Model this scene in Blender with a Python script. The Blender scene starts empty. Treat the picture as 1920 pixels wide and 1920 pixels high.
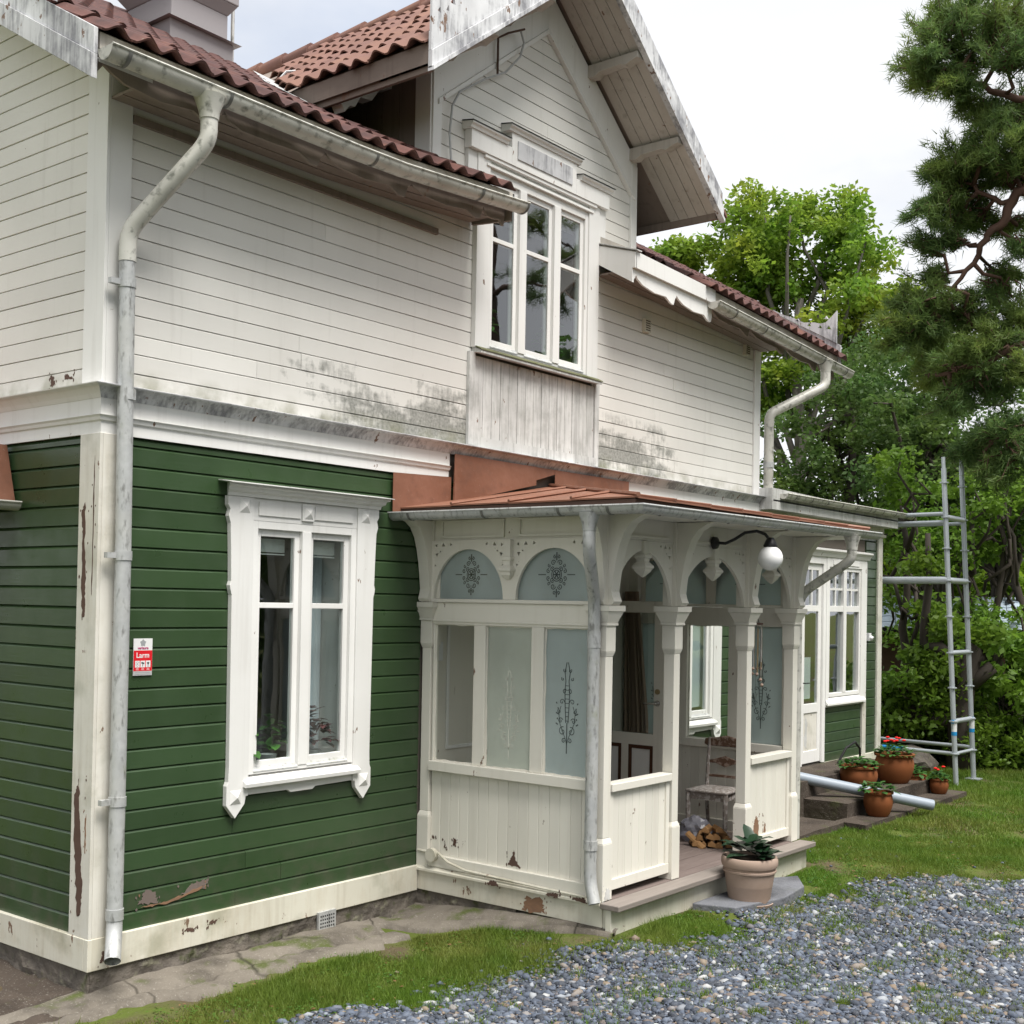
import bpy, bmesh, math, random
import numpy as np
from mathutils import Vector, Matrix, noise as mnoise

random.seed(7); rng = np.random.default_rng(11)
R = math.radians
scene = bpy.context.scene
col = scene.collection

# ------------------------------------------------------------------ camera
cam_d = bpy.data.cameras.new('Camera'); cam = bpy.data.objects.new('Camera', cam_d); col.objects.link(cam)
scene.camera = cam
YAW, PITCH, ROLL = R(38.992), R(1.102), R(1.044)
d = Vector((math.cos(YAW)*math.cos(PITCH), math.sin(YAW)*math.cos(PITCH), math.sin(PITCH)))
r = d.cross(Vector((0, 0, 1))).normalized(); u = r.cross(d)
c_, s_ = math.cos(ROLL), math.sin(ROLL)
rr = r*c_ + u*s_; uu = u*c_ - r*s_
cam.matrix_world = Matrix(((rr.x, uu.x, -d.x, -4.588), (rr.y, uu.y, -d.y, -6.924), (rr.z, uu.z, -d.z, 2.4), (0, 0, 0, 1)))
cam_d.sensor_width = 36; cam_d.lens = 2312.04/1920*36
cam_d.shift_x = (960-911.8)/1920; cam_d.shift_y = (1085.26-960)/1920
cam_d.clip_start = 0.1; cam_d.clip_end = 2000

# ------------------------------------------------------------------ sky, sun, exposure
SUN_EL, SUN_AZ = R(65), R(256)          # azimuth of the direction towards the sun, from +X counter-clockwise
world = bpy.data.worlds.new('World'); scene.world = world; world.use_nodes = True
wn, wl = world.node_tree.nodes, world.node_tree.links
bg = wn['Background']
sky = wn.new('ShaderNodeTexSky'); sky.sky_type = 'NISHITA'; sky.sun_disc = False
sky.sun_elevation = SUN_EL; sky.sun_rotation = math.pi/2 - SUN_AZ; sky.dust_density = 2.0
skys = wn.new('ShaderNodeVectorMath'); skys.operation = 'SCALE'; skys.inputs['Scale'].default_value = 0.10
wl.new(sky.outputs[0], skys.inputs[0])
wtc = wn.new('ShaderNodeTexCoord'); wmp = wn.new('ShaderNodeMapping'); wmp.inputs['Scale'].default_value = (1, 1, 2.2)
wl.new(wtc.outputs['Generated'], wmp.inputs[0])
wno = wn.new('ShaderNodeTexNoise'); wno.inputs['Scale'].default_value = 2.3; wno.inputs['Detail'].default_value = 6
wl.new(wmp.outputs[0], wno.inputs[0])
wrp = wn.new('ShaderNodeValToRGB'); wrp.color_ramp.elements[0].position = 0.27; wrp.color_ramp.elements[0].color = (.55, .55, .55, 1)
wrp.color_ramp.elements[1].position = 0.45; wrp.color_ramp.elements[1].color = (1, 1, 1, 1)
wl.new(wno.outputs[0], wrp.inputs[0])
wno2 = wn.new('ShaderNodeTexNoise'); wno2.inputs['Scale'].default_value = 3.1; wno2.inputs['Detail'].default_value = 5
wl.new(wmp.outputs[0], wno2.inputs[0])
wr2 = wn.new('ShaderNodeValToRGB')
wr2.color_ramp.elements[0].position = 0.35; wr2.color_ramp.elements[0].color = (.50, .51, .53, 1)
wr2.color_ramp.elements[1].position = 0.65; wr2.color_ramp.elements[1].color = (0.445, 0.45, 0.46, 1)
wl.new(wno2.outputs[0], wr2.inputs[0])
wmx = wn.new('ShaderNodeMix'); wmx.data_type = 'RGBA'
wl.new(wrp.outputs[0], wmx.inputs[0]); wl.new(skys.outputs[0], wmx.inputs[6]); wl.new(wr2.outputs[0], wmx.inputs[7])
wl.new(wmx.outputs[2], bg.inputs[0]); bg.inputs[1].default_value = 1.0

sun_d = bpy.data.lights.new('Sun', 'SUN'); sun = bpy.data.objects.new('Sun', sun_d); col.objects.link(sun)
sun_d.energy = 3.1; sun_d.angle = R(34); sun_d.color = (1, .965, .91)
sv = Vector((math.cos(SUN_AZ)*math.cos(SUN_EL), math.sin(SUN_AZ)*math.cos(SUN_EL), math.sin(SUN_EL)))
sun.rotation_euler = sv.to_track_quat('Z', 'Y').to_euler()
scene.view_settings.view_transform = 'Standard'; scene.view_settings.look = 'None'
scene.view_settings.gamma = 1; scene.view_settings.use_curve_mapping = False
scene.view_settings.exposure = 1.08
scene.render.engine = 'CYCLES'
cy = scene.cycles; cy.max_bounces = 6; cy.diffuse_bounces = 3; cy.glossy_bounces = 3; cy.transmission_bounces = 4; cy.transparent_max_bounces = 8
cy.caustics_reflective = False; cy.caustics_refractive = False

# ------------------------------------------------------------------ helpers
class MB:
    def __init__(s): s.v = []; s.f = []
    def add(s, vs, fs):
        o = len(s.v); s.v += [tuple(p) for p in vs]; s.f += [tuple(i+o for i in f) for f in fs]; return s
    def box(s, x0, x1, y0, y1, z0, z1):
        return s.add([(x0,y0,z0),(x1,y0,z0),(x1,y1,z0),(x0,y1,z0),(x0,y0,z1),(x1,y0,z1),(x1,y1,z1),(x0,y1,z1)],
                     [(0,3,2,1),(4,5,6,7),(0,1,5,4),(1,2,6,5),(2,3,7,6),(3,0,4,7)])
    def prism(s, poly, ax, a0, a1):
        """poly: 2D points in the two other axes (order x,y,z without ax), extruded from a0 to a1"""
        n = len(poly)
        def P(p, a):
            return {'x': (a, p[0], p[1]), 'y': (p[0], a, p[1]), 'z': (p[0], p[1], a)}[ax]
        vs = [P(p, a0) for p in poly] + [P(p, a1) for p in poly]
        fs = [tuple(range(n)), tuple(range(2*n-1, n-1, -1))] + [(i, n+i, n+(i+1) % n, (i+1) % n) for i in range(n)]
        return s.add(vs, fs)
    def prism2(s, polyA, polyB):
        n = len(polyA)
        return s.add(list(polyA)+list(polyB), [tuple(range(n)), tuple(range(2*n-1, n-1, -1))] + [(i, n+i, n+(i+1) % n, (i+1) % n) for i in range(n)])
    def tube(s, path, rad, n=10, caps=True):
        path = [Vector(p) for p in path]; m = len(path)
        rads = rad if isinstance(rad, (list, tuple)) else [rad]*m
        t0 = (path[1]-path[0]).normalized()
        up = Vector((0,0,1)) if abs(t0.z) < .9 else Vector((1,0,0))
        a = t0.cross(up).normalized(); o = len(s.v)
        for i, p in enumerate(path):
            t = (path[min(i+1, m-1)]-path[max(i-1, 0)]).normalized()
            a = (a - t*a.dot(t)).normalized(); b = t.cross(a)
            for k in range(n):
                q = 2*math.pi*k/n; s.v.append(tuple(p + (a*math.cos(q)+b*math.sin(q))*rads[i]))
        for i in range(m-1):
            for k in range(n):
                s.f.append((o+i*n+k, o+i*n+(k+1) % n, o+(i+1)*n+(k+1) % n, o+(i+1)*n+k))
        if caps:
            s.f.append(tuple(o+k for k in range(n-1, -1, -1))); s.f.append(tuple(o+(m-1)*n+k for k in range(n)))
        return s
    def lathe(s, prof, c=(0,0,0), n=24):
        o = len(s.v); m = len(prof)
        for (rd, z) in prof:
            for k in range(n):
                q = 2*math.pi*k/n; s.v.append((c[0]+rd*math.cos(q), c[1]+rd*math.sin(q), c[2]+z))
        for i in range(m-1):
            for k in range(n):
                s.f.append((o+i*n+k, o+i*n+(k+1) % n, o+(i+1)*n+(k+1) % n, o+(i+1)*n+k))
        if prof[0][0] > 1e-4: s.f.append(tuple(o+k for k in range(n-1, -1, -1)))
        if prof[-1][0] > 1e-4: s.f.append(tuple(o+(m-1)*n+k for k in range(n)))
        return s
    def quad(s, a, b, c, d): return s.add([a, b, c, d], [(0,1,2,3)])
    def mesh(s, name, mat=None, smooth=False):
        me = bpy.data.meshes.new(name); me.from_pydata(s.v, [], s.f)
        bm = bmesh.new(); bm.from_mesh(me); bmesh.ops.recalc_face_normals(bm, faces=bm.faces); bm.to_mesh(me); bm.free()
        if mat: me.materials.append(mat)
        if smooth:
            for p in me.polygons: p.use_smooth = True
            if smooth != 'all': me.set_sharp_from_angle(angle=R(40))
        return me
    def build(s, name, mat, parent=None, smooth=False, bevel=0):
        return link(name, s.mesh(name, mat, smooth), parent, bevel)

def link(name, me, parent=None, bevel=0):
    o = bpy.data.objects.new(name, me); col.objects.link(o)
    if parent is not None: o.parent = parent
    if bevel:
        b = o.modifiers.new('b', 'BEVEL'); b.width = bevel; b.segments = 2; b.limit_method = 'ANGLE'; b.angle_limit = R(40)
    return o
def npmesh(name, V, F, mat, smooth=False):
    """V (n,3) F (m,k) numpy"""
    me = bpy.data.meshes.new(name); V = np.ascontiguousarray(V, np.float32); F = np.ascontiguousarray(F, np.int32)
    m, k = F.shape
    me.vertices.add(len(V)); me.vertices.foreach_set('co', V.ravel())
    me.loops.add(m*k); me.loops.foreach_set('vertex_index', F.ravel())
    me.polygons.add(m); me.polygons.foreach_set('loop_start', np.arange(0, m*k, k, dtype=np.int32))
    if smooth: me.polygons.foreach_set('use_smooth', np.ones(m, dtype=bool))
    me.update(calc_edges=True); me.materials.append(mat); return me
def tag(o, label, cat=None, group=None, kind=None):
    if label: o['label'] = label
    if cat: o['category'] = cat
    if group: o['group'] = group
    if kind: o['kind'] = kind
    return o
def thing(name, label, cat, loc=(0,0,0), rz=0, group=None):
    o = bpy.data.objects.new(name, None); col.objects.link(o); o.location = loc; o.rotation_euler = (0, 0, rz)
    o.empty_display_size = .1
    return tag(o, label, cat, group)
def structure(o): o['kind'] = 'structure'; return o
def copy_tree(o, parent=None):
    c = o.copy(); col.objects.link(c); c.parent = parent
    for ch in list(o.children): copy_tree(ch, c)
    return c
def fill_panel(name, outer, holes, mapf, thick, mat, parent):
    """flat panel with pierced holes; outer/holes lists of 2D points, mapf(u,v,w)->xyz"""
    bm = bmesh.new(); edges = []
    for loop in [outer]+holes:
        vs = [bm.verts.new((p[0], p[1], 0)) for p in loop]
        for i in range(len(vs)): edges.append(bm.edges.new((vs[i], vs[(i+1) % len(vs)])))
    bmesh.ops.triangle_fill(bm, use_beauty=True, use_dissolve=False, edges=edges)
    ext = bmesh.ops.extrude_face_region(bm, geom=list(bm.faces))
    for v in [g for g in ext['geom'] if isinstance(g, bmesh.types.BMVert)]: v.co.z += thick
    for v in bm.verts: v.co = Vector(mapf(v.co.x, v.co.y, v.co.z))
    bmesh.ops.recalc_face_normals(bm, faces=bm.faces)
    me = bpy.data.meshes.new(name); bm.to_mesh(me); bm.free(); me.materials.append(mat)
    return link(name, me, parent)

# ------------------------------------------------------------------ materials
def M(name, base=(.5,.5,.5), rough=.6, spec=.3, metal=0):
    m = bpy.data.materials.new(name); m.use_nodes = True
    p = m.node_tree.nodes['Principled BSDF']
    p.inputs['Base Color'].default_value = (*base, 1); p.inputs['Roughness'].default_value = rough
    p.inputs['Specular IOR Level'].default_value = spec; p.inputs['Metallic'].default_value = metal
    return m
class NT:
    def __init__(s, m):
        s.m = m; s.n = m.node_tree.nodes; s.l = m.node_tree.links; s.p = s.n['Principled BSDF']
        g = s.n.new('ShaderNodeNewGeometry'); s.pos = g.outputs['Position']; s.geo = g
        s.oi = s.n.new('ShaderNodeObjectInfo')
    def mapv(s, scale=(1,1,1), loc=(0,0,0), src=None):
        mp = s.n.new('ShaderNodeMapping'); mp.inputs['Scale'].default_value = scale; mp.inputs['Location'].default_value = loc
        s.l.new(src or s.pos, mp.inputs[0]); return mp.outputs[0]
    def noise(s, scale, detail=4, vec=None, rough=.55, dist=0):
        n = s.n.new('ShaderNodeTexNoise'); n.inputs['Scale'].default_value = scale; n.inputs['Detail'].default_value = detail
        n.inputs['Roughness'].default_value = rough; n.inputs['Distortion'].default_value = dist
        s.l.new(vec or s.pos, n.inputs['Vector']); return n.outputs['Fac']
    def ramp(s, fac, a, b, ca=0., cb=1.):
        n = s.n.new('ShaderNodeMapRange'); n.inputs[1].default_value = a; n.inputs[2].default_value = b
        n.inputs[3].default_value = ca; n.inputs[4].default_value = cb; s.l.new(fac, n.inputs[0]); return n.outputs[0]
    def math(s, op, a, b=None):
        n = s.n.new('ShaderNodeMath'); n.operation = op
        for i, x in enumerate((a, b)):
            if x is None: continue
            if isinstance(x, (int, float)): n.inputs[i].default_value = x
            else: s.l.new(x, n.inputs[i])
        return n.outputs[0]
    def mix(s, fac, a, b):
        n = s.n.new('ShaderNodeMix'); n.data_type = 'RGBA'
        for i, x in ((0, fac), (6, a), (7, b)):
            if isinstance(x, tuple): n.inputs[i].default_value = (*x, 1)
            elif isinstance(x, (int, float)): n.inputs[i].default_value = x
            else: s.l.new(x, n.inputs[i])
        return n.outputs[2]
    def sep(s):
        n = s.n.new('ShaderNodeSeparateXYZ'); s.l.new(s.pos, n.inputs[0]); return n.outputs
    def color(s, c): s.l.new(c, s.p.inputs['Base Color']); return s
    def rough(s, c): s.l.new(c, s.p.inputs['Roughness']); return s
    def bump(s, h, strength=.3, dist=.01):
        n = s.n.new('ShaderNodeBump'); n.inputs['Strength'].default_value = strength; n.inputs['Distance'].default_value = dist
        s.l.new(h, n.inputs['Height']); s.l.new(n.outputs[0], s.p.inputs['Normal']); return s
    def rnd(s): return s.oi.outputs['Random']

def paint(name, base, dirt=(.30,.27,.22), dirt_amt=.35, chips=.0, moss=0, rough=.5, var=.08, streak=True, wear=0):
    m = M(name, base, rough, .3); t = NT(m)
    c = t.mix(t.ramp(t.rnd(), 0, 1, 0, 1), tuple(x*(1-var) for x in base), tuple(min(1, x*(1+var*.4)) for x in base))
    big = t.noise(1.3, 5)
    c = t.mix(t.ramp(big, .42, .75, 0, dirt_amt), c, tuple((x+y)/2 for x, y in zip(base, dirt)))
    if streak:
        st = t.noise(1, 6, t.mapv((14, 14, .9)))
        c = t.mix(t.ramp(st, .55, .85, 0, dirt_amt), c, dirt)
    if wear:
        w1 = t.math('ADD', t.math('MULTIPLY', t.noise(3.0, 6, None, .6), .7), t.math('MULTIPLY', t.noise(1, 5, t.mapv((38, 38, 3.5))), .38))
        c = t.mix(t.ramp(w1, .50, .64, 0, wear), c, t.mix(t.noise(60, 3), tuple(q*.7 for q in dirt), tuple(min(1, q*2.6) for q in dirt)))
    sp = t.noise(55, 3)
    c = t.mix(t.ramp(sp, .68, .80, 0, .5*dirt_amt), c, dirt)
    if chips:
        ch = t.noise(7, 7, t.mapv((1.6, 1.6, .8)), .6)
        c = t.mix(t.ramp(ch, .69-chips*.06, .70-chips*.06), c, (.19, .12, .085))
    if moss:
        ms = t.noise(3.2, 6)
        c = t.mix(t.ramp(ms, .52, .7, 0, moss), c, (.16, .17, .09))
    t.color(c); t.bump(t.noise(1, 5, t.mapv((6, 6, 60))), .12, .003)
    return m

WHITE = (.76, .745, .705); CREAM = (.745, .72, .645)
def facade_white():
    """white cladding paint with the grey mould that sits above the string course and grime high on the wall"""
    m = M('white_cladding_paint', WHITE, .5, .3); t = NT(m); x, y, z = t.sep()
    c = t.mix(t.rnd(), tuple(q*.93 for q in WHITE), tuple(q*1.03 for q in WHITE))
    c = t.mix(t.ramp(t.noise(.9, 5), .4, .75, 0, .35), c, (.52, .50, .455))
    st = t.noise(1, 6, t.mapv((11, 11, .8)))
    c = t.mix(t.ramp(st, .58, .85, 0, .35), c, (.38, .36, .32))
    # mould zone low on the upper storey, in the middle of the facade
    zx = t.math('MULTIPLY', t.ramp(x, 1.2, 2.3), t.ramp(x, 7.4, 6.4))
    zz = t.math('MULTIPLY', t.ramp(z, 4.38, 3.95), t.ramp(z, 3.6, 3.75))
    nm = t.math('ADD', t.math('MULTIPLY', t.noise(1.7, 7, t.mapv((1.0, 1.0, 2.2)), .62), .8), t.math('MULTIPLY', t.noise(20, 5, t.mapv((1, 1, .35))), .28))
    nm = t.math('ADD', nm, t.math('MULTIPLY', t.math('SUBTRACT', t.rnd(), .5), .10))
    nm = t.math('ADD', nm, t.math('MULTIPLY', t.math('MULTIPLY', zx, zz), .22))
    mk = t.math('MULTIPLY', t.math('MULTIPLY', t.ramp(zx, 0, .3), t.ramp(zz, 0, .25)), t.ramp(nm, .60, .72))
    mk = t.math('MULTIPLY', mk, .82)
    fine = t.noise(36, 6)
    mc = t.mix(t.ramp(fine, .3, .7), (.075, .08, .07), (.33, .33, .30))
    c = t.mix(mk, c, mc)
    # thin green-black film right above the ledge
    fl = t.math('MULTIPLY', t.ramp(z, 3.93, 3.76), t.ramp(t.noise(4.2, 6), .42, .62, 0, .75))
    c = t.mix(fl, c, (.22, .22, .14))
    ch = t.noise(9, 8, t.mapv((1.2, 1.2, 1)), .65)
    c = t.mix(t.ramp(ch, .715, .725), c, (.30, .25, .22))
    t.color(c); t.bump(t.noise(1, 5, t.mapv((5, 5, 60))), .12, .003)
    return m
MAT = {}
MAT['white'] = facade_white()
MAT['trim'] = paint('white_trim_paint', (.77, .765, .745), dirt_amt=.25, chips=.02, rough=.45)
MAT['weathered'] = paint('weathered_white_paint', (.68, .685, .70), (.11, .11, .12), .95, .9, 0, wear=.85)
MAT['cream'] = paint('cream_porch_paint', CREAM, (.36, .30, .22), .20, .06, 0, .42)
MAT['base'] = paint('cream_base_paint', (.67, .65, .56), (.25, .20, .13), .45, .4, .4, .5, wear=.22)
MAT['cornerpaint'] = paint('peeling_corner_paint', (.70, .68, .62), (.28, .25, .19), .5, .35, .35, .5, wear=.25)
MAT['greyboard'] = paint('grey_weathered_boards', (.66, .66, .645), (.15, .15, .14), .8, .15, .10, .6, wear=.55)
MAT['oldwood'] = paint('grey_bare_wood', (.17, .135, .12), (.08, .06, .05), .6, 0, 0, .8)
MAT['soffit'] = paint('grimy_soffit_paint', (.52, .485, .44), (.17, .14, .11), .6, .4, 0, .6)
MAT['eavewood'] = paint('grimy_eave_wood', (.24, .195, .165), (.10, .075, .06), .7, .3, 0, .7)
def green():
    b = (.030, .060, .0225)
    m = M('green_paint', b, .42, .55); t = NT(m)
    c = t.mix(t.rnd(), tuple(q*.85 for q in b), tuple(q*1.12 for q in b))
    c = t.mix(t.ramp(t.noise(2.0, 6), .4, .8, 0, .5), c, (.045, .082, .036))
    c = t.mix(t.ramp(t.noise(90, 2), .76, .80, 0, .6), c, (.22, .25, .2))
    zz_ = t.sep()[2]
    c = t.mix(t.math('MULTIPLY', t.ramp(zz_, .75, .2, 0, .55), t.ramp(t.noise(7, 6), .45, .68)), c, (.085, .08, .06))
    c = t.mix(t.ramp(t.noise(1, 5, t.mapv((30, 30, 1.2))), .62, .82, 0, .35), c, (.075, .10, .065))
    t.color(c); t.rough(t.ramp(t.noise(5, 4), .3, .7, .26, .46)); t.bump(t.noise(1, 5, t.mapv((5, 5, 70))), .22, .003); return m
MAT['green'] = green()
def galv():
    m = M('galvanised_steel', (.47, .48, .48), .5, .4, .35); t = NT(m)
    c = t.mix(t.noise(22, 5), (.36, .37, .37), (.56, .57, .57))
    c = t.mix(t.ramp(t.noise(3, 6), .45, .72, 0, .5), c, (.55, .545, .50))
    c = t.mix(t.ramp(t.noise(30, 6, t.mapv((1, 1, .35))), .54, .70, 0, .75), c, (.14, .14, .13))
    c = t.mix(t.ramp(t.noise(4.5, 5), .62, .75, 0, .4), c, (.25, .26, .12))
    t.color(c); t.rough(t.ramp(t.noise(8, 3), .3, .7, .4, .65)); return m
MAT['galv'] = galv()
def gutterw():
    m = M('painted_gutter', (.56, .55, .50), .45, .4, .1); t = NT(m)
    c = t.mix(t.ramp(t.noise(2.4, 6), .38, .7), (.62, .61, .56), (.40, .39, .35))
    c = t.mix(t.ramp(t.noise(16, 7), .53, .70, 0, .8), c, (.10, .105, .085))
    t.color(c); return m
MAT['gutter'] = gutterw()
MAT['strap'] = M('dark_strap_steel', (.17, .17, .16), .55, .4, .3)
def tile():
    m = M('clay_tile', (.16, .065, .045), .75, .2); t = NT(m)
    c = t.mix(t.rnd(), (.075, .036, .034), (.125, .058, .048))
    c = t.mix(t.ramp(t.noise(6, 6), .42, .7, 0, .75), c, (.045, .028, .028))
    c = t.mix(t.ramp(t.noise(13, 6), .60, .74, 0, .8), c, (.16, .068, .04))
    c = t.mix(t.ramp(t.noise(40, 4), .66, .76, 0, .6), c, (.20, .19, .15))
    t.color(c); t.bump(t.noise(60, 4), .25, .004); return m
MAT['tile'] = tile()
def tile2():
    m = M('clay_tile_orange', (.26, .11, .075), .75, .2); t = NT(m)
    c = t.mix(t.rnd(), (.15, .082, .07), (.20, .11, .09))
    c = t.mix(t.ramp(t.noise(2, 5), .42, .7, 0, .6), c, (.23, .125, .085))
    c = t.mix(t.ramp(t.noise(9, 6), .55, .75, 0, .5), c, (.16, .085, .065))
    t.color(c); t.bump(t.noise(60, 4), .25, .004); return m
MAT['tile2'] = tile2()
def sheet():
    m = M('brown_sheet_metal', (.24, .10, .058), .5, .3); t = NT(m)
    c = t.mix(t.ramp(t.noise(1.8, 5), .35, .7), (.185, .08, .048), (.25, .118, .078))
    c = t.mix(t.ramp(t.noise(50, 4), .66, .78, 0, .5), c, (.42, .33, .28))
    c = t.mix(t.ramp(t.noise(5, 7, None, .65), .52, .70, 0, .6), c, (.13, .065, .045))
    t.color(c); t.rough(t.ramp(t.noise(6, 5), .3, .7, .35, .65)); t.bump(t.noise(3.5, 3), .4, .03); return m
MAT['sheet'] = sheet()
MAT['chimney'] = M('chimney_sheet', (.285, .27, .28), .5, .3)
def stone():
    m = M('foundation_stone', (.12, .11, .10), .9, .2); t = NT(m)
    c = t.mix(t.noise(5, 7), (.045, .043, .045), (.22, .19, .155))
    c = t.mix(t.ramp(t.noise(12, 6), .55, .68), c, (.20, .19, .14))
    c = t.mix(t.ramp(t.noise(7, 6), .60, .70, 0, .8), c, (.065, .075, .03))
    t.color(c); t.bump(t.noise(14, 8), .8, .03); return m
MAT['stone'] = stone()
def concrete(name, a=(.21,.185,.155), b=(.34,.31,.27), moss=.6, cracks=0):
    m = M(name, a, .9, .2); t = NT(m)
    c = t.mix(t.noise(2.4, 8, None, .65), a, b)
    c = t.mix(t.ramp(t.noise(1.7, 7, None, .6), .5, .66, 0, .7), c, tuple(x*.42 for x in a))
    c = t.mix(t.ramp(t.noise(3.7, 6), .56, .68, 0, moss), c, (.07, .085, .025))
    c = t.mix(t.ramp(t.noise(80, 3), .60, .75, 0, .5), c, (.42, .40, .36))
    h = t.noise(16, 8)
    if cracks:
        vo = t.n.new('ShaderNodeTexVoronoi'); vo.feature = 'DISTANCE_TO_EDGE'; vo.inputs['Scale'].default_value = cracks
        wv = t.n.new('ShaderNodeMix'); wv.data_type = 'RGBA'; wv.inputs[0].default_value = .06; t.l.new(t.pos, wv.inputs[6])
        nz = t.n.new('ShaderNodeTexNoise'); nz.inputs['Scale'].default_value = 5; t.l.new(t.pos, nz.inputs['Vector']); t.l.new(nz.outputs['Color'], wv.inputs[7]); t.l.new(wv.outputs[2], vo.inputs['Vector'])
        ck = t.math('MULTIPLY', t.ramp(vo.outputs['Distance'], .001, .009, .75, 0), t.ramp(t.noise(1.1, 3), .42, .58)); c = t.mix(ck, c, (.03, .027, .02)); h = t.math('SUBTRACT', h, t.math('MULTIPLY', ck, .6))
    t.color(c); t.bump(h, .6, .025); return m
MAT['concrete'] = concrete('old_concrete', (.105, .09, .074), (.22, .197, .165), .95, .75)
MAT['stepconc'] = concrete('dark_step_concrete', (.045, .035, .028), (.085, .068, .055), .5)
MAT['slate'] = concrete('slate_slab', (.13, .135, .15), (.17, .175, .195), .15)
def glassmat(name='window_glass', tint=(.92, .96, .95), refl=1.0):
    m = bpy.data.materials.new(name); m.use_nodes = True; n = m.node_tree.nodes; l = m.node_tree.links
    n.remove(n['Principled BSDF']); out = n['Material Output']
    tr = n.new('ShaderNodeBsdfTransparent'); tr.inputs[0].default_value = (*tint, 1)
    gl = n.new('ShaderNodeBsdfGlossy'); gl.inputs['Roughness'].default_value = .015; gl.inputs[0].default_value = (.95, .97, 1, 1)
    fr = n.new('ShaderNodeFresnel'); fr.inputs['IOR'].default_value = 1.55
    mu = n.new('ShaderNodeMath'); mu.operation = 'MULTIPLY'; mu.inputs[1].default_value = 2.7*refl; mu.use_clamp = True
    bf = n.new('ShaderNodeNewGeometry'); ib = n.new('ShaderNodeMath'); ib.operation = 'SUBTRACT'; ib.inputs[0].default_value = 1; l.new(bf.outputs['Backfacing'], ib.inputs[1])
    fm = n.new('ShaderNodeMath'); fm.operation = 'MULTIPLY'; l.new(fr.outputs[0], fm.inputs[0]); l.new(ib.outputs[0], fm.inputs[1]); l.new(fm.outputs[0], mu.inputs[0])   # one reflection per pane, from its outer face
    no = n.new('ShaderNodeTexNoise'); no.inputs['Scale'].default_value = 1.6; g = n.new('ShaderNodeNewGeometry'); l.new(g.outputs['Position'], no.inputs[0])
    b = n.new('ShaderNodeBump'); b.inputs['Strength'].default_value = .12; b.inputs['Distance'].default_value = .02; l.new(no.outputs[0], b.inputs['Height']); l.new(b.outputs[0], gl.inputs['Normal'])
    mx = n.new('ShaderNodeMixShader'); l.new(mu.outputs[0], mx.inputs[0]); l.new(tr.outputs[0], mx.inputs[1]); l.new(gl.outputs[0], mx.inputs[2]); l.new(mx.outputs[0], out.inputs[0])
    return m
MAT['glass'] = glassmat()
def frosted(name, colr):
    m = bpy.data.materials.new(name); m.use_nodes = True; n = m.node_tree.nodes; l = m.node_tree.links
    p = n['Principled BSDF']; p.inputs['Roughness'].default_value = .30; p.inputs['Specular IOR Level'].default_value = .6
    tt = NT(m); cc = tt.mix(tt.ramp(tt.noise(2.2, 4, tt.mapv((1, 1, .6))), .3, .7), tuple(q*.86 for q in colr), tuple(min(1, q*1.16) for q in colr)); cc = tt.mix(tt.ramp(tt.noise(16, 5), .55, .8, 0, .35), cc, (.42, .42, .36)); tt.color(cc)
    t = n.new('ShaderNodeBsdfTranslucent'); t.inputs[0].default_value = (*[min(1, q*1.5) for q in colr], 1)
    mx = n.new('ShaderNodeMixShader'); mx.inputs[0].default_value = .45
    l.new(p.outputs[0], mx.inputs[1]); l.new(t.outputs[0], mx.inputs[2]); l.new(mx.outputs[0], n['Material Output'].inputs[0]); return m
MAT['clear'] = glassmat('porch_clear_glass', (.97, .98, .97), .25)
MAT['frost'] = frosted('frosted_glass', (.47, .53, .525))
MAT['frost2'] = frosted('frosted_glass_pale', (.56, .595, .54))
MAT['etch_dark'] = M('etched_clear_ornament', (.075, .095, .095), .3, .5)
MAT['etch_mid'] = M('etched_dull_ornament', (.13, .14, .115), .6, .2)
MAT['etch_light'] = M('etched_pale_ornament', (.68, .69, .61), .6, .3)
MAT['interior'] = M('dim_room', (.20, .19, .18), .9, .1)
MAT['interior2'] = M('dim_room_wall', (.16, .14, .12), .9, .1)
def wood(name, a, b, sc=(3, 3, 40), chips=None):
    m = M(name, a, .75, .2); t = NT(m)
    tc = t.n.new('ShaderNodeTexCoord')
    c = t.mix(t.noise(1, 6, t.mapv(sc, src=tc.outputs['Object'])), a, b)
    if chips: c = t.mix(t.ramp(t.noise(26, 6), .50, .56), c, chips)
    t.color(c); t.bump(t.noise(1, 6, t.mapv(sc, src=tc.outputs['Object'])), .3, .004); return m
MAT['deck'] = wood('weathered_deck', (.115, .085, .075), (.22, .18, .165), (3, 30, 30))
MAT['nose'] = wood('weathered_deck_edge', (.17, .145, .13), (.27, .24, .215), (3, 30, 30))
MAT['chair'] = wood('worn_chair_paint', (.20, .165, .145), (.32, .29, .265), (18, 18, 6), (.46, .43, .41))
MAT['chairtop'] = wood('worn_brown_chair', (.085, .045, .03), (.15, .09, .06), (18, 18, 6), (.27, .2, .16))
MAT['log'] = wood('split_firewood', (.22, .115, .045), (.38, .22, .10), (6, 30, 30))
MAT['bark_log'] = wood('log_bark', (.05, .035, .025), (.10, .07, .05), (12, 12, 12))
MAT['rot'] = wood('bare_rotten_wood', (.16, .10, .07), (.30, .17, .10), (3, 20, 40))
MAT['bareold'] = wood('bare_brown_undercoat', (.085, .05, .038), (.12, .075, .06), (10, 10, 10))
MAT['doorbrown'] = wood('bare_door_wood', (.06, .028, .016), (.10, .045, .026), (12, 12, 30))
MAT['bark'] = wood('tree_bark', (.035, .028, .022), (.085, .072, .06), (5, 5, 2.2))
MAT['barkpale'] = wood('pale_tree_bark', (.10, .09, .078), (.19, .175, .155), (5, 5, 2.2))
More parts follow.
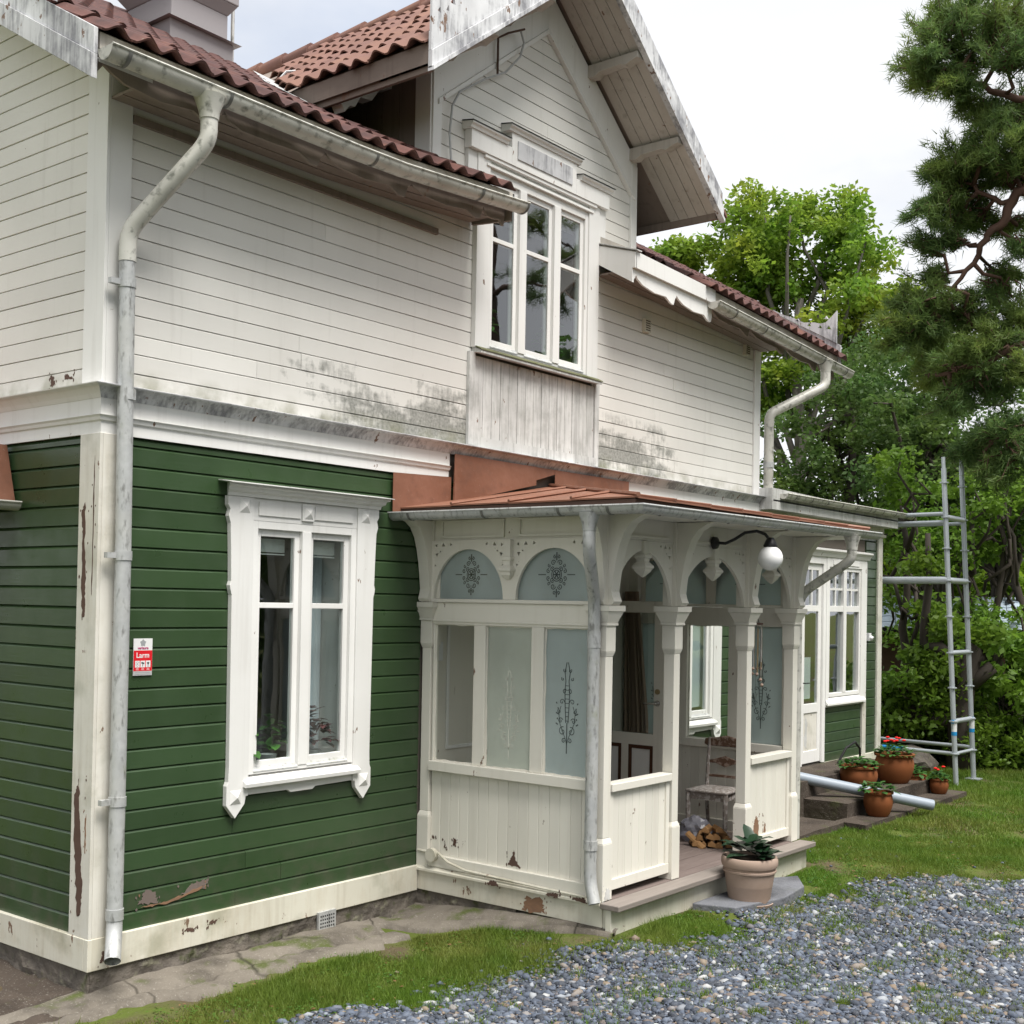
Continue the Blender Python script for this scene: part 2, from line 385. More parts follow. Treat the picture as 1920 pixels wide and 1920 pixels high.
MAT['pinebark'] = wood('pine_bark', (.06, .035, .025), (.13, .075, .055), (6, 6, 3))
MAT['black'] = M('black_metal', (.012, .012, .013), .4, .4)
MAT['globe'] = M('opal_glass_globe', (.82, .82, .82), .12, .5)
MAT['chrome'] = M('brushed_handle', (.55, .54, .52), .25, .5, 1)
MAT['brass'] = M('brass_lock', (.40, .31, .18), .35, .5, .9)
MAT['pvc'] = M('grey_plastic_pipe', (.27, .31, .36), .4, .4)
MAT['whiteplastic'] = M('white_plastic', (.72, .73, .74), .4, .4)
MAT['greyplastic'] = M('grey_plastic_strip', (.45, .46, .47), .5, .3)
def terra(name, a, b):
    m = M(name, a, .75, .2); t = NT(m); c = t.mix(t.noise(9, 6), a, b); t.color(c); t.bump(t.noise(40, 4), .15, .003); return m
MAT['terra'] = terra('terracotta', (.175, .055, .018), (.24, .085, .032))
MAT['terrapale'] = terra('pale_terracotta', (.31, .225, .175), (.40, .305, .25))
MAT['soil'] = M('potting_soil', (.03, .022, .016), .95, .1)
def leaf(name, a, b, c3, transl=.35, rough=.5):
    m = bpy.data.materials.new(name); m.use_nodes = True; t = NT(m); n = t.n; l = t.l
    rnd = t.geo.outputs['Random Per Island']
    c = t.mix(rnd, a, b); c = t.mix(t.ramp(t.noise(.55, 3), .38, .66), c, c3)
    c = t.mix(t.ramp(t.noise(2.4, 3), .40, .70, 0, .6), c, a)
    t.color(c); t.p.inputs['Roughness'].default_value = rough; t.p.inputs['Specular IOR Level'].default_value = .3
    tr = n.new('ShaderNodeBsdfTranslucent'); l.new(c, tr.inputs[0])
    mx = n.new('ShaderNodeMixShader'); mx.inputs[0].default_value = transl
    l.new(t.p.outputs[0], mx.inputs[1]); l.new(tr.outputs[0], mx.inputs[2]); l.new(mx.outputs[0], n['Material Output'].inputs[0]); return m
MAT['leaf_bright'] = leaf('bright_maple_leaves', (.12, .24, .025), (.22, .36, .045), (.32, .37, .045), .55)
MAT['leaf_mid'] = leaf('green_leaves', (.085, .18, .02), (.16, .29, .035), (.17, .27, .03), .5)
MAT['leaf_dark'] = leaf('dark_leaves', (.058, .125, .032), (.115, .19, .05), (.115, .175, .035), .5)
MAT['leaf_lime'] = leaf('sunlit_leaves', (.13, .25, .018), (.24, .36, .03), (.2, .3, .025), .55)
MAT['needle'] = leaf('pine_needles', (.085, .16, .05), (.16, .24, .065), (.21, .26, .045), .5)
MAT['plant'] = leaf('pot_plant_leaves', (.03, .10, .02), (.06, .16, .03), (.05, .13, .025), .3)
MAT['plantdark'] = leaf('dark_hydrangea_leaves', (.010, .030, .014), (.022, .050, .022), (.015, .04, .018), .1, .35)
MAT['plantpurple'] = leaf('purple_plant_leaves', (.06, .025, .03), (.10, .05, .045), (.08, .04, .035), .2)
MAT['red'] = M('red_petals', (.55, .012, .01), .6, .2)
MAT['blue'] = M('blue_sticker', (.02, .25, .55), .5, .3)
MAT['orange'] = M('orange_sticker', (.6, .16, .04), .5, .3)
MAT['tarp'] = M('teal_tarp', (.01, .16, .19), .6, .3)
MAT['curtain'] = M('brown_curtain', (.30, .22, .165), .9, .1)
MAT['lace'] = M('white_lace_curtain', (.62, .66, .70), .9, .1)
# ------------------------------------------------------------------ ground, apron, gravel, grass
def sstep(a, b, x):
    t = np.clip((x-a)/(b-a), 0, 1); return t*t*(3-2*t)
def gz(x, y):
    """terrain height"""
    x = np.asarray(x, float); y = np.asarray(y, float)
    z = -.17 + .12*sstep(2.4, 3.8, x-.6*(y+.6)) - .04*sstep(6.5, 9.5, x)
    z = z + .02*np.sin(1.7*x+.6*y)*np.sin(1.1*y+.4) + .012*np.sin(4.3*x-1.2)*np.sin(3.7*y+1)
    z = z - .10*sstep(-4, -12, y) - .07*sstep(.3, -.9, x)
    z = z + .9*sstep(17, 40, x) 
    return z
def gravel_mask(x, y):
    """1 on the gravel, soft edge; edge line follows the drive"""
    x = np.asarray(x, float); y = np.asarray(y, float)
    # edge line of the drive, as y of the border for every x
    ex = [-6, -.2, .53, .84, 1.14, 1.6, 2.34, 3.0, 3.25, 3.6, 4.5, 5.0, 5.65, 6.3, 6.8, 7.3, 9.5, 14]
    ey = [-2.3, -1.40, -1.36, -1.40, -1.52, -1.60, -1.94, -2.28, -2.50, -2.58, -2.50, -2.52, -2.62, -2.78, -3.10, -3.7, -5.2, -8]
    e = np.interp(x, ex, ey) + .10*np.sin(3.1*x) + .06*np.sin(7.3*x+1) + .05*np.sin(13*x)
    return sstep(.38, -.34, y-e)

def grid_mesh(name, x0, x1, y0, y1, nx, ny, zf, mat):
    X, Y = np.meshgrid(np.linspace(x0, x1, nx), np.linspace(y0, y1, ny), indexing='ij')
    V = np.stack([X, Y, zf(X, Y)], -1).reshape(-1, 3)
    i = np.arange((nx-1)*(ny-1)); a = (i//(ny-1))*ny + i % (ny-1)
    F = np.stack([a, a+ny, a+ny+1, a+1], -1)
    return npmesh(name, V, F, mat, True)
def ground_mat():
    m = M('lawn_soil', (.08, .06, .04), .95, .1); t = NT(m)
    c = t.mix(t.noise(3, 7), (.075, .058, .036), (.12, .095, .06))
    c = t.mix(t.ramp(t.noise(1.6, 7), .36, .52, 0, .9), c, (.085, .115, .022))
    c = t.mix(t.ramp(t.noise(45, 4), .62, .72, 0, .5), c, (.20, .18, .14))
    t.color(c); t.bump(t.noise(22, 8), .8, .03); return m
MAT['ground'] = ground_mat()
gm = grid_mesh('ground', -12, 20, -14, 6, 260, 170, gz, MAT['ground'])
g0 = structure(link('ground', gm))
def gz_far(x, y): return gz(x, y) - .03 - .35*((x > -11.5) & (x < 19.5) & (y > -13.5) & (y < 5.5))
g1 = structure(link('terrain', grid_mesh('terrain', -300, 400, -300, 300, 180, 160, gz_far, MAT['ground'])))
def gravel_base_mat():
    m = M('gravel_base', (.10, .10, .11), .95, .1); t = NT(m)
    c = t.mix(t.noise(60, 5), (.045, .046, .052), (.16, .16, .17)); t.color(c); t.bump(t.noise(70, 4), 1, .02); return m
MAT['gravelbase'] = gravel_base_mat()
# gravel drive: sheet that dips under the lawn outside the border
gd = structure(link('gravel_drive', grid_mesh('gravel_drive', -8, 16, -13.5, -1.2, 300, 190,
      lambda x, y: gz(x, y) - .03 + .042*(gravel_mask(x, y) > .5), MAT['gravelbase'])))

def pebble_mat():
    m = M('pebbles', (.2, .2, .22), .75, .25); t = NT(m); rnd = t.geo.outputs['Random Per Island']
    cr = t.n.new('ShaderNodeValToRGB'); t.l.new(rnd, cr.inputs[0]); e = cr.color_ramp.elements
    e[0].position = 0; e[0].color = (.022, .026, .036, 1); e[1].position = 1; e[1].color = (.42, .42, .41, 1)
    for p_, c_ in ((.28, (.036, .046, .066, 1)), (.55, (.068, .086, .124, 1)), (.76, (.115, .140, .188, 1)), (.82, (.12, .085, .062, 1)), (.87, (.22, .165, .11, 1)), (.94, (.20, .23, .275, 1))):
        q = cr.color_ramp.elements.new(p_); q.color = c_
    c = t.mix(t.ramp(t.noise(60, 3), .3, .7, 0, .25), cr.outputs[0], (.24, .25, .27))
    t.color(c); t.bump(t.noise(120, 3), .3, .004); return m
MAT['pebble'] = pebble_mat()
def ico():
    p = (1+5**.5)/2
    v = np.array([(-1,p,0),(1,p,0),(-1,-p,0),(1,-p,0),(0,-1,p),(0,1,p),(0,-1,-p),(0,1,-p),(p,0,-1),(p,0,1),(-p,0,-1),(-p,0,1)], float)
    v /= np.linalg.norm(v[0])
    f = np.array([(0,11,5),(0,5,1),(0,1,7),(0,7,10),(0,10,11),(1,5,9),(5,11,4),(11,10,2),(10,7,6),(7,1,8),(3,9,4),(3,4,2),(3,2,6),(3,6,8),(3,8,9),(4,9,5),(2,4,11),(6,2,10),(8,6,7),(9,8,1)])
    return v, f
IV, IF = ico()
def scatter_pebbles(name, P, size, mat, BV=None, BF=None):
    BV = IV if BV is None else BV; BF = IF if BF is None else BF; nv = len(BV)
    n = len(P); V = np.repeat(BV[None], n, 0) * (1 + .28*rng.standard_normal((n, nv, 1)).clip(-1.2, 1.2)*.6)
    S = np.stack([size*rng.uniform(.8, 1.5, n), size*rng.uniform(.6, 1.0, n), size*rng.uniform(.35, .75, n)], -1)
    V = V*S[:, None, :]
    ax = rng.uniform(0, 2*np.pi, n); tl = rng.normal(0, .35, n)
    ct, st = np.cos(tl)[:, None], np.sin(tl)[:, None]
    y = V[..., 1]*ct - V[..., 2]*st; z = V[..., 1]*st + V[..., 2]*ct; x = V[..., 0]
    ca, sa = np.cos(ax)[:, None], np.sin(ax)[:, None]
    W = np.stack([x*ca-y*sa, x*sa+y*ca, z], -1) + P[:, None, :]
    F = (BF[None] + (np.arange(n)*nv)[:, None, None]).reshape(-1, 3)
    return npmesh(name, W.reshape(-1, 3), F, mat, False)
def in_view(x, y, m=.04):
    """ground points the photograph's field of view (plus a margin of a step to either side) could see"""
    dx, dy = x+4.588, y+6.924; dep = dx*math.cos(YAW)+dy*math.sin(YAW); lat = dx*math.sin(YAW)-dy*math.cos(YAW)
    return (dep > 5.2) & (lat < dep*.53+1.5) & (lat > -dep*.50-1.2), dep
N = 340000
px = rng.uniform(-2.2, 9.5, N); py = rng.uniform(-7.5, -1.3, N)
iv, dep = in_view(px, py)
keep = iv & (rng.uniform(0, 1, N) < gravel_mask(px, py)**1.6) & (rng.uniform(0, 1, N) < np.clip(1.15-(dep-7)/8, .30, 1))
px, py, dep = px[keep], py[keep], dep[keep]
size = np.clip(rng.lognormal(np.log(.0118), .58, len(px)), .005, .040)*np.clip(1+(dep-8)*.05, .9, 1.35)
P = np.stack([px, py, gz(px, py)+.012+rng.uniform(-.006, .010, len(px))], -1)
near_ = dep < 8.3
print('pebbles', near_.sum(), (~near_).sum())
tag(link('gravel', scatter_pebbles('gravel', P[near_], size[near_], MAT['pebble'])), 'blue grey crushed gravel covering the near part of the drive', 'gravel', kind='stuff')
OV_ = np.array([(1, 0, 0), (-1, 0, 0), (0, 1, 0), (0, -1, 0), (0, 0, 1), (0, 0, -1)], float); OF_ = np.array([(0, 2, 4), (2, 1, 4), (1, 3, 4), (3, 0, 4), (2, 0, 5), (1, 2, 5), (3, 1, 5), (0, 3, 5)])
tag(link('gravel', scatter_pebbles('gravel', P[~near_], size[~near_]*1.12, MAT['pebble'], OV_, OF_)), 'blue grey crushed gravel covering the farther part of the drive', 'gravel', kind='stuff')
# stray pebbles in the grass
N = 2600
sx = rng.uniform(-1, 9, N); sy = rng.uniform(-4.2, -.7, N); gmv = gravel_mask(sx, sy)
k = (gmv < .5) & (rng.uniform(0, 1, N) < .08+1.2*gmv) & ~((sx > 2.9) & (sx < 6.6) & (sy > -2.05)) & (sy < -.95)
Q = np.stack([sx[k], sy[k], gz(sx[k], sy[k])+.012], -1)
tag(link('stray_pebbles', scatter_pebbles('stray_pebbles', Q, np.clip(rng.lognormal(np.log(.014), .4, k.sum()), .006, .035), MAT['pebble'])), 'loose pebbles scattered in the grass beside the drive', 'pebbles', kind='stuff')

def grass_mat(name, a, b, c3):
    return leaf(name, a, b, c3, .35, .55)
MAT['grass'] = grass_mat('lawn_blades', (.07, .155, .012), (.16, .28, .03), (.19, .21, .045))
def blades(P, h, w):
    n = len(P); a = rng.uniform(0, 2*np.pi, n); lean = rng.uniform(.1, .9, n)*h; la = rng.uniform(0, 2*np.pi, n)
    dx = np.stack([np.cos(a), np.sin(a), 0*a], -1)*(w/2)[:, None]
    tip = P + np.stack([np.cos(la)*lean, np.sin(la)*lean, h], -1)
    V = np.stack([P-dx, P+dx, tip], 1).reshape(-1, 3); F = np.arange(3*n).reshape(-1, 3); return V, F
def scatter_grass():
    VV, FF, o = [], [], 0
    def put(n, x0, x1, y0, y1, hmu, wmu, cond, patch=.5):
        nonlocal o
        x = rng.uniform(x0, x1, n); y = rng.uniform(y0, y1, n)
        iv, dep = in_view(x, y)
        pn = .5+.25*np.sin(2.3*x+1.7*y)+.25*np.sin(3.7*y-2.9*x+1)+.22*np.sin(7.1*x+5.3*y)+.18*np.sin(11*y-9*x)
        k = iv & cond(x, y) & (rng.uniform(0, 1, n) < np.clip(pn*1.5+patch-.35, .06, 1))
        x, y = x[k], y[k]; pn = pn[k]
        h = hmu*np.clip(rng.lognormal(0, .35, len(x)), .4, 2.2)*np.clip(.6+pn, .5, 1.5); w = wmu*rng.uniform(.7, 1.4, len(x))
        V, F = blades(np.stack([x, y, gz(x, y)-.003], -1), h, w); VV.append(V); FF.append(F+o); o += len(V)
    porch = lambda x, y: (x > 2.95) & (x < 6.6) & (y > -2.0)
    apron = lambda x, y: (y > ap_edge(x)) & (x < 3.2) & (x > -.85) & (y < .1)
    house_ = lambda x, y: ((x > -.08) & (y > -.02)) | ((x > 9.0) & (x < 12.55) & (y > -1.52)) | ((x > 7.2) & (x < 9.05) & (y > -1.27))
    slab = lambda x, y: (x > 4.15) & (x < 5.75) & (y > -2.45) & (y < -1.9)
    lawn = lambda x, y: (rng.uniform(0, 1, len(x)) > gravel_mask(x, y)*1.05) & ~porch(x, y) & ~apron(x, y) & ~slab(x, y) & ~house_(x, y)
    put(330000, -1.2, 4.2, -2.9, -.6, .030, .005, lawn, .62)
    put(26000, -3.2, -.2, -.9, .1, .035, .006, lawn, .1)
    put(9000, -2.6, -.5, .1, 2.5, .035, .006, lawn, -.1)
    put(420000, 3.3, 9.5, -4.4, -.1, .026, .0055, lawn, .75)
    put(260000, 8.5, 19, -7, .6, .035, .010, lawn, .9)
    # weeds in the gravel: small tufts
    for _ in range(330):
        cx, cy = rng.uniform(.5, 7.5), rng.uniform(-5.6, -1.9)
        if gravel_mask(cx, cy) < .5: continue
        s = rng.uniform(.03, .14); m_ = int(30+rng.uniform(0, 130))
        x = cx+rng.normal(0, s, m_); y = cy+rng.normal(0, s*.6, m_)
        V, F = blades(np.stack([x, y, gz(x, y)+.005], -1), rng.uniform(.025, .06, m_), rng.uniform(.006, .013, m_)); VV.append(V); FF.append(F+o); o += len(V)
    V = np.concatenate(VV); F = np.concatenate(FF); print('grass tris', len(F))
    return npmesh('lawn_grass', V, F, MAT['grass'])
def ap_edge(x):
    x = np.asarray(x, float)
    e = np.interp(x, [-4, -.9, -.1, .35, .62, 1.35, 1.94, 2.45, 2.70, 2.88, 2.98, 3.2, 7], [-.2, -.22, -.32, -.48, -.54, -.48, -.58, -.60, -.80, -1.25, -1.6, -2.0, -2.0])
    return e + .035*np.sin(9*x) + .025*np.sin(23*x+1) + .02*np.sin(41*x)
tag(link('lawn_grass', scatter_grass()), 'patchy short green lawn between the house and the gravel', 'grass', kind='stuff')

def litter(n, cond_y0, cond_y1, size, mat, name, label, flat, clump):
    V, F, o = [], [], 0
    while o < n*4:
        cx, cy = rng.uniform(-.6, 12), rng.uniform(cond_y0, cond_y1)
        if gravel_mask(cx, cy) > .75 or (2.9 < cx < 6.65 and cy > -2.05) or cy > ap_edge(cx) and cx < 3.2 or cx > 7.1 and cy > -1.6: continue
        for _ in range(clump):
            x, y = cx+rng.normal(0, .05*(clump > 1)), cy+rng.normal(0, .05*(clump > 1)); a = rng.uniform(0, 6.28); L = size*rng.uniform(.6, 1.3); t1 = rng.uniform(-.2, .7)*(1-flat); z = float(gz(x, y))+.012+.02*rng.uniform(0, 1)*(1-flat)
            dx, dy = math.cos(a)*L, math.sin(a)*L
            V += [(x, y, z), (x+dx*.5-dy*.35, y+dy*.5+dx*.35, z+L*.4*t1+.004), (x+dx, y+dy, z+L*.5*t1), (x+dx*.5+dy*.35, y+dy*.5-dx*.35, z+L*.4*t1+.002)]; F += [(o, o+1, o+2), (o, o+2, o+3)]; o += 4
    tag(link(name, npmesh(name, np.array(V), np.array(F), mat)), label, name.split('_')[-1], kind='stuff')
MAT['clover'] = leaf('clover_leaves', (.05, .13, .02), (.10, .21, .035), (.09, .17, .025), .35)
MAT['dryleaf'] = leaf('dry_leaves', (.16, .09, .04), (.30, .20, .09), (.22, .12, .06), .2)
litter(7000, -4.2, -.5, .022, MAT['clover'], 'lawn_weeds', 'small broad-leaved weeds growing in the lawn', .3, 12)
litter(420, -4.2, -.5, .035, MAT['dryleaf'], 'fallen_leaves', 'dry brown leaves scattered over the grass', .8, 1)

# concrete apron with a drainage groove along the wall
def apron():
    xs = np.concatenate([np.linspace(-.95, 2.4, 100)]); V = []; prof = 22
    # along facade: section from wall (t=0) to edge (t=1)
    for x in xs:
        e = float(ap_edge(x)); 
        for j in range(prof):
            t_ = j/(prof-1); y = .10 + t_*(e-.10)
            z = float(gz(x, y)) + .055 - .02*t_ - .035*math.exp(-((t_-.62)/.07)**2) + .012*mnoise.noise((x*2, y*3, 0)) + .006*mnoise.noise((x*9, y*9, 3))
            if t_ > .97: z -= .06
            if x < -.5: z -= .10*((-.5-x)/.45)**2+.05*max(0, mnoise.noise((x*4, y*4, 5)))
            V.append((x, y, z))
    n = len(xs); F = [(i*prof+j, (i+1)*prof+j, (i+1)*prof+j+1, i*prof+j+1) for i in range(n-1) for j in range(prof-1)]
    m = MB(); m.add(V, F)
    # return along the porch side
    ys = np.linspace(.1, -1.98, 60); V = []
    for y in ys:
        w = np.interp(y, [-2, -1.6, -1.2, -.8, -.6, 0], [.04, .14, .24, .40, .52, .71])+.03*math.sin(8*y)
        for j in range(prof):
            t_ = j/(prof-1); x = 3.14 - t_*(.04+w) 
            z = float(gz(x, y)) + .052 - .02*t_ - .035*math.exp(-((t_-.5)/.09)**2) + .012*mnoise.noise((x*2, y*3, 0)) + .006*mnoise.noise((x*9, y*9, 3))
            if t_ > .97: z -= .06
            V.append((x, y, z))
    n = len(ys); F = [(i*prof+j, i*prof+j+1, (i+1)*prof+j+1, (i+1)*prof+j) for i in range(n-1) for j in range(prof-1)]
    m.add(V, F)
    return m
structure(apron().build('concrete_apron', MAT['concrete'], smooth='all'))
def rockz(x, y):
    x = np.asarray(x, float); z = gz(x, y).copy(); it = np.nditer(x, flags=['multi_index'])
    for v in it:
        i = it.multi_index; p = (float(x[i])*2.1, float(y[i])*2.1, 4.); e = min(1, max(0, (float(x[i])+2.3)/.7))*min(1, max(0, (float(y[i])+.42)/.35))
        z[i] += -.05+e*(.075+.07*mnoise.noise(p)+.05*abs(mnoise.noise((p[0]*2.7, p[1]*2.7, 1)))+.012*mnoise.noise((p[0]*9, p[1]*9, 2)))
    return z
structure(link('bedrock', grid_mesh('bedrock', -2.4, .02, -.45, 3.6, 90, 130, rockz, MAT['stepconc'])))

# ================================================================== THE HOUSE
house = thing('house', 'two-storey wooden villa, white upper storey over green boards, glazed porch and side annexe', 'house')
GP, G0 = .1334, .1936          # green board pitch, first joint
WP, W0 = .1285, 3.742          # white board pitch, first joint

def board(parent, axis, pos, zlo, zhi, b0, b1, t0, t1, mat, cd=.017, ch=.022, out=-1, th=.022, name='board'):
    """one cladding board; span b0..b1 at its lower edge and t0..t1 at its upper edge"""
    jit = random.uniform(-.0015, .0015)
    prof = [(-th, zlo), (jit, zlo), (jit, zhi-ch), (-cd, zhi-.001), (-th, zhi-.001)]
    H = zhi-zlo
    def P(o, z, a):
        return (a, pos + out*o, z) if axis == 'y' else (pos + out*o, a, z)
    A = [P(o, z, b0+(t0-b0)*(z-zlo)/H) for o, z in prof]; B = [P(o, z, b1+(t1-b1)*(z-zlo)/H) for o, z in prof]
    m = MB(); m.prism2(A, B); return m.build(name, mat, parent)
def siding(parent, axis, pos, z0, pitch, zmax, lo, hi, holes, mat, lim=None, **kw):
    """rows of boards from z0 to zmax; lim(z)->(lo,hi) clips sloping ends"""
    k = 0
    while True:
        zl = z0+k*pitch; zh = zl+pitch; k += 1
        if zl > zmax-.03: break
        zh = min(zh, zmax)
        b0, b1 = lim(zl) if lim else (lo, hi); t0, t1 = lim(zh) if lim else (lo, hi)
        b0, t0 = max(b0, lo), max(t0, lo); b1, t1 = min(b1, hi), min(t1, hi)
        if b1-b0 < .05: break
        if t1 < t0: t0 = t1 = (t0+t1)/2
        segs = [(b0, b1, t0, t1)]
        for h0, h1, hz0, hz1 in holes:
            if zh > hz0+.02 and zl < hz1-.02:
                ns = []
                for s in segs:
                    if h1 <= s[0] or h0 >= s[1]: ns.append(s); continue
                    if h0 > s[0]+.02: ns.append((s[0], h0, s[2], h0))
                    if h1 < s[1]-.02: ns.append((h1, s[1], h1, s[3]))
                segs = ns
        for s in segs:
            if s[1]-s[0] > 1.9 and random.random() < .45:        # butt joint somewhere along the row
                xj = s[0]+(s[1]-s[0])*random.uniform(.3, .7)
                board(parent, axis, pos, zl, zh, s[0], xj-.0015, s[2], xj-.0015, mat, **kw); board(parent, axis, pos, zl, zh, xj+.0015, s[1], xj+.0015, s[3], mat, **kw)
            else: board(parent, axis, pos, zl, zh, *s, mat, **kw)
def wall_holes(mb, axis, p0, p1, a0, a1, z0, z1, holes):
    """solid wall between planes p0,p1 with rectangular openings"""
    As = sorted({a0, a1, *[h[0] for h in holes], *[h[1] for h in holes]}); Zs = sorted({z0, z1, *[h[2] for h in holes], *[h[3] for h in holes]})
    As = [a for a in As if a0 <= a <= a1]; Zs = [z for z in Zs if z0 <= z <= z1]
    for i in range(len(As)-1):
        run = None
        for j in range(len(Zs)-1):
            ca, cz = (As[i]+As[i+1])/2, (Zs[j]+Zs[j+1])/2
            if any(h[0] < ca < h[1] and h[2] < cz < h[3] for h in holes): continue
            if axis == 'y': mb.box(As[i], As[i+1], p0, p1, Zs[j], Zs[j+1])
            else: mb.box(p0, p1, As[i], As[i+1], Zs[j], Zs[j+1])
    return mb
def blob_patch(name, axis, pos, pts, mat, parent, out=-1, th=.0016, jit=.012, sub=9):
    """thin ragged patch (flaked paint, bare wood) lying on a flat face"""
    ring = []
    n = len(pts)
    for i in range(n):
        a, b = pts[i], pts[(i+1) % n]
        for k in range(sub):
            q = k/sub; j = jit if k else jit*.3
            ring.append((a[0]+(b[0]-a[0])*q+random.uniform(-j, j), a[1]+(b[1]-a[1])*q+random.uniform(-j, j)))
    f = (lambda u, v, w: (u, pos+out*w, v)) if axis == 'y' else (lambda u, v, w: (pos+out*w, u, v))
    us, vs = [p[0] for p in pts], [p[1] for p in pts]; sats = []
    for _ in range(5):                                      # small chips that have come off beside the big flake
        cu, cv = random.choice((min(us)-.012, max(us)+.012)) + random.uniform(-.006, .006), random.uniform(min(vs)-.02, max(vs)+.02); r_ = random.uniform(.003, .008)
        sats.append([(cu+r_*random.uniform(.5, 1.2)*math.cos(k*1.05), cv+r_*random.uniform(.8, 2.2)*math.sin(k*1.05)) for k in range(6)])
    return fill_panel(name, ring, sats, f, th, mat, parent)

# ---- walls (sheathing behind the boards)
W1 = (1.245, 2.30, 1.13, 2.96); OFF3 = 5.8
W2 = (3.86, 5.42, 4.66, 6.24)
DOOR = (4.55, 5.56, .45, 2.55)
AW = (11.32, 12.42, 1.2, 2.97); AD = (10.52, 11.14, .36, 3.0)
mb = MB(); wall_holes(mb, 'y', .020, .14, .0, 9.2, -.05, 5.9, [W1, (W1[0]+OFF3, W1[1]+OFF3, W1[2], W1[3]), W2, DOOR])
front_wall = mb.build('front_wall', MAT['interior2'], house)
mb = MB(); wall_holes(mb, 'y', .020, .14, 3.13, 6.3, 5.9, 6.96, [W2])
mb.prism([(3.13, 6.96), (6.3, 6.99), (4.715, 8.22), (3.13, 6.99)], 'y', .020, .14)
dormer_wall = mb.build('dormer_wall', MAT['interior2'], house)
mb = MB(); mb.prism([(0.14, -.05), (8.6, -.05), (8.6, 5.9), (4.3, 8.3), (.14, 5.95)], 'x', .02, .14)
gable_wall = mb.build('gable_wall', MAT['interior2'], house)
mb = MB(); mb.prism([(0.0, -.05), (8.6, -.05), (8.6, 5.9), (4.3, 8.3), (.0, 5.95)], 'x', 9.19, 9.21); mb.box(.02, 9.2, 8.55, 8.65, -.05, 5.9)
mb.build('rear_wall', MAT['trim'], house)
mb = MB(); mb.box(.14, 9.19, 2.6, 2.7, -.05, 5.6); mb.box(.14, 9.19, .14, 8.5, 3.42, 3.5); mb.box(.14, 9.19, .14, 8.5, .02, .1)
mb.box(2.8, 2.9, .15, 2.6, .1, 3.4); mb.box(3.6, 3.66, .15, 2.6, 3.5, 5.9); mb.box(6.7, 6.8, .15, 2.6, .1, 3.4); mb.box(5.75, 5.81, .15, 2.6, 3.5, 5.9); mb.box(.14, 9.19, .16, 2.6, 5.9, 5.95)
mb.build('room_partition', MAT['interior'], house)

# ---- cladding
siding(front_wall, 'y', 0, G0, GP, 3.447, .10, 9.12, [(1.10, 2.46, 1.0, 3.13), (1.10+OFF3, 2.46+OFF3, 1.0, 3.13), (3.10, 6.43, 0, 3.2)], MAT['green'])
siding(front_wall, 'y', 0, W0, WP, 5.80, .10, 9.12, [(3.70, 5.59, 3.7, 6.3)], MAT['white'], cd=.012, ch=.012)
siding(dormer_wall, 'y', 0, W0+16*WP, WP, 8.1, 3.16, 6.26, [(3.70, 5.59, 3.7, 6.50)], MAT['white'], lim=lambda z: (4.715-(7.93-z)/.76, 4.715+(7.93-z)/.76), cd=.012, ch=.012)
siding(gable_wall, 'x', 0, G0, GP, 3.447, .15, 8.5, [], MAT['green'])
siding(gable_wall, 'x', 0, W0+.018, .1300, 8.2, .15, 8.5, [], MAT['white'], lim=lambda z: ((z-5.98)/.58-.05, 8.6), cd=.012, ch=.012)

# ---- base board, stone footing
mb = MB(); mb.box(-.03, 3.09, -.03, .018, 0, .205); o = mb.build('base_board', MAT['base'], house, bevel=.004)
mb = MB(); mb.box(-.03, .018, .019, 8.5, 0, .205); mb.build('base_board', MAT['base'], house, bevel=.004)
mb = MB(); mb.box(6.45, 9.2, -.03, .018, 0, .205); mb.build('base_board', MAT['base'], house, bevel=.004)
def footing(name, p0, p1, z0, z1, n, out):
    """rough stone face between p0 and p1; out = outward direction"""
    m = MB(); V = []; nz = 7
    L = math.hypot(p1[0]-p0[0], p1[1]-p0[1])
    for i in range(n+1):
        t_ = i/n
        for j in range(nz):
            x = p0[0]+(p1[0]-p0[0])*t_; y = p0[1]+(p1[1]-p0[1])*t_; z = z0+(z1-z0)*j/(nz-1)
            k = mnoise.noise((t_*L*4.5, z*7, 2.2)); w = .022*k + .03*abs(mnoise.noise((t_*L*2.2+3, z*9, 7))) + .012*mnoise.noise((t_*L*16, z*20, 1))
            V.append((x+out[0]*w, y+out[1]*w, z))
    F = [(i*nz+j, (i+1)*nz+j, (i+1)*nz+j+1, i*nz+j+1) for i in range(n) for j in range(nz-1)]
    m.add(V, F); return m
footing('f', (-.0, -.005), (3.11, -.005), -.35, .012, 130, (0, -1)).build('stone_footing', MAT['stone'], house)
footing('f', (-.005, 0), (-.005, 8.5), -.35, .012, 200, (-1, 0)).build('stone_footing', MAT['stone'], house)
footing('f', (6.4, -.005), (13.2, -.005), -.35, .05, 130, (0, -1)).build('stone_footing', MAT['stone'], house)
m = MB(); m.box(-.012, .12, -.012, .12, -.35, .004); m.build('corner_stone', MAT['stone'], house, bevel=.02)
# footing vent grille
vg = MB(); vg.box(1.955, 2.135, -.052, -.03, -.115, .02); vgo = vg.build('vent_grille', MAT['galv'], house)
m = MB()
for i in range(7):
    for j in range(4): m.box(1.972+i*.0222, 1.984+i*.0222, -.0535, -.051, -.10+j*.027, -.088+j*.027)
m.build('vent_hole', MAT['black'], vgo)

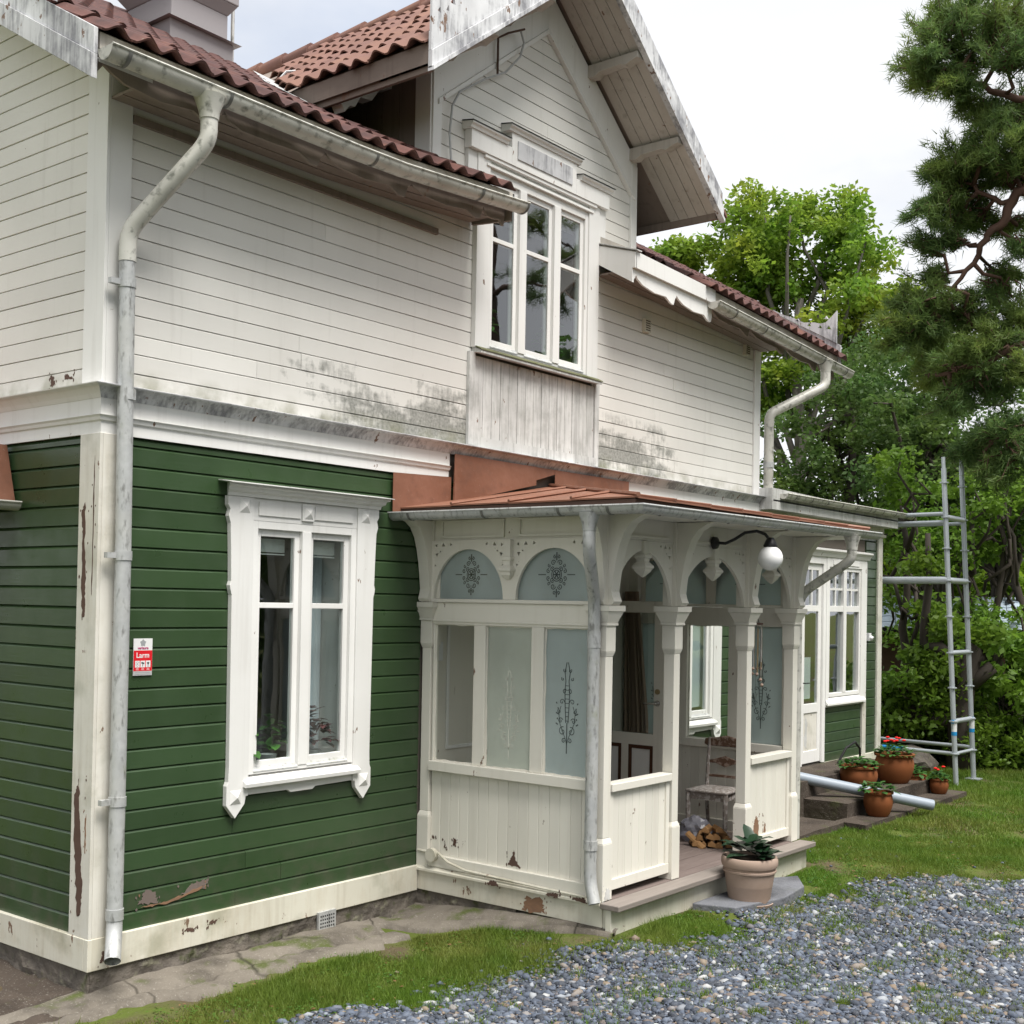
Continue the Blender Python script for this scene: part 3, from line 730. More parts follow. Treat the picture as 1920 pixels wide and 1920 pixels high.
# ---- corner boards
def corner_boards(z0, z1, mat):
    mb = MB(); mb.box(-.024, .0, -.024, .20, z0, z1); mb.build('corner_board', mat, house, bevel=.003)
    mb = MB(); mb.box(.001, .165, -.024, .0, z0, z1); mb.build('corner_board', mat, house, bevel=.003)
corner_boards(.205, 3.447, MAT['cornerpaint']); corner_boards(3.765, 5.86, MAT['trim'])
mb = MB(); mb.box(9.06, 9.215, -.024, .0, 3.765, 5.75); mb.build('corner_board', MAT['trim'], house, bevel=.003)
mb = MB(); mb.box(3.105, 3.215, -.030, .0, 5.86, 6.98); mb.build('corner_board', MAT['trim'], house, bevel=.003)
mb = MB(); mb.box(3.085, 3.104, -.015, .16, 5.86, 6.98); mb.build('corner_board', MAT['trim'], house, bevel=.003)
mb = MB(); mb.box(6.215, 6.32, -.030, .0, 5.75, 6.98); mb.build('corner_board', MAT['trim'], house, bevel=.003)
# flaked paint on the near corner and bare wood in the lowest green boards
blob_patch('paint_flake', 'x', -.0241, [(.105, 2.28), (.13, 2.24), (.15, 2.5), (.145, 2.8), (.165, 2.95), (.125, 3.0), (.118, 2.7), (.10, 2.45)], MAT['bareold'], house, jit=.008)
blob_patch('paint_flake', 'x', -.0241, [(.07, .36), (.11, .34), (.135, .6), (.165, .85), (.17, 1.1), (.12, 1.22), (.105, 1.0), (.075, .7), (.055, .5)], MAT['bareold'], house, jit=.009)
blob_patch('paint_flake', 'x', -.0241, [(.028, 2.4), (.034, 2.42), (.036, 3.1), (.028, 3.3), (.024, 2.9)], MAT['bareold'], house, jit=.003)
blob_patch('paint_flake', 'x', -.0241, [(.03, .75), (.04, .75), (.045, .95), (.03, 1.0)], MAT['rot'], house, jit=.004)
blob_patch('paint_flake', 'y', -.0302, [(.06, .05), (.13, .03), (.135, .10), (.08, .11)], MAT['bareold'], house, jit=.01)
blob_patch('paint_flake', 'y', -.0302, [(.72, .12), (.80, .10), (.82, .125), (.75, .135)], MAT['bareold'], house, jit=.008)
blob_patch('paint_flake', 'y', -.0302, [(.93, .125), (.985, .12), (1.0, .15), (.95, .15)], MAT['bareold'], house, jit=.008)
blob_patch('rotten_wood', 'y', -.0012, [(.36, .36), (.52, .34), (.50, .42), (.42, .45)], MAT['oldwood'], house, jit=.012)
blob_patch('rotten_wood', 'y', -.0012, [(.70, .36), (.92, .37), (.93, .44), (.80, .43)], MAT['oldwood'], house, jit=.012)
blob_patch('rotten_wood', 'y', -.0024, [(.38, .335), (.62, .345), (.90, .40), (.86, .37), (.6, .325)], MAT['rot'], house, jit=.007)
blob_patch('paint_flake', 'x', -.0012, [(.55, 3.81), (.60, 3.80), (.61, 3.88), (.57, 3.87)], MAT['bareold'], house, jit=.01)
blob_patch('paint_flake', 'x', -.0012, [(.34, 3.83), (.44, 3.84), (.43, 3.87), (.36, 3.85)], MAT['bareold'], house, jit=.008)

# ---- string course between the storeys
low = [(0, 3.447), (.016, 3.447), (.016, 3.522), (.030, 3.530), (.036, 3.550), (.048, 3.562), (.026, 3.566), (.026, 3.672), (0, 3.672)]
upp = [(0, 3.672), (.030, 3.672), (.045, 3.70), (.075, 3.738), (.118, 3.748), (.120, 3.754), (.03, 3.775), (0, 3.775)]
def course_y(prof, x0, x1, mat, mitre, name):
    A = [((-o if mitre else x0), -o, z) for o, z in prof]; B = [(x1, -o, z) for o, z in prof]; m = MB(); m.prism2(A, B); return m.build(name, mat, house)
def course_x(prof, y1, mat, name):
    A = [(-o-.0005, -o, z) for o, z in prof]; B = [(-o-.0005, y1, z) for o, z in prof]; m = MB(); m.prism2(A, B); return m.build(name, mat, house)
course_y(low, 0, 3.405, MAT['trim'], True, 'string_course'); course_y(low, 6.2, 9.26, MAT['trim'], False, 'string_course'); course_x(low, 8.5, MAT['trim'], 'string_course')
course_y(upp, 0, 9.30, MAT['weathered'], True, 'string_course_ledge'); course_x(upp, 8.5, MAT['trim'], 'string_course_ledge')

# ---- windows of the ground floor (two casements, carved surround)
def window_surround(dx, label):
    w = bpy.data.objects.new('window', None); col.objects.link(w); w.parent = house; w.location = (dx, 0, 0); w['label'] = label
    T = MAT['trim']; x0, x1, z0, z1 = W1; xm = (x0+x1)/2
    # side boards with a shaped outer edge and pointed foot
    for s in (-1, 1):
        e = x0 if s < 0 else x1
        pr_ = [(0, .985), (0, 3.125), (.235, 3.125), (.235, 3.06), (.215, 3.03), (.228, 2.98), (.21, 2.93), (.20, 2.70), (.195, 2.52), (.205, 2.49), (.20, 2.46), (.188, 2.42), (.178, 1.2), (.182, 1.1), (.195, 1.07), (.195, .93), (.115, .835), (.03, .93), (.02, .985)]
        poly = [(e+s*q[0], q[1]) for q in pr_]
        m = MB(); m.prism(poly, 'y', -.042, .0); sb = m.build('side_casing', T, w, bevel=.003)
        for zc, xc in ((.985, .115), (3.06, .085)):
            m = MB(); cx = e+s*xc; h = .05
            m.add([(cx-h, -.0425, zc-h), (cx+h, -.0425, zc-h), (cx+h, -.0425, zc+h), (cx-h, -.0425, zc+h), (cx, -.068, zc)], [(0,1,4),(1,2,4),(2,3,4),(3,0,4)]); m.build('diamond_block', T, w)
    m = MB(); m.box(x0+.001, x1-.001, -.030, .0, z1, 3.125); m.box(x0+.05, xm-.07, -.0405, -.030, 3.0, 3.10); m.box(xm+.07, x1-.05, -.0405, -.030, 3.0, 3.10); m.box(xm-.06, xm+.06, -.046, -.030, 2.985, 3.115)
    m.build('frieze', T, w, bevel=.003)
    m = MB(); cx, zc, h = xm, 3.045, .045
    m.add([(cx-h, -.0465, zc-h), (cx+h, -.0465, zc-h), (cx+h, -.0465, zc+h), (cx-h, -.0465, zc+h), (cx, -.07, zc)], [(0,1,4),(1,2,4),(2,3,4),(3,0,4)]); m.build('diamond_block', T, w)
    hood = [(0, 3.126), (.05, 3.126), (.055, 3.15), (.085, 3.165), (.09, 3.185), (.12, 3.195), (.12, 3.212), (0, 3.225)]
    m = MB(); m.prism2([(x0-.215-o*.6, -o, z) for o, z in hood], [(x1+.215+o*.6, -o, z) for o, z in hood]); m.build('hood', T, w)
    m = MB(); m.prism2([(x0-.30, -.006, 3.228), (x0-.30, -.150, 3.209), (x0-.30, -.150, 3.213), (x0-.30, -.006, 3.235)], [(x1+.30, -.006, 3.228), (x1+.30, -.150, 3.209), (x1+.30, -.150, 3.213), (x1+.30, -.006, 3.235)]); m.build('hood_flashing', MAT['greyboard'], w)
    m = MB(); m.prism([(-.0, 1.06), (-.075, 1.045), (-.08, 1.075), (-.0, 1.125)], 'x', x0-.05, x1+.05); m.build('sill', T, w, bevel=.003)
    m = MB(); m.prism([(x0+.001, 1.05), (x0+.001, .99), (xm-.14, .985), (xm-.11, .965), (xm+.11, .965), (xm+.14, .985), (x1-.001, .99), (x1-.001, 1.05)], 'y', -.03, 0); m.build('apron_board', T, w, bevel=.003)
    # outer frame, mullion
    m = MB(); f = .055
    m.box(x0, x0+f, -.028, .07, z0, z1); m.box(x1-f, x1, -.028, .07, z0, z1); m.box(x0+f, x1-f, -.028, .07, z1-f, z1); m.box(x0+f, x1-f, -.028, .07, z0, z0+.03); m.box(xm-.045, xm+.045, -.034, .07, z0+.03, z1-f)
    m.build('frame', T, w, bevel=.003)
    for a, b in ((x0+f, xm-.045), (xm+.045, x1-f)):
        m = MB(); g = .05; zt = 2.35; za, zb = z0+.03, z1-f
        m.box(a, a+g, .0, .045, za, zb); m.box(b-g, b, .0, .045, za, zb); m.box(a+g, b-g, .0, .045, zb-g, zb); m.box(a+g, b-g, .0, .045, za, za+.06); m.box(a+g, b-g, .0, .045, zt-.02, zt+.02)
        ca = m.build('casement', T, w, bevel=.003)
        for zz in ((za+.06, zt-.02), (zt+.02, zb-g)):
            m = MB(); m.box(a+g, b-g, .020, .024, *zz); m.build('pane', MAT['glass'], ca)
        m = MB(); m.prism([(-.0, za-.012), (-.03, za-.018), (-.03, za-.010), (-.0, za+.02)], 'x', a, b); m.build('drip_rail', MAT['galv'], ca)
        m = MB(); m.box(a+.06, b-.06, .10, .13, zb-.16, zb-.06); m.box(a+.06, b-.06, .10, .105, zb-.18, zb-.17); m.build('roller_blind', MAT['trim'], ca)
    # lining boards behind the glass
    m = MB(); m.box(x0-.002, x0+.03, .071, .34, z0, z1); m.box(x1-.03, x1+.002, .071, .34, z0, z1); m.box(x0, x1, .071, .40, z0-.04, z0+.0)
    m.build('lining', T, w)
    return w
window_surround(0, 'tall two-casement window in the green wall left of the porch')
window_surround(OFF3, 'two-casement window in the green wall behind the porch')
# pleated lace inside the second window
m = MB(); pts = [(7.10+i*.02, .085+.016*math.sin(i*1.9)) for i in range(36)]+[(8.0+i*.02, .085+.016*math.sin(i*1.9)) for i in range(6)]
for i in range(41): m.quad((*pts[i], 1.25), (*pts[i+1], 1.25), (*pts[i+1], 2.9), (*pts[i], 2.9))
tag(m.build('lace_curtain', MAT['lace'], smooth='all'), 'white pleated curtain hanging inside the window seen through the porch', 'curtain')

for i_, (xa, lab) in enumerate(((1.28, 'thin pale curtain at the left of the near ground floor window'), (2.10, 'thin pale curtain at the right of the near ground floor window'))):
    m = MB(); pts = [(xa+k*.013, .30+.014*math.sin(k*1.7)) for k in range(13)]
    for k in range(12): m.quad((*pts[k], 1.16), (*pts[k+1], 1.16), (*pts[k+1], 2.93), (*pts[k], 2.93))
    tag(m.build('side_curtain', MAT['lace'], smooth='all'), lab, 'curtain', 'side curtains of the near window')

# ---- triple window in the front gable
w2 = bpy.data.objects.new('window', None); col.objects.link(w2); w2.parent = house; w2['label'] = 'tall three-light gable window with stepped white head'
T = MAT['trim']; x0, x1, z0, z1 = W2; dp = -.052
m = MB(); m.box(3.685, x0, dp, .0, 4.64, 6.36); m.build('side_casing', T, w2, bevel=.004)
m = MB(); m.box(x1, 5.60, dp, .0, 4.64, 6.36); m.build('side_casing', T, w2, bevel=.004)
m = MB(); m.box(x0+.001, x1-.001, dp+.02, .0, z1, 6.36); m.box(x0-.06, x1+.06, dp-.012, dp+.02, z1+.03, z1+.055); m.box(x0-.10, x1+.10, dp-.022, dp+.02, 6.33, 6.36); m.build('head_board', T, w2, bevel=.003)
m = MB(); m.box(3.55, 4.12, -.085, .0, 6.361, 6.52); m.box(5.14, 5.72, -.085, .0, 6.361, 6.52); m.box(4.121, 5.139, -.085, .0, 6.361, 6.66); m.build('stepped_head', T, w2, bevel=.004)
m = MB(); m.box(4.20, 5.06, -.096, -.085, 6.43, 6.60); m.build('head_panel', MAT['weathered'], w2, bevel=.004)
for a, b, zt in ((3.52, 4.05, 6.52), (5.20, 5.75, 6.52), (4.06, 5.19, 6.66)):
    pr_ = [(0, zt), (.10, zt), (.105, zt+.02), (.125, zt+.035), (.125, zt+.05), (0, zt+.07)]
    m = MB(); m.prism2([(a, -o, z) for o, z in pr_], [(b, -o, z) for o, z in pr_]); m.build('head_moulding', T, w2)
    m = MB(); m.prism2([(a-.01, -.005, zt+.072), (a-.01, -.135, zt+.051), (a-.01, -.135, zt+.055), (a-.01, -.005, zt+.078)], [(b+.01, -.005, zt+.072), (b+.01, -.135, zt+.051), (b+.01, -.135, zt+.055), (b+.01, -.005, zt+.078)]); m.build('head_flashing', MAT['black'], w2)
m = MB(); m.box(5.601, 5.72, dp+.01, .0, 6.0, 6.36); m.build('casing_ear', T, w2, bevel=.003)
m = MB(); m.box(3.56, 3.684, dp+.01, .0, 6.0, 6.36); m.build('casing_ear', T, w2, bevel=.003)
# frame with two mullions, three casements
xs = [3.86, 4.36, 4.90, 5.42]
m = MB(); m.box(x0, x0+.05, -.036, .09, z0, z1); m.box(x1-.05, x1, -.036, .09, z0, z1); m.box(x0+.05, x1-.05, -.036, .09, z1-.05, z1); m.box(x0+.05, x1-.05, -.036, .09, z0, z0+.03)
for xx in xs[1:3]: m.box(xx-.05, xx+.05, -.046, .09, z0+.03, z1-.05)
m.build('frame', T, w2, bevel=.003)
for i in range(3):
    a = xs[i]+.05; b = xs[i+1]-.05; g = .05; za, zb, zt = z0+.03, z1-.05, 5.66
    m = MB(); m.box(a, a+g, -.012, .04, za, zb); m.box(b-g, b, -.012, .04, za, zb); m.box(a+g, b-g, -.012, .04, zb-g, zb); m.box(a+g, b-g, -.012, .04, za, za+.06); m.box(a+g, b-g, -.012, .04, zt-.02, zt+.02)
    ca = m.build('casement', T, w2, bevel=.003)
    for zz in ((za+.06, zt-.02), (zt+.02, zb-g)):
        m = MB(); m.box(a+g, b-g, -.001, .003, *zz); m.build('pane', MAT['glass'], ca)
    m = MB(); m.prism([(-.012, za-.012), (-.042, za-.018), (-.042, za-.010), (-.012, za+.02)], 'x', a, b); m.build('drip_rail', MAT['galv'], ca)
m = MB(); m.prism([(-.0, 4.60), (-.11, 4.583), (-.11, 4.608), (-.0, 4.655)], 'x', 3.70, 5.60); m.build('sill', MAT['greyboard'], w2, bevel=.003)
m = MB(); m.prism([(-.05, 4.640), (-.112, 4.611), (-.116, 4.608), (-.116, 4.615), (-.106, 4.625), (-.05, 4.652)], 'x', 3.69, 5.61)
MAT['moss'] = concrete('mossy_sill', (.085, .09, .04), (.16, .16, .10), .8); m.build('mossy_edge', MAT['moss'], w2)
# vertical boards below it
m = MB(); m.box(3.64, 3.72, -.034, .0, 3.776, 4.60); m.build('apron_casing', MAT['greyboard'], w2, bevel=.003)
m = MB(); m.box(5.60, 5.67, -.034, .0, 3.776, 4.60); m.build('apron_casing', MAT['greyboard'], w2, bevel=.003)
n = 15
for i in range(n):
    a = 3.722+i*(5.598-3.722)/n; b = a+(5.598-3.722)/n-.006
    m = MB(); m.box(a, b, -.020+random.uniform(-.002, .002), .0, 3.80, 4.572); m.build('apron_board', MAT['greyboard'], w2, bevel=.003)
m = MB(); m.box(3.722, 5.598, -.028, -.0225, 3.776, 3.86); m.build('apron_rail', MAT['greyboard'], w2)
# small wall vents
for vx, vz in ((6.50, 5.36), (8.78, 5.50)):
    m = MB(); m.box(vx, vx+.11, -.045, 0, vz-.07, vz+.07); vo = m.build('wall_vent', MAT['base'], house)
    m = MB()
    for j in range(5): m.box(vx+.012, vx+.098, -.0465, -.045, vz-.055+j*.024, vz-.043+j*.024)
    m.build('louvre', MAT['bareold'], vo)

# ---- roof of the main house
SL = .58; SA = math.atan(SL)
def sag(x): return np.interp(x, [-.5, 2.0, 3.7, 5.4, 7, 10.7], [0, .01, .13, .10, .03, -.17])
def rtop(y, x=0): return 5.76 + SL*(y+.5) + float(sag(x))*max(0, 1-(y+.5)/1.2)
roof = MB()
def slab(mb, x0, x1, y0, y1, th, nx=8):
    xs_ = np.linspace(x0, x1, nx+1)
    for i in range(nx):
        a, b = xs_[i], xs_[i+1]
        T0 = [(a, y0, rtop(y0, a)), (b, y0, rtop(y0, b)), (b, y1, rtop(y1, b)), (a, y1, rtop(y1, a))]
        mb.prism2([(p[0], p[1], p[2]-th) for p in T0], T0)
slab(roof, -.38, 10.55, .16, 4.3, .10, 12)
slab(roof, -.38, 3.66, -.46, .16, .10); slab(roof, 5.63, 10.55, -.44, .16, .10)
roof.prism([(4.3, 8.53), (9.2, 5.6), (9.2, 5.5), (4.3, 8.43)], 'x', -.38, 10.55)
roof_o = roof.build('roof', MAT['soffit'], house)

def tile_mesh(name, mat, w=.2, L=.40, amp=.026, th=.014):
    n = 10; m = MB(); xs_ = [w*1.08*i/n for i in range(n+1)]
    zf = lambda x: amp*math.cos(2*math.pi*x/w+math.pi*.9)
    V = []
    for yy, dz in ((0, .022), (L, -.004)):
        V += [(x, yy, zf(x)+dz) for x in xs_]
    for yy, dz in ((0, .022), (L, -.004)):
        V += [(x, yy, zf(x)+dz-th) for x in xs_]
    k = n+1; F = []
    for i in range(n):
        F += [(i, i+1, k+i+1, k+i), (2*k+i, 3*k+i, 3*k+i+1, 2*k+i+1), (i, 2*k+i, 2*k+i+1, i+1), (k+i, k+i+1, 3*k+i+1, 3*k+i)]
    F += [(0, k, 3*k, 2*k), (n, 2*k+n, 3*k+n, k+n)]
    m.add(V, F); me = m.mesh(name, mat, True); return me
TM = tile_mesh('tile', MAT['tile']); TM2 = tile_mesh('tile', MAT['tile2'], .2, .41)
def put_tile(me, org, X, Y, parent):
    Z = X.cross(Y); o = link('tile', me, parent)
    j = random.uniform(-.03, .03); Y2 = (Y+X*j).normalized(); X2 = Y2.cross(Z)
    org = Vector(org)+Y*random.uniform(-.025, .02)+Z*random.uniform(0, .010)
    o.matrix_local = Matrix(((X2.x, Y2.x, Z.x, org.x), (X2.y, Y2.y, Z.y, org.y), (X2.z, Y2.z, Z.z, org.z), (0, 0, 0, 1)))
Ydir = Vector((0, math.cos(SA), math.sin(SA)))
def tile_rows(x0, x1, rows, parent):
    x = x0
    while x < x1-.1:
        for k in range(rows):
            yy = -.52+k*.33*math.cos(SA)
            if k == 2 and x > 2.95 and x < 6.3: continue
            z0 = rtop(yy, x); z1_ = rtop(yy, x+.2); z2 = rtop(yy+.3, x)
            X = Vector((.2, 0, z1_-z0)).normalized(); Y = Vector((0, .3, z2-z0)).normalized()
            put_tile(TM, (x, yy, z0+.035), X, (Y-X*Y.dot(X)).normalized(), parent)
        x += .2
tile_rows(-.40, 3.62, 3, roof_o); tile_rows(7.0, 10.5, 2, roof_o)
# rows higher up, far less visible: one corrugated sheet of tiles
def tile_field(x0, x1, y0, y1, mat, parent, zf, cut=None):
    nx = int((x1-x0)/.025); rows = int((y1-y0)/.28); V = []; F = []
    for k in range(rows):
        ya, yb = y0+k*(y1-y0)/rows, y0+(k+1)*(y1-y0)/rows+.03
        o = len(V)
        for i in range(nx+1):
            x = x0+i*.025; w = .026*math.cos(2*math.pi*x/.2)
            V += [(x, ya, zf(x, ya)+.065+w), (x, yb, zf(x, yb)+.037+w), (x, ya, zf(x, ya)+.045+w)]
        for i in range(nx):
            a = o+3*i; F += [(a, a+3, a+4, a+1), (a+2, a+5, a+3, a)]
    m = MB(); m.add(V, F); f = m.build('tile_field', mat, parent, smooth=True); f['kind'] = 'stuff'; return f
tile_field(-.40, 3.1, .34, 4.25, MAT['tile'], roof_o, lambda x, y: rtop(y, x))
tile_field(6.35, 10.5, .05, 4.25, MAT['tile'], roof_o, lambda x, y: rtop(y, x))

# eave fascia (scalloped) behind the gutter, soffit boards
def scallop(x0, x1, y, ztop, zbot, parent, mat, step=.9, ragged=0):
    pts = [(x1, ztop+float(sag(x1))), (x0, ztop+float(sag(x0)))]
    x = x0; low_ = []
    while x < x1-.02:
        b = min(step, x1-x)
        for q, dz in ((0, .0), (.05, .05), (.10, .02), (.22, -.015), (.5, -.03), (.78, -.015), (.90, -.06), (.97, -.06)):
            xx = x+q*b; low_.append((xx, zbot+dz+float(sag(xx))+random.uniform(-ragged, ragged)))
        x += step
    low_.append((x1, zbot+float(sag(x1))))
    return fill_panel('scalloped_fascia', pts+low_, [], lambda u, v, w: (u, y-w, v), .022, mat, parent)
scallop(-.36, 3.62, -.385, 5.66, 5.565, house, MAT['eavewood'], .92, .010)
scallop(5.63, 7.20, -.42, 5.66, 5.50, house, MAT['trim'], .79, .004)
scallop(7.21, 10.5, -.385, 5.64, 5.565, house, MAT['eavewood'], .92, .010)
m = MB(); m.prism([(5.62, 5.86), (5.62, 5.70), (7.22, 5.66), (7.22, 5.81)], 'y', -.475, -.443); m.build('eave_moulding', MAT['trim'], house)
m = MB(); m.prism([(-.442, 5.56), (-.03, 5.80), (-.03, 5.985), (-.475, 5.85), (-.475, 5.70), (-.442, 5.70)], 'x', 5.60, 5.629); m.build('verge_return', MAT['trim'], house)
m = MB(); m.prism([(-.50, 5.862), (-.03, 6.005), (-.03, 6.015), (-.50, 5.872)], 'x', 5.59, 5.68); m.build('verge_flashing', MAT['greyboard'], house)
m = MB(); m.prism([(-.46, 5.66), (-.03, 5.70), (-.03, 6.0), (-.46, 5.86)], 'x', 3.63, 3.66); m.build('verge_return', MAT['eavewood'], house)
for (a, b) in ((.0, 3.62), (5.63, 9.2)):
    n = 3
    for i in range(n):
        ya = -.40+i*.128; m = MB()
        xs_ = np.linspace(a, b, 7)
        for j in range(6):
            za, zb = 5.605+float(sag(xs_[j]))*.9, 5.605+float(sag(xs_[j+1]))*.9
            m.prism2([(xs_[j], ya, za), (xs_[j], ya+.124, za+.004), (xs_[j], ya+.124, za+.02), (xs_[j], ya, za+.02)], [(xs_[j+1], ya, zb), (xs_[j+1], ya+.124, zb+.004), (xs_[j+1], ya+.124, zb+.02), (xs_[j+1], ya, zb+.02)])
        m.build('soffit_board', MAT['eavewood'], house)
m = MB(); m.box(.17, 3.2, -.03, .0, 5.51, 5.56); m.build('eave_batten', MAT['eavewood'], house)
# rake (verge) boards of the near gable and of the far one
for xr, nm in ((-.40, 0), (10.58, 1)):
    for k, (off, h, t_, mt) in enumerate(((-.02, .16, .03, MAT['weathered']), (-.18, .15, .045, MAT['weathered']))):
        m = MB(); A = []; y0_, y1_ = -.47, 4.3
        zz = lambda y: 5.80+SL*(y+.5)+off
        poly = [(y0_, zz(y0_)-h), (y1_, zz(y1_)-h), (y1_, zz(y1_)), (y0_, zz(y0_))]
        m.prism(poly, 'x', xr-t_, xr); m.build('verge_board', mt, house, bevel=.003)
m = MB(); m.prism([(-.46, 5.62), (4.3, 8.38), (4.3, 8.36), (-.46, 5.60)], 'x', -.38, -.0); m.build('verge_soffit', MAT['trim'], house)
m = MB(); m.prism([(-.46, 5.50), (4.3, 8.28), (4.3, 8.26), (-.46, 5.48)], 'x', 9.22, 10.56); m.build('verge_soffit', MAT['trim'], house)
# fretwork on the far and near verge
def fret(xp, y0_, L, zb, hgt, parent):
    out_ = []
    for i in range(13):
        q = i/12; out_.append((y0_+L*q, zb+SL*L*q+hgt*(.06+.9*math.exp(-q*4.2)+.05*math.sin(q*19+1)*(1-q))))
    outer = [(y0_, zb), (y0_+L, zb+SL*L)] + out_[::-1]
    holes = []
    for (q, v, s) in ((.12, .35, .035), (.25, .25, .03), (.42, .15, .03), (.6, .12, .025), (.16, .62, .025)):
        cy, cz = y0_+L*q, zb+SL*L*q+hgt*v; holes.append([(cy-s, cz-s*.7), (cy+s, cz-s*.3), (cy, cz+s)])
    fill_panel('verge_fretwork', outer, holes, lambda u, v, w: (xp-w, u, v), .025, MAT['weathered'], parent)
fret(10.56, -.42, .9, 5.83, .42, house); fret(-.42, -.05, .62, 6.07, .14, house)

# ---- chimney, mast, valley flashing
m = MB(); cx0, cx1, cy0, cy1 = 2.36, 3.02, 2.6, 3.3
m.box(cx0, cx1, cy0, cy1, 6.8, 8.06)
m.prism2([(cx0, cy0, 8.06), (cx1, cy0, 8.06), (cx1, cy1, 8.06), (cx0, cy1, 8.06)], [(cx0-.07, cy0-.07, 8.16), (cx1+.07, cy0-.07, 8.16), (cx1+.07, cy1+.07, 8.16), (cx0-.07, cy1+.07, 8.16)])
m.box(cx0-.075, cx1+.075, cy0-.075, cy1+.075, 8.161, 8.30); m.box(cx0-.04, cx1+.04, cy0-.04, cy1+.04, 8.301, 9.3)
ch = m.build('chimney', MAT['chimney'], house, bevel=.01)
m = MB(); e = .012
m.prism2([(cx0-e, cy0-e, 7.80), (cx1+e, cy0-e, 7.80), (cx1+e, cy1, 7.80), (cx0-e, cy1, 7.80)], [(cx0-.10, cy0-.10, 7.775), (cx1+.10, cy0-.10, 7.775), (cx1+.10, cy1, 7.775), (cx0-.10, cy1, 7.775)])
m.prism2([(cx0-.02, cy0-.02, 7.2), (cx1+.05, cy0-.02, 7.2), (cx1+.05, cy1, 7.2), (cx0-.02, cy1, 7.2)], [(cx0-.05, cy0-.05, 7.77), (cx1+.03, cy0-.05, 7.77), (cx1+.03, cy1, 7.77), (cx0-.05, cy1, 7.77)])
m.build('chimney_collar', MAT['chimney'], ch)
m = MB(); m.tube([(3.2, 2.75, 7.2), (3.2, 2.75, 9.6)], .018, 8); m.build('antenna_mast', MAT['galv'], house, smooth=True)
m = MB(); m.tube([(3.05, 1.9, 7.25), (3.12, 1.85, 7.36), (3.25, 1.8, 7.40), (3.36, 1.8, 7.36), (3.42, 1.85, 7.26)], .012, 6); m.build('roof_cable', MAT['greyplastic'], house, smooth=True)

# ---- front gable (dormer) roof
DX, DS = 4.715, .76; DA = math.atan(DS); OV = -.66; ZT, ZU = 8.52, 8.24
dr = MB()
for s in (-1, 1):
    A = [(DX, ZU+.06), (DX+s*2.31, ZU+.06-DS*2.31), (DX+s*2.31, ZT-.06-DS*2.31), (DX, ZT-.06)]
    dr.prism(A, 'y', OV+.05, 4.6)
dro = dr.build('gable_roof', MAT['eavewood'], house)
# soffit boards running down the slope, under the overhang
for s in (-1, 1):
    for i in range(5):
        ya = OV+.055+i*.112
        A = [(DX, ZU+.035), (DX+s*2.28, ZU+.035-DS*2.28), (DX+s*2.28, ZU+.058-DS*2.28), (DX, ZU+.058)]
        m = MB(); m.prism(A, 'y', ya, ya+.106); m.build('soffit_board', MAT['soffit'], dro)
    # purlin ends
    for dx_ in (.72, 1.50):
        xx = DX+s*dx_; zz = ZU-DS*dx_
        poly = [(OV+.06, zz+.03), (0, zz+.03), (0, zz-.09), (-.10, zz-.10), (-.16, zz-.065), (-.40, zz-.055), (-.46, zz-.075), (-.52, zz-.05), (OV+.06, zz-.03)]
        m = MB(); m.prism(poly, 'x', xx-.055, xx+.055); m.build('purlin_end', MAT['soffit'], dro, bevel=.006)
    # eave box
    xx = DX+s*2.28
    m = MB(); m.box(min(xx, xx-s*.03), max(xx, xx-s*.03), OV+.06, 4, ZU-DS*2.28-.01, ZU-DS*2.28+.07); m.build('eave_fascia', MAT['eavewood'], dro)
    # barge boards
    for (dz0, dz1, t0, mt) in ((.02, .16, .045, MAT['weathered']), (.16, .31, .032, MAT['weathered'])):
        L = 2.33
        A = [(DX, ZU+dz0), (DX+s*L, ZU+dz0-DS*L), (DX+s*L, ZU+dz1-DS*L), (DX, ZU+dz1)]
        m = MB(); m.prism(A, 'y', OV+.05-t0, OV+.05); m.build('barge_board', mt, dro, bevel=.004)
    m = MB(); A = [(DX, ZU+.0), (DX+s*2.33, ZU+.0-DS*2.33), (DX+s*2.33, ZU+.035-DS*2.33), (DX, ZU+.035)]; m.prism(A, 'y', OV-.012, OV+.049); m.build('barge_moulding', MAT['weathered'], dro)
    # frieze boards on the wall along the slope
    A = [(DX, 8.23), (DX+s*1.60, 8.23-DS*1.60), (DX+s*1.60, 7.84-DS*1.60), (DX, 7.84)]
    m = MB(); m.prism(A, 'y', -.028, .0); m.build('rake_frieze', MAT['trim'], dro, bevel=.003)
    A = [(DX, 7.84), (DX+s*1.55, 7.84-DS*1.55), (DX+s*1.55, 7.79-DS*1.55), (DX, 7.79)]
    m = MB(); m.prism(A, 'y', -.045, .0); m.build('rake_moulding', MAT['trim'], dro, bevel=.004)
# fretwork on the near barge foot
fill_panel('barge_fretwork', [(2.385, 6.775), (3.5, 6.775+.76*1.115), (3.5, 7.95), (3.2, 7.80), (2.95, 7.52), (2.8, 7.42), (2.62, 7.30), (2.50, 7.20), (2.39, 7.22)],
           [[(2.45, 6.96), (2.49, 6.95), (2.48, 7.0)], [(2.6, 7.08), (2.66, 7.08), (2.64, 7.15)], [(2.72, 7.16), (2.78, 7.2), (2.73, 7.24)], [(2.55, 7.0), (2.585, 7.0), (2.575, 7.05)]],
           lambda uu_, v, w: (uu_, OV+.04-w, v), .022, MAT['weathered'], dro)
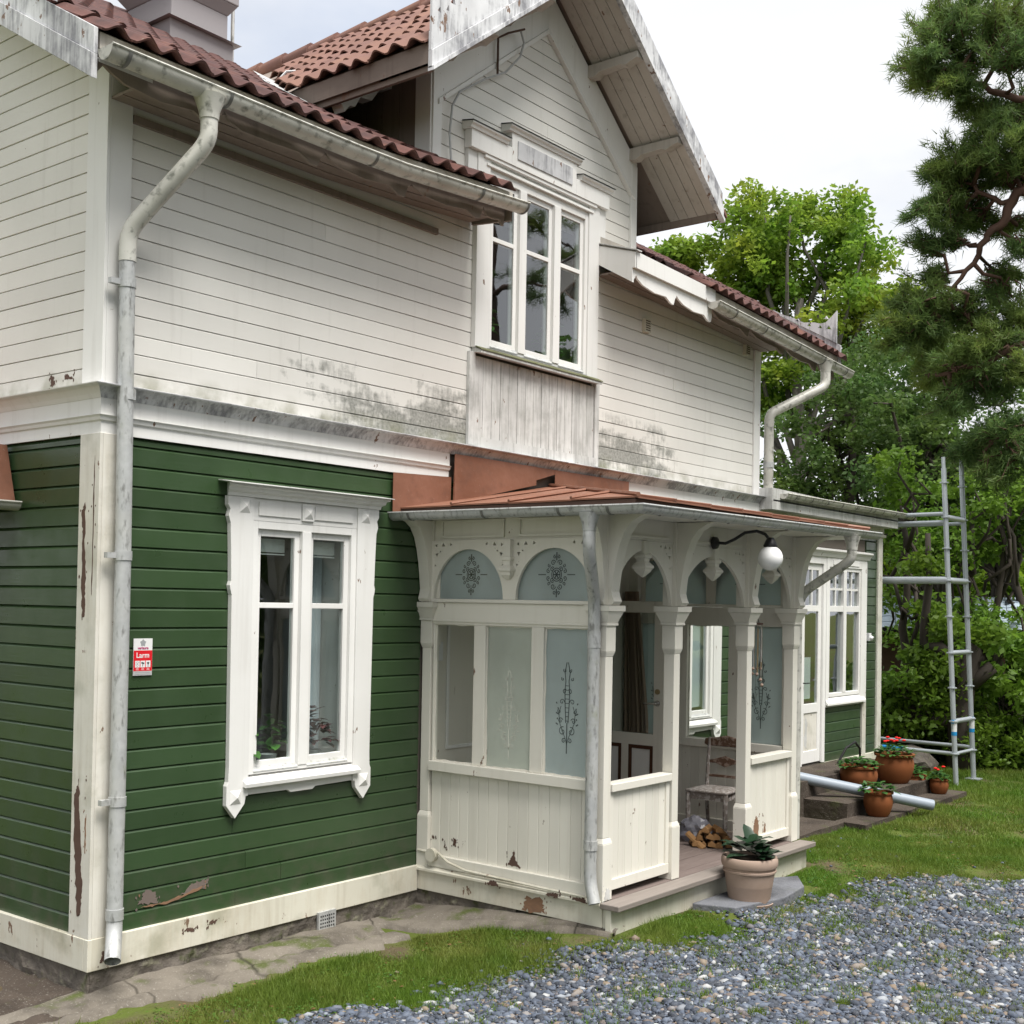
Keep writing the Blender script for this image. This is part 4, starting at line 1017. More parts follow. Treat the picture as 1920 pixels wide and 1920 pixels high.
# tiles of the left slope, each its own piece
Yd = Vector((math.cos(DA), 0, math.sin(DA))); Xd = Vector((0, -1, 0))
cnt = 0
for i in range(24):
    yy = -.38+i*.2
    for k in range(9):
        s_up = k*.345; xx = DX-2.36+s_up*math.cos(DA); zz = ZT-.05-DS*(DX-xx)
        if zz < rtop(yy)-.02 or cnt > 128: continue
        put_tile(TM2, (xx, yy, zz+.03), Xd, Yd, dro); cnt += 1
print('dormer tiles', cnt)
m = MB(); m.prism([(DX, ZT-.05), (DX+2.5, ZT-.05-DS*2.5), (DX+2.5, ZT-.01-DS*2.5), (DX, ZT+.0)], 'y', OV+.06, 4.6); m.build('tile_backing', MAT['tile2'], dro)
m = MB(); 
for i in range(12):
    y0_ = -.55+i*.42
    m = MB(); m.tube([(DX, y0_, ZT-.03), (DX, y0_+.30, ZT-.035), (DX, y0_+.44, ZT-.045)], [.105, .09, .085], 10); m.build('ridge_tile', MAT['tile2'], dro, smooth=True)
for i in range(13):
    xx = DX+.1+i*.2; zz = ZT-DS*(xx-DX)
    m = MB(); m.tube([(xx, OV+.10, zz), (xx, OV+.5, zz)], .05, 8); m.build('verge_tile', MAT['tile2'], dro, smooth=True)
# cheek wall (vertical boards, left side) and purlin on it
for i in range(14):
    y0_ = .0+i*.2
    m = MB(); zt_ = ZU-DS*(DX-3.13)+.05; m.box(3.10, 3.13, .162+y0_*1.0, .162+y0_+.194, max(5.8, rtop(y0_)-.1), zt_)
    m.build('cheek_board', MAT['eavewood'], dormer_wall)
m = MB(); m.prism([(2.48, 6.54), (3.1, 6.99), (3.1, 6.84), (2.95, 6.78), (2.86, 6.66), (2.72, 6.64), (2.66, 6.54), (2.60, 6.53), (2.54, 6.46)], 'y', .45, .57); m.build('purlin_end', MAT['trim'], dro, bevel=.005)
# valley sheets
for i in range(5):
    q0, q1 = i*.24, i*.24+.23
    P = lambda q, w: (2.24+q+w*.0, 1.12+q*1.33-w, rtop(1.12+q*1.33-w)+.085)
    m = MB(); m.add([P(q0, .0), P(q1, .0), P(q1, .55), P(q0, .55)], [(0, 1, 2, 3)]); m.build('valley_sheet', MAT['galv'], roof_o)

# ---- gutters and downpipes
def gutter(path, rad, parent, mat, brackets=(), name='gutter', caps=True):
    """half-round trough swept along path (horizontal polyline, z per point); bead on the outer rim"""
    path = [Vector(p) for p in path]; m = MB(); n = 10; o = 0; rims = ([], [])
    dirs = []
    for i in range(len(path)):
        a = path[i]-path[i-1] if i else path[1]-path[0]; b = path[i+1]-path[i] if i < len(path)-1 else a
        a = Vector((a.x, a.y, 0)).normalized(); b = Vector((b.x, b.y, 0)).normalized(); t_ = (a+b).normalized()
        side = Vector((t_.y, -t_.x, 0)); sc = 1/max(.4, t_.dot(a)); dirs.append(side*sc)
    for i, p in enumerate(path):
        for k in range(n+1):
            q = math.pi*k/n; m.v.append(tuple(p+dirs[i]*(rad*math.cos(q))+Vector((0, 0, -rad*1.05*math.sin(q)))))
        rims[0].append(p+dirs[i]*rad); rims[1].append(p-dirs[i]*rad)
    for i in range(len(path)-1):
        for k in range(n): m.f.append((i*(n+1)+k, (i+1)*(n+1)+k, (i+1)*(n+1)+k+1, i*(n+1)+k+1))
    if caps:
        for i in (0, len(path)-1): m.f.append(tuple(i*(n+1)+k for k in range(n+1)))
    m.tube(rims[0], .009, 6); m.tube(rims[1], .006, 6)
    g = m.build(name, mat, parent, smooth=True)
    for (i, f) in brackets:
        p = path[i].lerp(path[i+1], f); sd = dirs[i].normalized(); t_ = (path[i+1]-path[i]).normalized()
        m = MB(); V = []
        for w in (-.013, .013):
            for k in range(n+1):
                q = math.pi*k/n; V.append(tuple(p+t_*w+sd*((rad+.004)*math.cos(q))+Vector((0, 0, -(rad*1.05+.004)*math.sin(q)))))
        m.add(V, [(k, k+1, n+1+k+1, n+1+k) for k in range(n)]); m.build('bracket_strap', MAT['strap'], g, smooth=True)
    return g
def gpath(x0, x1, y, n, z): return [(x, y, z+float(sag(x))) for x in np.linspace(x0, x1, n)]
gutter(gpath(-.40, 3.70, -.545, 9, 5.665), .075, house, MAT['gutter'], [(0, .25), (1, .75), (4, .4), (6, .8), (7, .97)])
gutter(gpath(7.10, 10.72, -.515, 8, 5.635), .075, house, MAT['gutter'], [(0, .8), (2, .2), (3, .9), (5, .3), (6, .6)])
def downpipe(path, rad, parent, mat, clips=(), name='downpipe'):
    # smooth the corners
    P = [Vector(p) for p in path]; out_ = [P[0]]
    for i in range(1, len(P)-1):
        a = P[i]+(P[i-1]-P[i]).normalized()*min(.09, (P[i-1]-P[i]).length*.45); b = P[i]+(P[i+1]-P[i]).normalized()*min(.09, (P[i+1]-P[i]).length*.45)
        for q in (0, .25, .5, .75, 1): out_.append(a.lerp(P[i], q).lerp(P[i].lerp(b, q), q))
    out_.append(P[-1])
    m = MB(); m.tube(out_, rad, 16, caps=False)
    inner = MB(); dp_ = m.build(name, mat, parent, smooth=True)
    for (p, kind) in clips:
        p = Vector(p); m = MB()
        if kind == 'ring': m.lathe([(rad+.006, -.035), (rad+.006, .035)], p, 16)
        if kind == 'sleeve': m.lathe([(rad+.004, -.06), (rad+.004, .06)], p, 16)
        if kind == 'clip': m.lathe([(rad+.006, -.03), (rad+.006, .03)], p, 16); m.box(p.x-.07-rad, p.x-rad+.01, p.y-.008, p.y+.03, p.z-.018, p.z+.018)
        m.build('pipe_clip', MAT['galv'], dp_, smooth=True)
    return dp_
PX, PY = .115, -.10
def hopper(c, r0, r1, h, parent):
    m = MB(); m.lathe([(r1, 0), (r1*1.1, h*.35), (r0, h)], (c[0], c[1], c[2]), 16); m.build('gutter_outlet', MAT['gutter'], parent, smooth=True)
hopper((.375, -.545, 5.47), .105, .062, .15, house)
downpipe([(.375, -.545, 5.48), (.375, -.545, 5.33), (PX-.02, PY, 4.76), (PX-.02, PY, 4.56)], .056, house, MAT['gutter'])
downpipe([(PX-.02, PY, 4.60), (PX, PY, 2.6), (PX, PY, .25), (PX-.09, PY-.12, .10)], .052, house, MAT['galv'], [((PX-.018, PY, 4.42), 'clip'), ((PX, PY, 2.66), 'clip'), ((PX, PY, 1.08), 'clip'), ((PX, PY, .36), 'ring'), ((PX, PY, 3.7), 'ring')])
m = MB(); m.lathe([(.060, 0), (.060, .004)], (0, 0, 0), 16); 
hopper((9.93, -.545, 5.33), .10, .06, .15, house)
downpipe([(9.93, -.545, 5.34), (9.93, -.545, 5.17), (9.32, -.09, 4.78), (9.32, -.09, 3.6)], .06, house, MAT['gutter'], [((9.32, -.09, 4.15), 'ring')])
# cable on the gable and hook arm
m = MB(); m.tube([(3.33, -.045, 6.16), (3.30, -.045, 6.4), (3.33, -.045, 6.65), (3.42, -.05, 6.80), (3.75, -.06, 7.02), (4.02, -.07, 7.17), (4.22, -.08, 7.38), (4.26, -.09, 7.52), (4.20, -.1, 7.60)], .010, 6); m.build('gable_cable', MAT['greyplastic'], dro, smooth=True)
m = MB(); m.tube([(3.92, -.06, 7.12), (3.92, -.06, 7.45), (4.02, -.10, 7.52), (4.2, -.14, 7.61)], .011, 6); m.build('hook_arm', MAT['bareold'], dro, smooth=True)
# pent roof and its gutter on the left gable wall
m = MB(); m.prism([(1.10, 3.44), (.975, 3.04), (.99, 3.03), (1.13, 3.43)], 'x', -2.2, -.024); m.prism([(1.12, 3.42), (1.0, 3.03), (2.4, 3.03), (2.4, 3.42)], 'x', -2.2, -.06); m.build('pent_roof', MAT['sheet'], house)
gutter([(-2.2, .935, 3.03), (-.03, .935, 3.03)], .055, house, MAT['gutter'])

# ================================================================== PORCH (parts of the house)
C = MAT['cream']
PF = -1.86                                   # front face of the porch columns
COLS = [(3.10, 3.225), (4.10, 4.22), (5.365, 5.49), (6.305, 6.43)]
def capital(x0, x1, y0, y1, parent, g=.042):
    m = MB()
    def ring(e, z): return [(x0-e, y0-e, z), (x1+e, y0-e, z), (x1+e, y1+e, z), (x0-e, y1+e, z)]
    m.prism2(ring(.012, 2.245), ring(.012, 2.265)); m.prism2(ring(.008, 2.266), ring(g, 2.352)); m.prism2(ring(g+.008, 2.353), ring(g+.008, 2.395))
    m.build('capital', C, parent)
def column(x0, x1, y0, y1, zb=.2):
    m = MB(); m.box(x0, x1, y0, y1, zb, .62); m.box(x0, x1, y0, y1, 2.05, 2.245); m.box(x0, x1, y0, y1, 2.396, 3.075)
    e = .014
    m.prism2([(x0, y0, .62), (x1, y0, .62), (x1, y1, .62), (x0, y1, .62)], [(x0+e, y0+e, .66), (x1-e, y0+e, .66), (x1-e, y1-e, .66), (x0+e, y1-e, .66)])
    m.box(x0+e, x1-e, y0+e, y1-e, .66, 2.01)
    m.prism2([(x0+e, y0+e, 2.01), (x1-e, y0+e, 2.01), (x1-e, y1-e, 2.01), (x0+e, y1-e, 2.01)], [(x0, y0, 2.05), (x1, y0, 2.05), (x1, y1, 2.05), (x0, y1, 2.05)])
    c = m.build('porch_column', C, house, bevel=.004); capital(x0, x1, y0, y1, c); return c
br = [(0, 2.40), (.035, 2.40), (.055, 2.425), (.04, 2.46), (.03, 2.50), (.042, 2.60), (.062, 2.72), (.09, 2.83), (.13, 2.93), (.19, 3.01), (.27, 3.055), (.34, 3.07), (0, 3.07)]
def bracket(parent, x0, x1, y0, y1, direction):
    m = MB()
    if direction == '-y': m.prism([(y0-o, z) for o, z in br], 'x', x0+.008, x1-.008)
    elif direction == '-x': m.prism([(x0-o*.85, z) for o, z in br], 'y', y0+.008, y1-.008)
    elif direction == '+x': m.prism([(x1+o*.85, z) for o, z in br], 'y', y0+.008, y1-.008)
    m.build('eave_bracket', C, parent)
cols = []
for i, (a, b) in enumerate(COLS):
    c = column(a, b, PF, PF+.125); cols.append(c); bracket(c, a, b, PF, PF, '-y')
bracket(cols[0], 3.10, 3.1, PF, PF+.125, '-x'); bracket(cols[3], 6.43, 6.43, PF, PF+.125, '+x')
for (a, b, sd) in ((3.10, 3.225, '-x'), (6.305, 6.43, '+x')):
    c = column(a, b, -.125, -.002, .1); bracket(c, a, b if sd == '+x' else a, -.125, -.002, sd)

def ellipse_arch(c, rw, zs, rh, n=22, pw=2.0):
    out_ = []
    for i in range(n+1):
        q = math.pi*i/n; cx_, sx_ = math.cos(q), max(0.0, math.sin(q))
        out_.append((c+rw*(abs(cx_)**(2/pw))*(1 if cx_ >= 0 else -1), zs+rh*(sx_**(2/pw))))
    return out_
def tri(u, v, s, rot=0):
    return [(u+s*math.cos(rot+k*2*math.pi/3), v+s*math.sin(rot+k*2*math.pi/3)) for k in range(3)]
def side_wall(xo, xi, sgn, name, panes):
    """glazed side of the porch; xo outer face, xi inner face, sgn = outward x direction"""
    sw = bpy.data.objects.new('porch_side_wall', None); col.objects.link(sw); sw.parent = house; sw['label'] = name
    ya, yb = -1.735, -.125
    lo_, hi_ = min(xo, xi), max(xo, xi)
    def B(y0, y1, z0, z1, e0=0, e1=0, nm='rail', mt=C, bev=.004):
        m = MB(); m.box(lo_-(e0 if sgn < 0 else e1), hi_+(e1 if sgn < 0 else e0), y0, y1, z0, z1); return m.build(nm, mt, sw, bevel=bev)
    B(ya, yb, 2.215, 2.395, 0, 0, 'transom_rail'); B(ya, yb, 2.396, 2.425, .022, 0, 'transom_moulding'); B(ya, yb, 2.236, 2.252, .012, -.01, 'transom_moulding')
    B(ya, yb, 1.005, 1.085, .03, .02, 'sill_rail'); B(ya, yb, .215, .31, .012, 0, 'bottom_rail')
    for yc in (-.63, -1.21): B(yc-.06, yc+.06, 1.0855, 2.2145, 0, 0, 'mullion')
    B(yb-.02, yb-.0005, 1.0855, 2.2145, -.01, -.01, 'stile'); B(ya+.0005, ya+.02, 1.0855, 2.2145, -.01, -.01, 'stile')
    B(-.99, -.88, 2.4255, 2.88, -.02, -.02, 'mullion')
    B(yb-.05, yb-.0005, 2.4255, 2.88, -.02, -.02, 'stile'); B(ya+.0005, ya+.05, 2.4255, 2.88, -.02, -.02, 'stile')
    # tongue-and-groove boards
    n = 16; w = (yb-ya)/n
    for i in range(n):
        y0_ = ya+i*w; m = MB(); xx0, xx1 = lo_+.022, hi_-.022
        m.prism([(xx0+.003, y0_+.001), (xx0, y0_+.006), (xx0, y0_+w-.006), (xx0+.003, y0_+w-.001), (xx1, y0_+w-.001), (xx1, y0_+.001)], 'z', .3105, 1.0045); m.build('panel_board', C, sw)
    # panes
    xg = (xo+xi)/2
    for (y0_, y1_), mt in zip(((-.57, -.145), (-1.15, -.69), (-1.715, -1.27)), panes):
        m = MB(); m.box(xg-.002, xg+.002, y0_, y1_, 1.086, 2.214); m.build('pane', mt, sw)
        # ragged putty bead
        m = MB(); zc = [1.086+(2.214-1.086)*k/16 for k in range(17)]
        for yy, s in ((y0_, 1), (y1_, -1)):
            m.prism([(yy, 1.086)]+[(yy+s*random.uniform(.004, .014), z) for z in zc]+[(yy, 2.214)], 'x', xg+sgn*.003, xg+sgn*.012)
        for zz, s in ((1.086, 1), (2.214, -1)):
            yc = [y0_+.002+(y1_-y0_-.004)*k/10 for k in range(11)]
            m.prism([(yc[0], zz)]+[(y_, zz+s*random.uniform(.004, .014)) for y_ in yc]+[(yc[-1], zz)], 'x', xg+sgn*.0032, xg+sgn*.0118)
        m.build('putty', C, sw)
    for cy in (-.5, -1.365):
        m = MB(); m.prism([(cy-.40, 2.4255)]+[(cy-.40+.8*k/2, 2.4255) for k in (1, 2)]+[(cy+.40, 2.86), (cy-.40, 2.86)], 'x', xg-.002, xg+.002); m.build('lunette_pane', MAT['frost'], sw)
    # pierced arcade board
    a1 = ellipse_arch(-.505, .365, 2.4262, .405); a2 = ellipse_arch(-1.36, .365, 2.4262, .405)
    outer = [(yb-.0008, 2.4262), (yb-.0008, 2.905), (ya+.0008, 2.905), (ya+.0008, 2.4262)] + a2[::-1] + a1[::-1]
    holes = []
    for c0 in (-.505, -1.36):
        for s in (-1, 1):
            for (du, vz, sz, ro) in ((.345, 2.865, .017, 0), (.27, 2.868, .021, math.pi/2), (.19, 2.872, .017, 1.2), (.34, 2.79, .021, .4), (.355, 2.70, .013, 1), (.30, 2.815, .011, 2)):
                if abs(c0+s*du - (-.9325)) < .042: continue
                holes.append(tri(c0+s*du, vz, sz, ro if s > 0 else math.pi-ro))
    xface = xo
    fill_panel('arcade_board', outer, holes, lambda u, v, w_: (xface+sgn*.012-sgn*w_, u, v), .028, C, sw)
    # pendant between the arches
    m = MB(); cx, cy = xo+sgn*.02, -.9325
    def sq(h, z): return [(cx-h, cy-h, z), (cx+h, cy-h, z), (cx+h, cy+h, z), (cx-h, cy+h, z)]
    pts = [(.036, 2.90), (.036, 2.765), (.046, 2.76), (.046, 2.74), (.036, 2.73), (.034, 2.70), (.058, 2.672), (.06, 2.655), (.045, 2.64), (.045, 2.62), (.028, 2.60), (.012, 2.585)]
    for i in range(len(pts)-1): m.prism2(sq(pts[i][0], pts[i][1]), sq(pts[i+1][0], pts[i+1][1]-.0005))
    m.build('pendant', C, sw)
    # frieze above with two recessed panels
    m = MB(); m.box(lo_+.01, hi_-.01, ya, yb, 2.906, 3.075); fz = m.build('frieze', C, sw)
    for y0_, y1_ in ((-.86, -.20), (-1.66, -1.0)):
        m = MB(); xx = xo-sgn*.010
        for (p, q, zz0, zz1) in ((y0_, y1_, 2.925, 2.945), (y0_, y1_, 3.06, 3.07), (y0_, y0_+.02, 2.945, 3.06), (y1_-.02, y1_, 2.945, 3.06)):
            m.box(min(xx, xx+sgn*.014), max(xx, xx+sgn*.014), p, q, zz0, zz1)
        m.build('frieze_moulding', C, sw)
    # skirting
    m = MB(); m.box(lo_-.0, hi_+.0, PF+.02, .0, .0, .17) if sgn > 0 else m.box(xo-.018, xo+.04, PF+.0, -.0, .01, .17); m.build('skirting', MAT['base'], sw, bevel=.004)
    if sgn < 0:
        m = MB(); m.prism([(xo-.04, .172), (xo+.02, .172), (xo+.02, .214), (xo-.0, .214), (xo-.04, .19)], 'y', PF+.01, -.0); m.build('skirting_ledge', MAT['base'], sw)
    return sw
left_w = side_wall(3.115, 3.185, -1, 'glazed left side of the porch with arched frosted panes', (MAT['clear'], MAT['frost2'], MAT['frost']))
right_w = side_wall(6.415, 6.345, 1, 'far side of the porch with one clear and several frosted panes', (MAT['frost'], MAT['clear'], MAT['frost']))
# footing under the porch side, with a black panel painting the shade inside its gap
footing('f', (3.12, 0), (3.12, -1.05), -.35, .012, 50, (-1, 0)).build('stone_footing', MAT['stone'], house)
m = MB(); m.box(3.16, 3.2, -1.80, -1.05, -.3, .012); m.build('crawl_gap_dark', MAT['black'], house)
footing('f', (3.10, -1.55), (3.10, -1.86), -.35, .012, 18, (-1, 0)).build('stone_footing', MAT['stone'], house)
# rot marks, paint flakes, cable box on the side panel
for pts in ([(-.94, .335), (-1.07, .325), (-1.02, .38), (-1.0, .46), (-.97, .38)], [(-.40, .40), (-.37, .41), (-.375, .47), (-.41, .46)], [(-.29, .38), (-.275, .38), (-.28, .44)], [(-.17, .44), (-.145, .44), (-.15, .47)]):
    blob_patch('paint_flake', 'x', 3.1362, pts, MAT['bareold'], left_w, jit=.006)
for pts in ([(-.78, .17), (-.90, .165), (-.88, .2), (-.82, .205)], [(-1.36, .175), (-1.48, .165), (-1.47, .205), (-1.38, .2)], [(-1.6, .18), (-1.74, .17), (-1.72, .21), (-1.62, .2)]):
    blob_patch('paint_flake', 'x', 3.0745, pts, MAT['bareold'], left_w, jit=.008)
blob_patch('paint_flake', 'x', 3.0965, [(-1.12, .02), (-1.34, .03), (-1.32, .13), (-1.16, .12)], MAT['rot'], left_w, jit=.02)
m = MB(); m.tube([(3.10, -.19, .315), (3.06, -.19, .315)], .055, 16); m.tube([(3.105, -.02, .33), (3.095, -.13, .33)], .012, 6); jb = m.build('junction_box', MAT['base'], left_w, smooth=True)
m = MB(); m.tube([(3.085, -.25, .34), (3.083, -.36, .28), (3.083, -.55, .24), (3.083, -1.3, .222), (3.083, -1.72, .217)], .010, 6); m.build('cable', MAT['base'], jb, smooth=True)

# front of the porch: arches, panels
def front_bay(x0, x1, panel):
    fb = bpy.data.objects.new('porch_front_bay', None); col.objects.link(fb); fb.parent = house
    c = (x0+x1)/2; hw = (x1-x0)/2
    arch = ellipse_arch(c, hw-.012, 2.40, .43, 26, 1.75)
    outer = [(x1-.0008, 2.40), (x1-.0008, 2.905), (x0+.0008, 2.905), (x0+.0008, 2.40)] + arch[::-1]
    holes = []
    for s in (-1, 1):
        for (du, vz, sz, ro) in ((hw-.05, 2.865, .018, 0), (hw-.115, 2.868, .021, math.pi/2), (hw-.185, 2.873, .015, 1.2), (hw-.05, 2.79, .020, .4), (hw-.04, 2.70, .013, 1), (hw-.10, 2.815, .011, 2)):
            holes.append(tri(c+s*du, vz, sz, ro if s > 0 else math.pi-ro))
    fill_panel('arcade_board', outer, holes, lambda u, v, w: (u, PF+.035+w, v), .03, C, fb)
    m = MB(); cy = PF+.045
    def sq(h, z): return [(c-h, cy-h, z), (c+h, cy-h, z), (c+h, cy+h, z), (c-h, cy+h, z)]
    pts = [(.036, 2.90), (.036, 2.80), (.05, 2.795), (.05, 2.775), (.038, 2.765), (.036, 2.74), (.062, 2.71), (.064, 2.695), (.05, 2.68), (.045, 2.665), (.02, 2.635), (.006, 2.62)]
    for i in range(len(pts)-1): m.prism2(sq(*pts[i]), sq(pts[i+1][0], pts[i+1][1]-.0005))
    m.build('pendant', C, fb)
    m = MB(); m.box(x0, x1, PF+.03, PF+.10, 2.906, 3.075); m.build('frieze', C, fb)
    m = MB(); m.box(x0+.1, x1-.1, PF+.016, PF+.03, 2.925, 2.943); m.build('frieze_moulding', C, fb)
    if panel:
        m = MB(); m.box(x0, x1, PF+.005, PF+.12, .995, 1.055); m.build('hand_rail', C, fb, bevel=.005)
        m = MB(); m.box(x0+.0005, x1-.0005, PF+.028, PF+.09, .255, .335); m.build('bottom_rail', C, fb, bevel=.004)
        m = MB(); m.box(x0+.0005, x0+.05, PF+.030, PF+.088, .3355, .9945); m.box(x1-.05, x1-.0005, PF+.030, PF+.088, .3355, .9945); m.build('panel_stile', C, fb, bevel=.003)
        n = max(3, round((x1-x0-.1)/.1)); w = (x1-x0-.1)/n
        for i in range(n):
            xa = x0+.05+i*w; y0_ = PF+.042
            m = MB(); m.prism([(xa+.001, y0_+.003), (xa+.006, y0_), (xa+w-.006, y0_), (xa+w-.001, y0_+.003), (xa+w-.001, y0_+.03), (xa+.001, y0_+.03)], 'z', .3355, .9945); m.build('panel_board', C, fb)
    return fb
fb1 = front_bay(3.225, 4.10, True); front_bay(4.22, 5.365, False); fb3 = front_bay(5.49, 6.305, True)
blob_patch('paint_flake', 'y', PF+.0418, [(5.60, .34), (5.70, .34), (5.70, .47), (5.65, .52), (5.61, .46)], MAT['rot'], fb3, jit=.008)
blob_patch('paint_flake', 'y', PF+.0418, [(5.80, .35), (5.84, .35), (5.84, .42), (5.82, .44)], MAT['rot'], fb3, jit=.005)
blob_patch('paint_flake', 'y', PF-.0002, [(3.12, .205), (3.20, .205), (3.20, .27), (3.15, .30)], MAT['greyboard'], cols[0], jit=.008)

# deck
deck = bpy.data.objects.new('porch_deck', None); col.objects.link(deck); deck.parent = house
n = 16; y0_ = -1.86; w = 1.86/n
for i in range(n):
    m = MB(); m.box(3.19, 6.34, y0_+i*w+.003, y0_+(i+1)*w-.003, .16, .198+random.uniform(-.002, .002)); m.build('plank', MAT['deck'], deck, bevel=.003)
m = MB(); m.box(3.06, 6.47, -2.03, -1.863, .158, .2); m.build('nosing', MAT['nose'], deck, bevel=.006)
m = MB(); m.box(3.08, 6.44, -1.95, -1.90, -.12, .157); m.build('riser', MAT['base'], deck, bevel=.004)
m = MB(); m.box(3.11, 3.16, -1.90, -1.86, -.12, .157); m.build('riser_return', MAT['base'], deck)
# inner face of the house wall inside the porch, doorway and open door leaf
m = MB(); wall_holes(m, 'y', -.018, .0195, 3.226, 6.304, .1, 3.07, [DOOR]); inner = m.build('porch_inner_wall', C, house)
m = MB()
for (a, b, zz0, zz1) in ((3.42, 4.40, .55, 1.0), (3.42, 4.40, 1.14, 2.9)):
    m.box(a, b, -.034, -.0185, zz0, zz0+.03); m.box(a, b, -.034, -.0185, zz1-.03, zz1); m.box(a, a+.03, -.034, -.0185, zz0+.03, zz1-.03); m.box(b-.03, b, -.034, -.0185, zz0+.03, zz1-.03)
m.build('wall_moulding', MAT['trim'], inner, bevel=.004)
m = MB(); m.box(4.45, 4.549, -.05, -.0185, .45, 2.65); m.box(5.561, 5.66, -.05, -.0185, .45, 2.65); m.box(4.549, 5.561, -.05, -.0185, 2.551, 2.65); m.build('door_casing', C, inner, bevel=.003)
m = MB(); m.box(4.45, 5.7, -.42, -.02, .2, .42); m.box(4.43, 5.72, -.44, -.02, .421, .45); m.build('door_step', MAT['deck'], house, bevel=.004)
m = MB(); m.box(3.265, 3.345, -.045, -.0185, 1.90, 2.06); m.box(3.275, 3.335, -.055, -.045, 1.97, 2.05); m.build('meter_box', MAT['whiteplastic'], inner, bevel=.004)
m = MB()
for i in range(11): m.box(3.255, 3.29, -.026, -.0185, 1.15+i*.1, 1.16+i*.1)
m.build('hinge_pins', MAT['bareold'], inner)
# ceiling
m = MB(); m.box(2.80, 6.96, -2.30, -.0, 3.076, 3.09); m.build('porch_ceiling', C, house)
door = bpy.data.objects.new('porch_door', None); col.objects.link(door); door.parent = house; door['label'] = 'half-glazed house door standing open, brown bare wood in its lower panels'
DXa, DXb, dy0, dy1, dz0, dz1 = 5.58, 5.62, -.88, -.03, .46, 2.44
m = MB(); m.box(DXa, DXb, dy0, dy0+.11, dz0, dz1); m.box(DXa, DXb, dy1-.11, dy1, dz0, dz1); m.box(DXa, DXb, dy0+.11, dy1-.11, dz1-.11, dz1); m.box(DXa, DXb, dy0+.11, dy1-.11, 1.06, 1.17); m.box(DXa, DXb, dy0+.11, dy1-.11, dz0, dz0+.16)
m.box(DXa, DXb, -.495, -.415, dz0+.16, 1.06); m.build('door_frame', C, door, bevel=.003)
for a, b in ((dy0+.11, -.495), (-.415, dy1-.11)):
    m = MB(); m.box(DXa+.012, DXb-.012, a, b, dz0+.16, 1.06); pn = m.build('door_panel', MAT['trim'], door)
    m = MB(); e = .035
    for (p, q, zz0, zz1) in ((a, b, 1.06-e, 1.06), (a, b, dz0+.16, dz0+.16+e), (a, a+e, dz0+.16+e, 1.06-e), (b-e, b, dz0+.16+e, 1.06-e)): m.box(DXa+.002, DXa+.0118, p+.0005, q-.0005, zz0, zz1)
    m.build('bare_moulding', MAT['doorbrown'], pn)
m = MB(); m.box(5.598, 5.602, dy0+.11, dy1-.11, 1.17, dz1-.11); m.build('door_pane', MAT['glass'], door)
m = MB(); m.tube([(5.578, -.815, 1.47), (5.53, -.815, 1.47), (5.525, -.80, 1.47), (5.525, -.69, 1.465)], .010, 8); m.tube([(5.579, -.815, 1.47), (5.572, -.815, 1.47)], .028, 14); m.build('door_handle', MAT['chrome'], door, smooth=True)
m = MB(); m.tube([(5.579, -.815, 1.58), (5.568, -.815, 1.58)], .026, 14); m.build('door_lock', MAT['brass'], door, smooth=True)
# brown curtain in the far corner of the porch
m = MB(); n = 26; pts = [(6.20+.035*math.sin(i*1.45), -.035-.30*i/n) for i in range(n+1)]
for i in range(n):
    for k in range(8):
        za, zb = 1.02+k*.19, 1.02+(k+1)*.19
        def Q(p, z):
            f = .55+.45*min(1, max(0, (2.54-z)/1.3)); return (p[0]+.02*(2.5-z)*.3, -.035+(p[1]+.035)*f, z)
        m.quad(Q(pts[i], za), Q(pts[i+1], za), Q(pts[i+1], zb), Q(pts[i], zb))
tag(m.build('curtain', MAT['curtain'], smooth='all'), 'brown curtain bundled in the porch behind the open door', 'curtain')

# etched ornaments on the glass (thin inlays lying on the panes)
def spiral(cx, cy, r0, r1, a0, turns, n=22):
    return [(cx+(r0+(r1-r0)*k/n)*math.cos(a0+turns*2*math.pi*k/n), cy+(r0+(r1-r0)*k/n)*math.sin(a0+turns*2*math.pi*k/n)) for k in range(n+1)]
def ribbon(mb, pts, w, x):
    for i in range(len(pts)-1):
        a, b = pts[i], pts[i+1]; dx, dy = b[0]-a[0], b[1]-a[1]; L = math.hypot(dx, dy) or 1; nx_, ny_ = -dy/L*w/2, dx/L*w/2
        mb.quad((x, a[0]-nx_, a[1]-ny_), (x, b[0]-nx_, b[1]-ny_), (x, b[0]+nx_, b[1]+ny_), (x, a[0]+nx_, a[1]+ny_))
def rosette(x, cy, cz, mat, parent, s=1.0):
    m = MB()
    for sy in (-1, 1):
        for sz in (-1, 1):
            for (dy_, dz_, r0, tr) in ((.035, .10, .026, 1.4), (.045, .045, .022, 1.3), (.02, .15, .016, 1.2), (.085, .03, .02, 1.2), (.075, .075, .016, 1.1)):
                ribbon(m, [(cy+(p[0])*s, cz+(p[1])*s) for p in [(sy*q[0], sz*q[1]) for q in spiral(dy_, dz_, .004, r0, .6, tr)]], .0075*s, x)
    for rr_ in (.035, .05): ribbon(m, [(cy+rr_*s*math.cos(k*math.pi/12), cz+rr_*s*1.1*math.sin(k*math.pi/12)) for k in range(25)], .008*s, x)
    for k in range(6): ribbon(m, [(cy, cz), (cy+.035*s*math.cos(k*math.pi/3), cz+.035*s*math.sin(k*math.pi/3))], .011*s, x)
    for sy in (-1, 1): ribbon(m, [(cy+sy*.11*s, cz), (cy+sy*.19*s, cz)], .008*s, x)
    for sz in (-1, 1): ribbon(m, [(cy, cz+sz*.12*s), (cy, cz+sz*.19*s)], .012*s, x)
    m.build('etched_rosette', mat, parent)
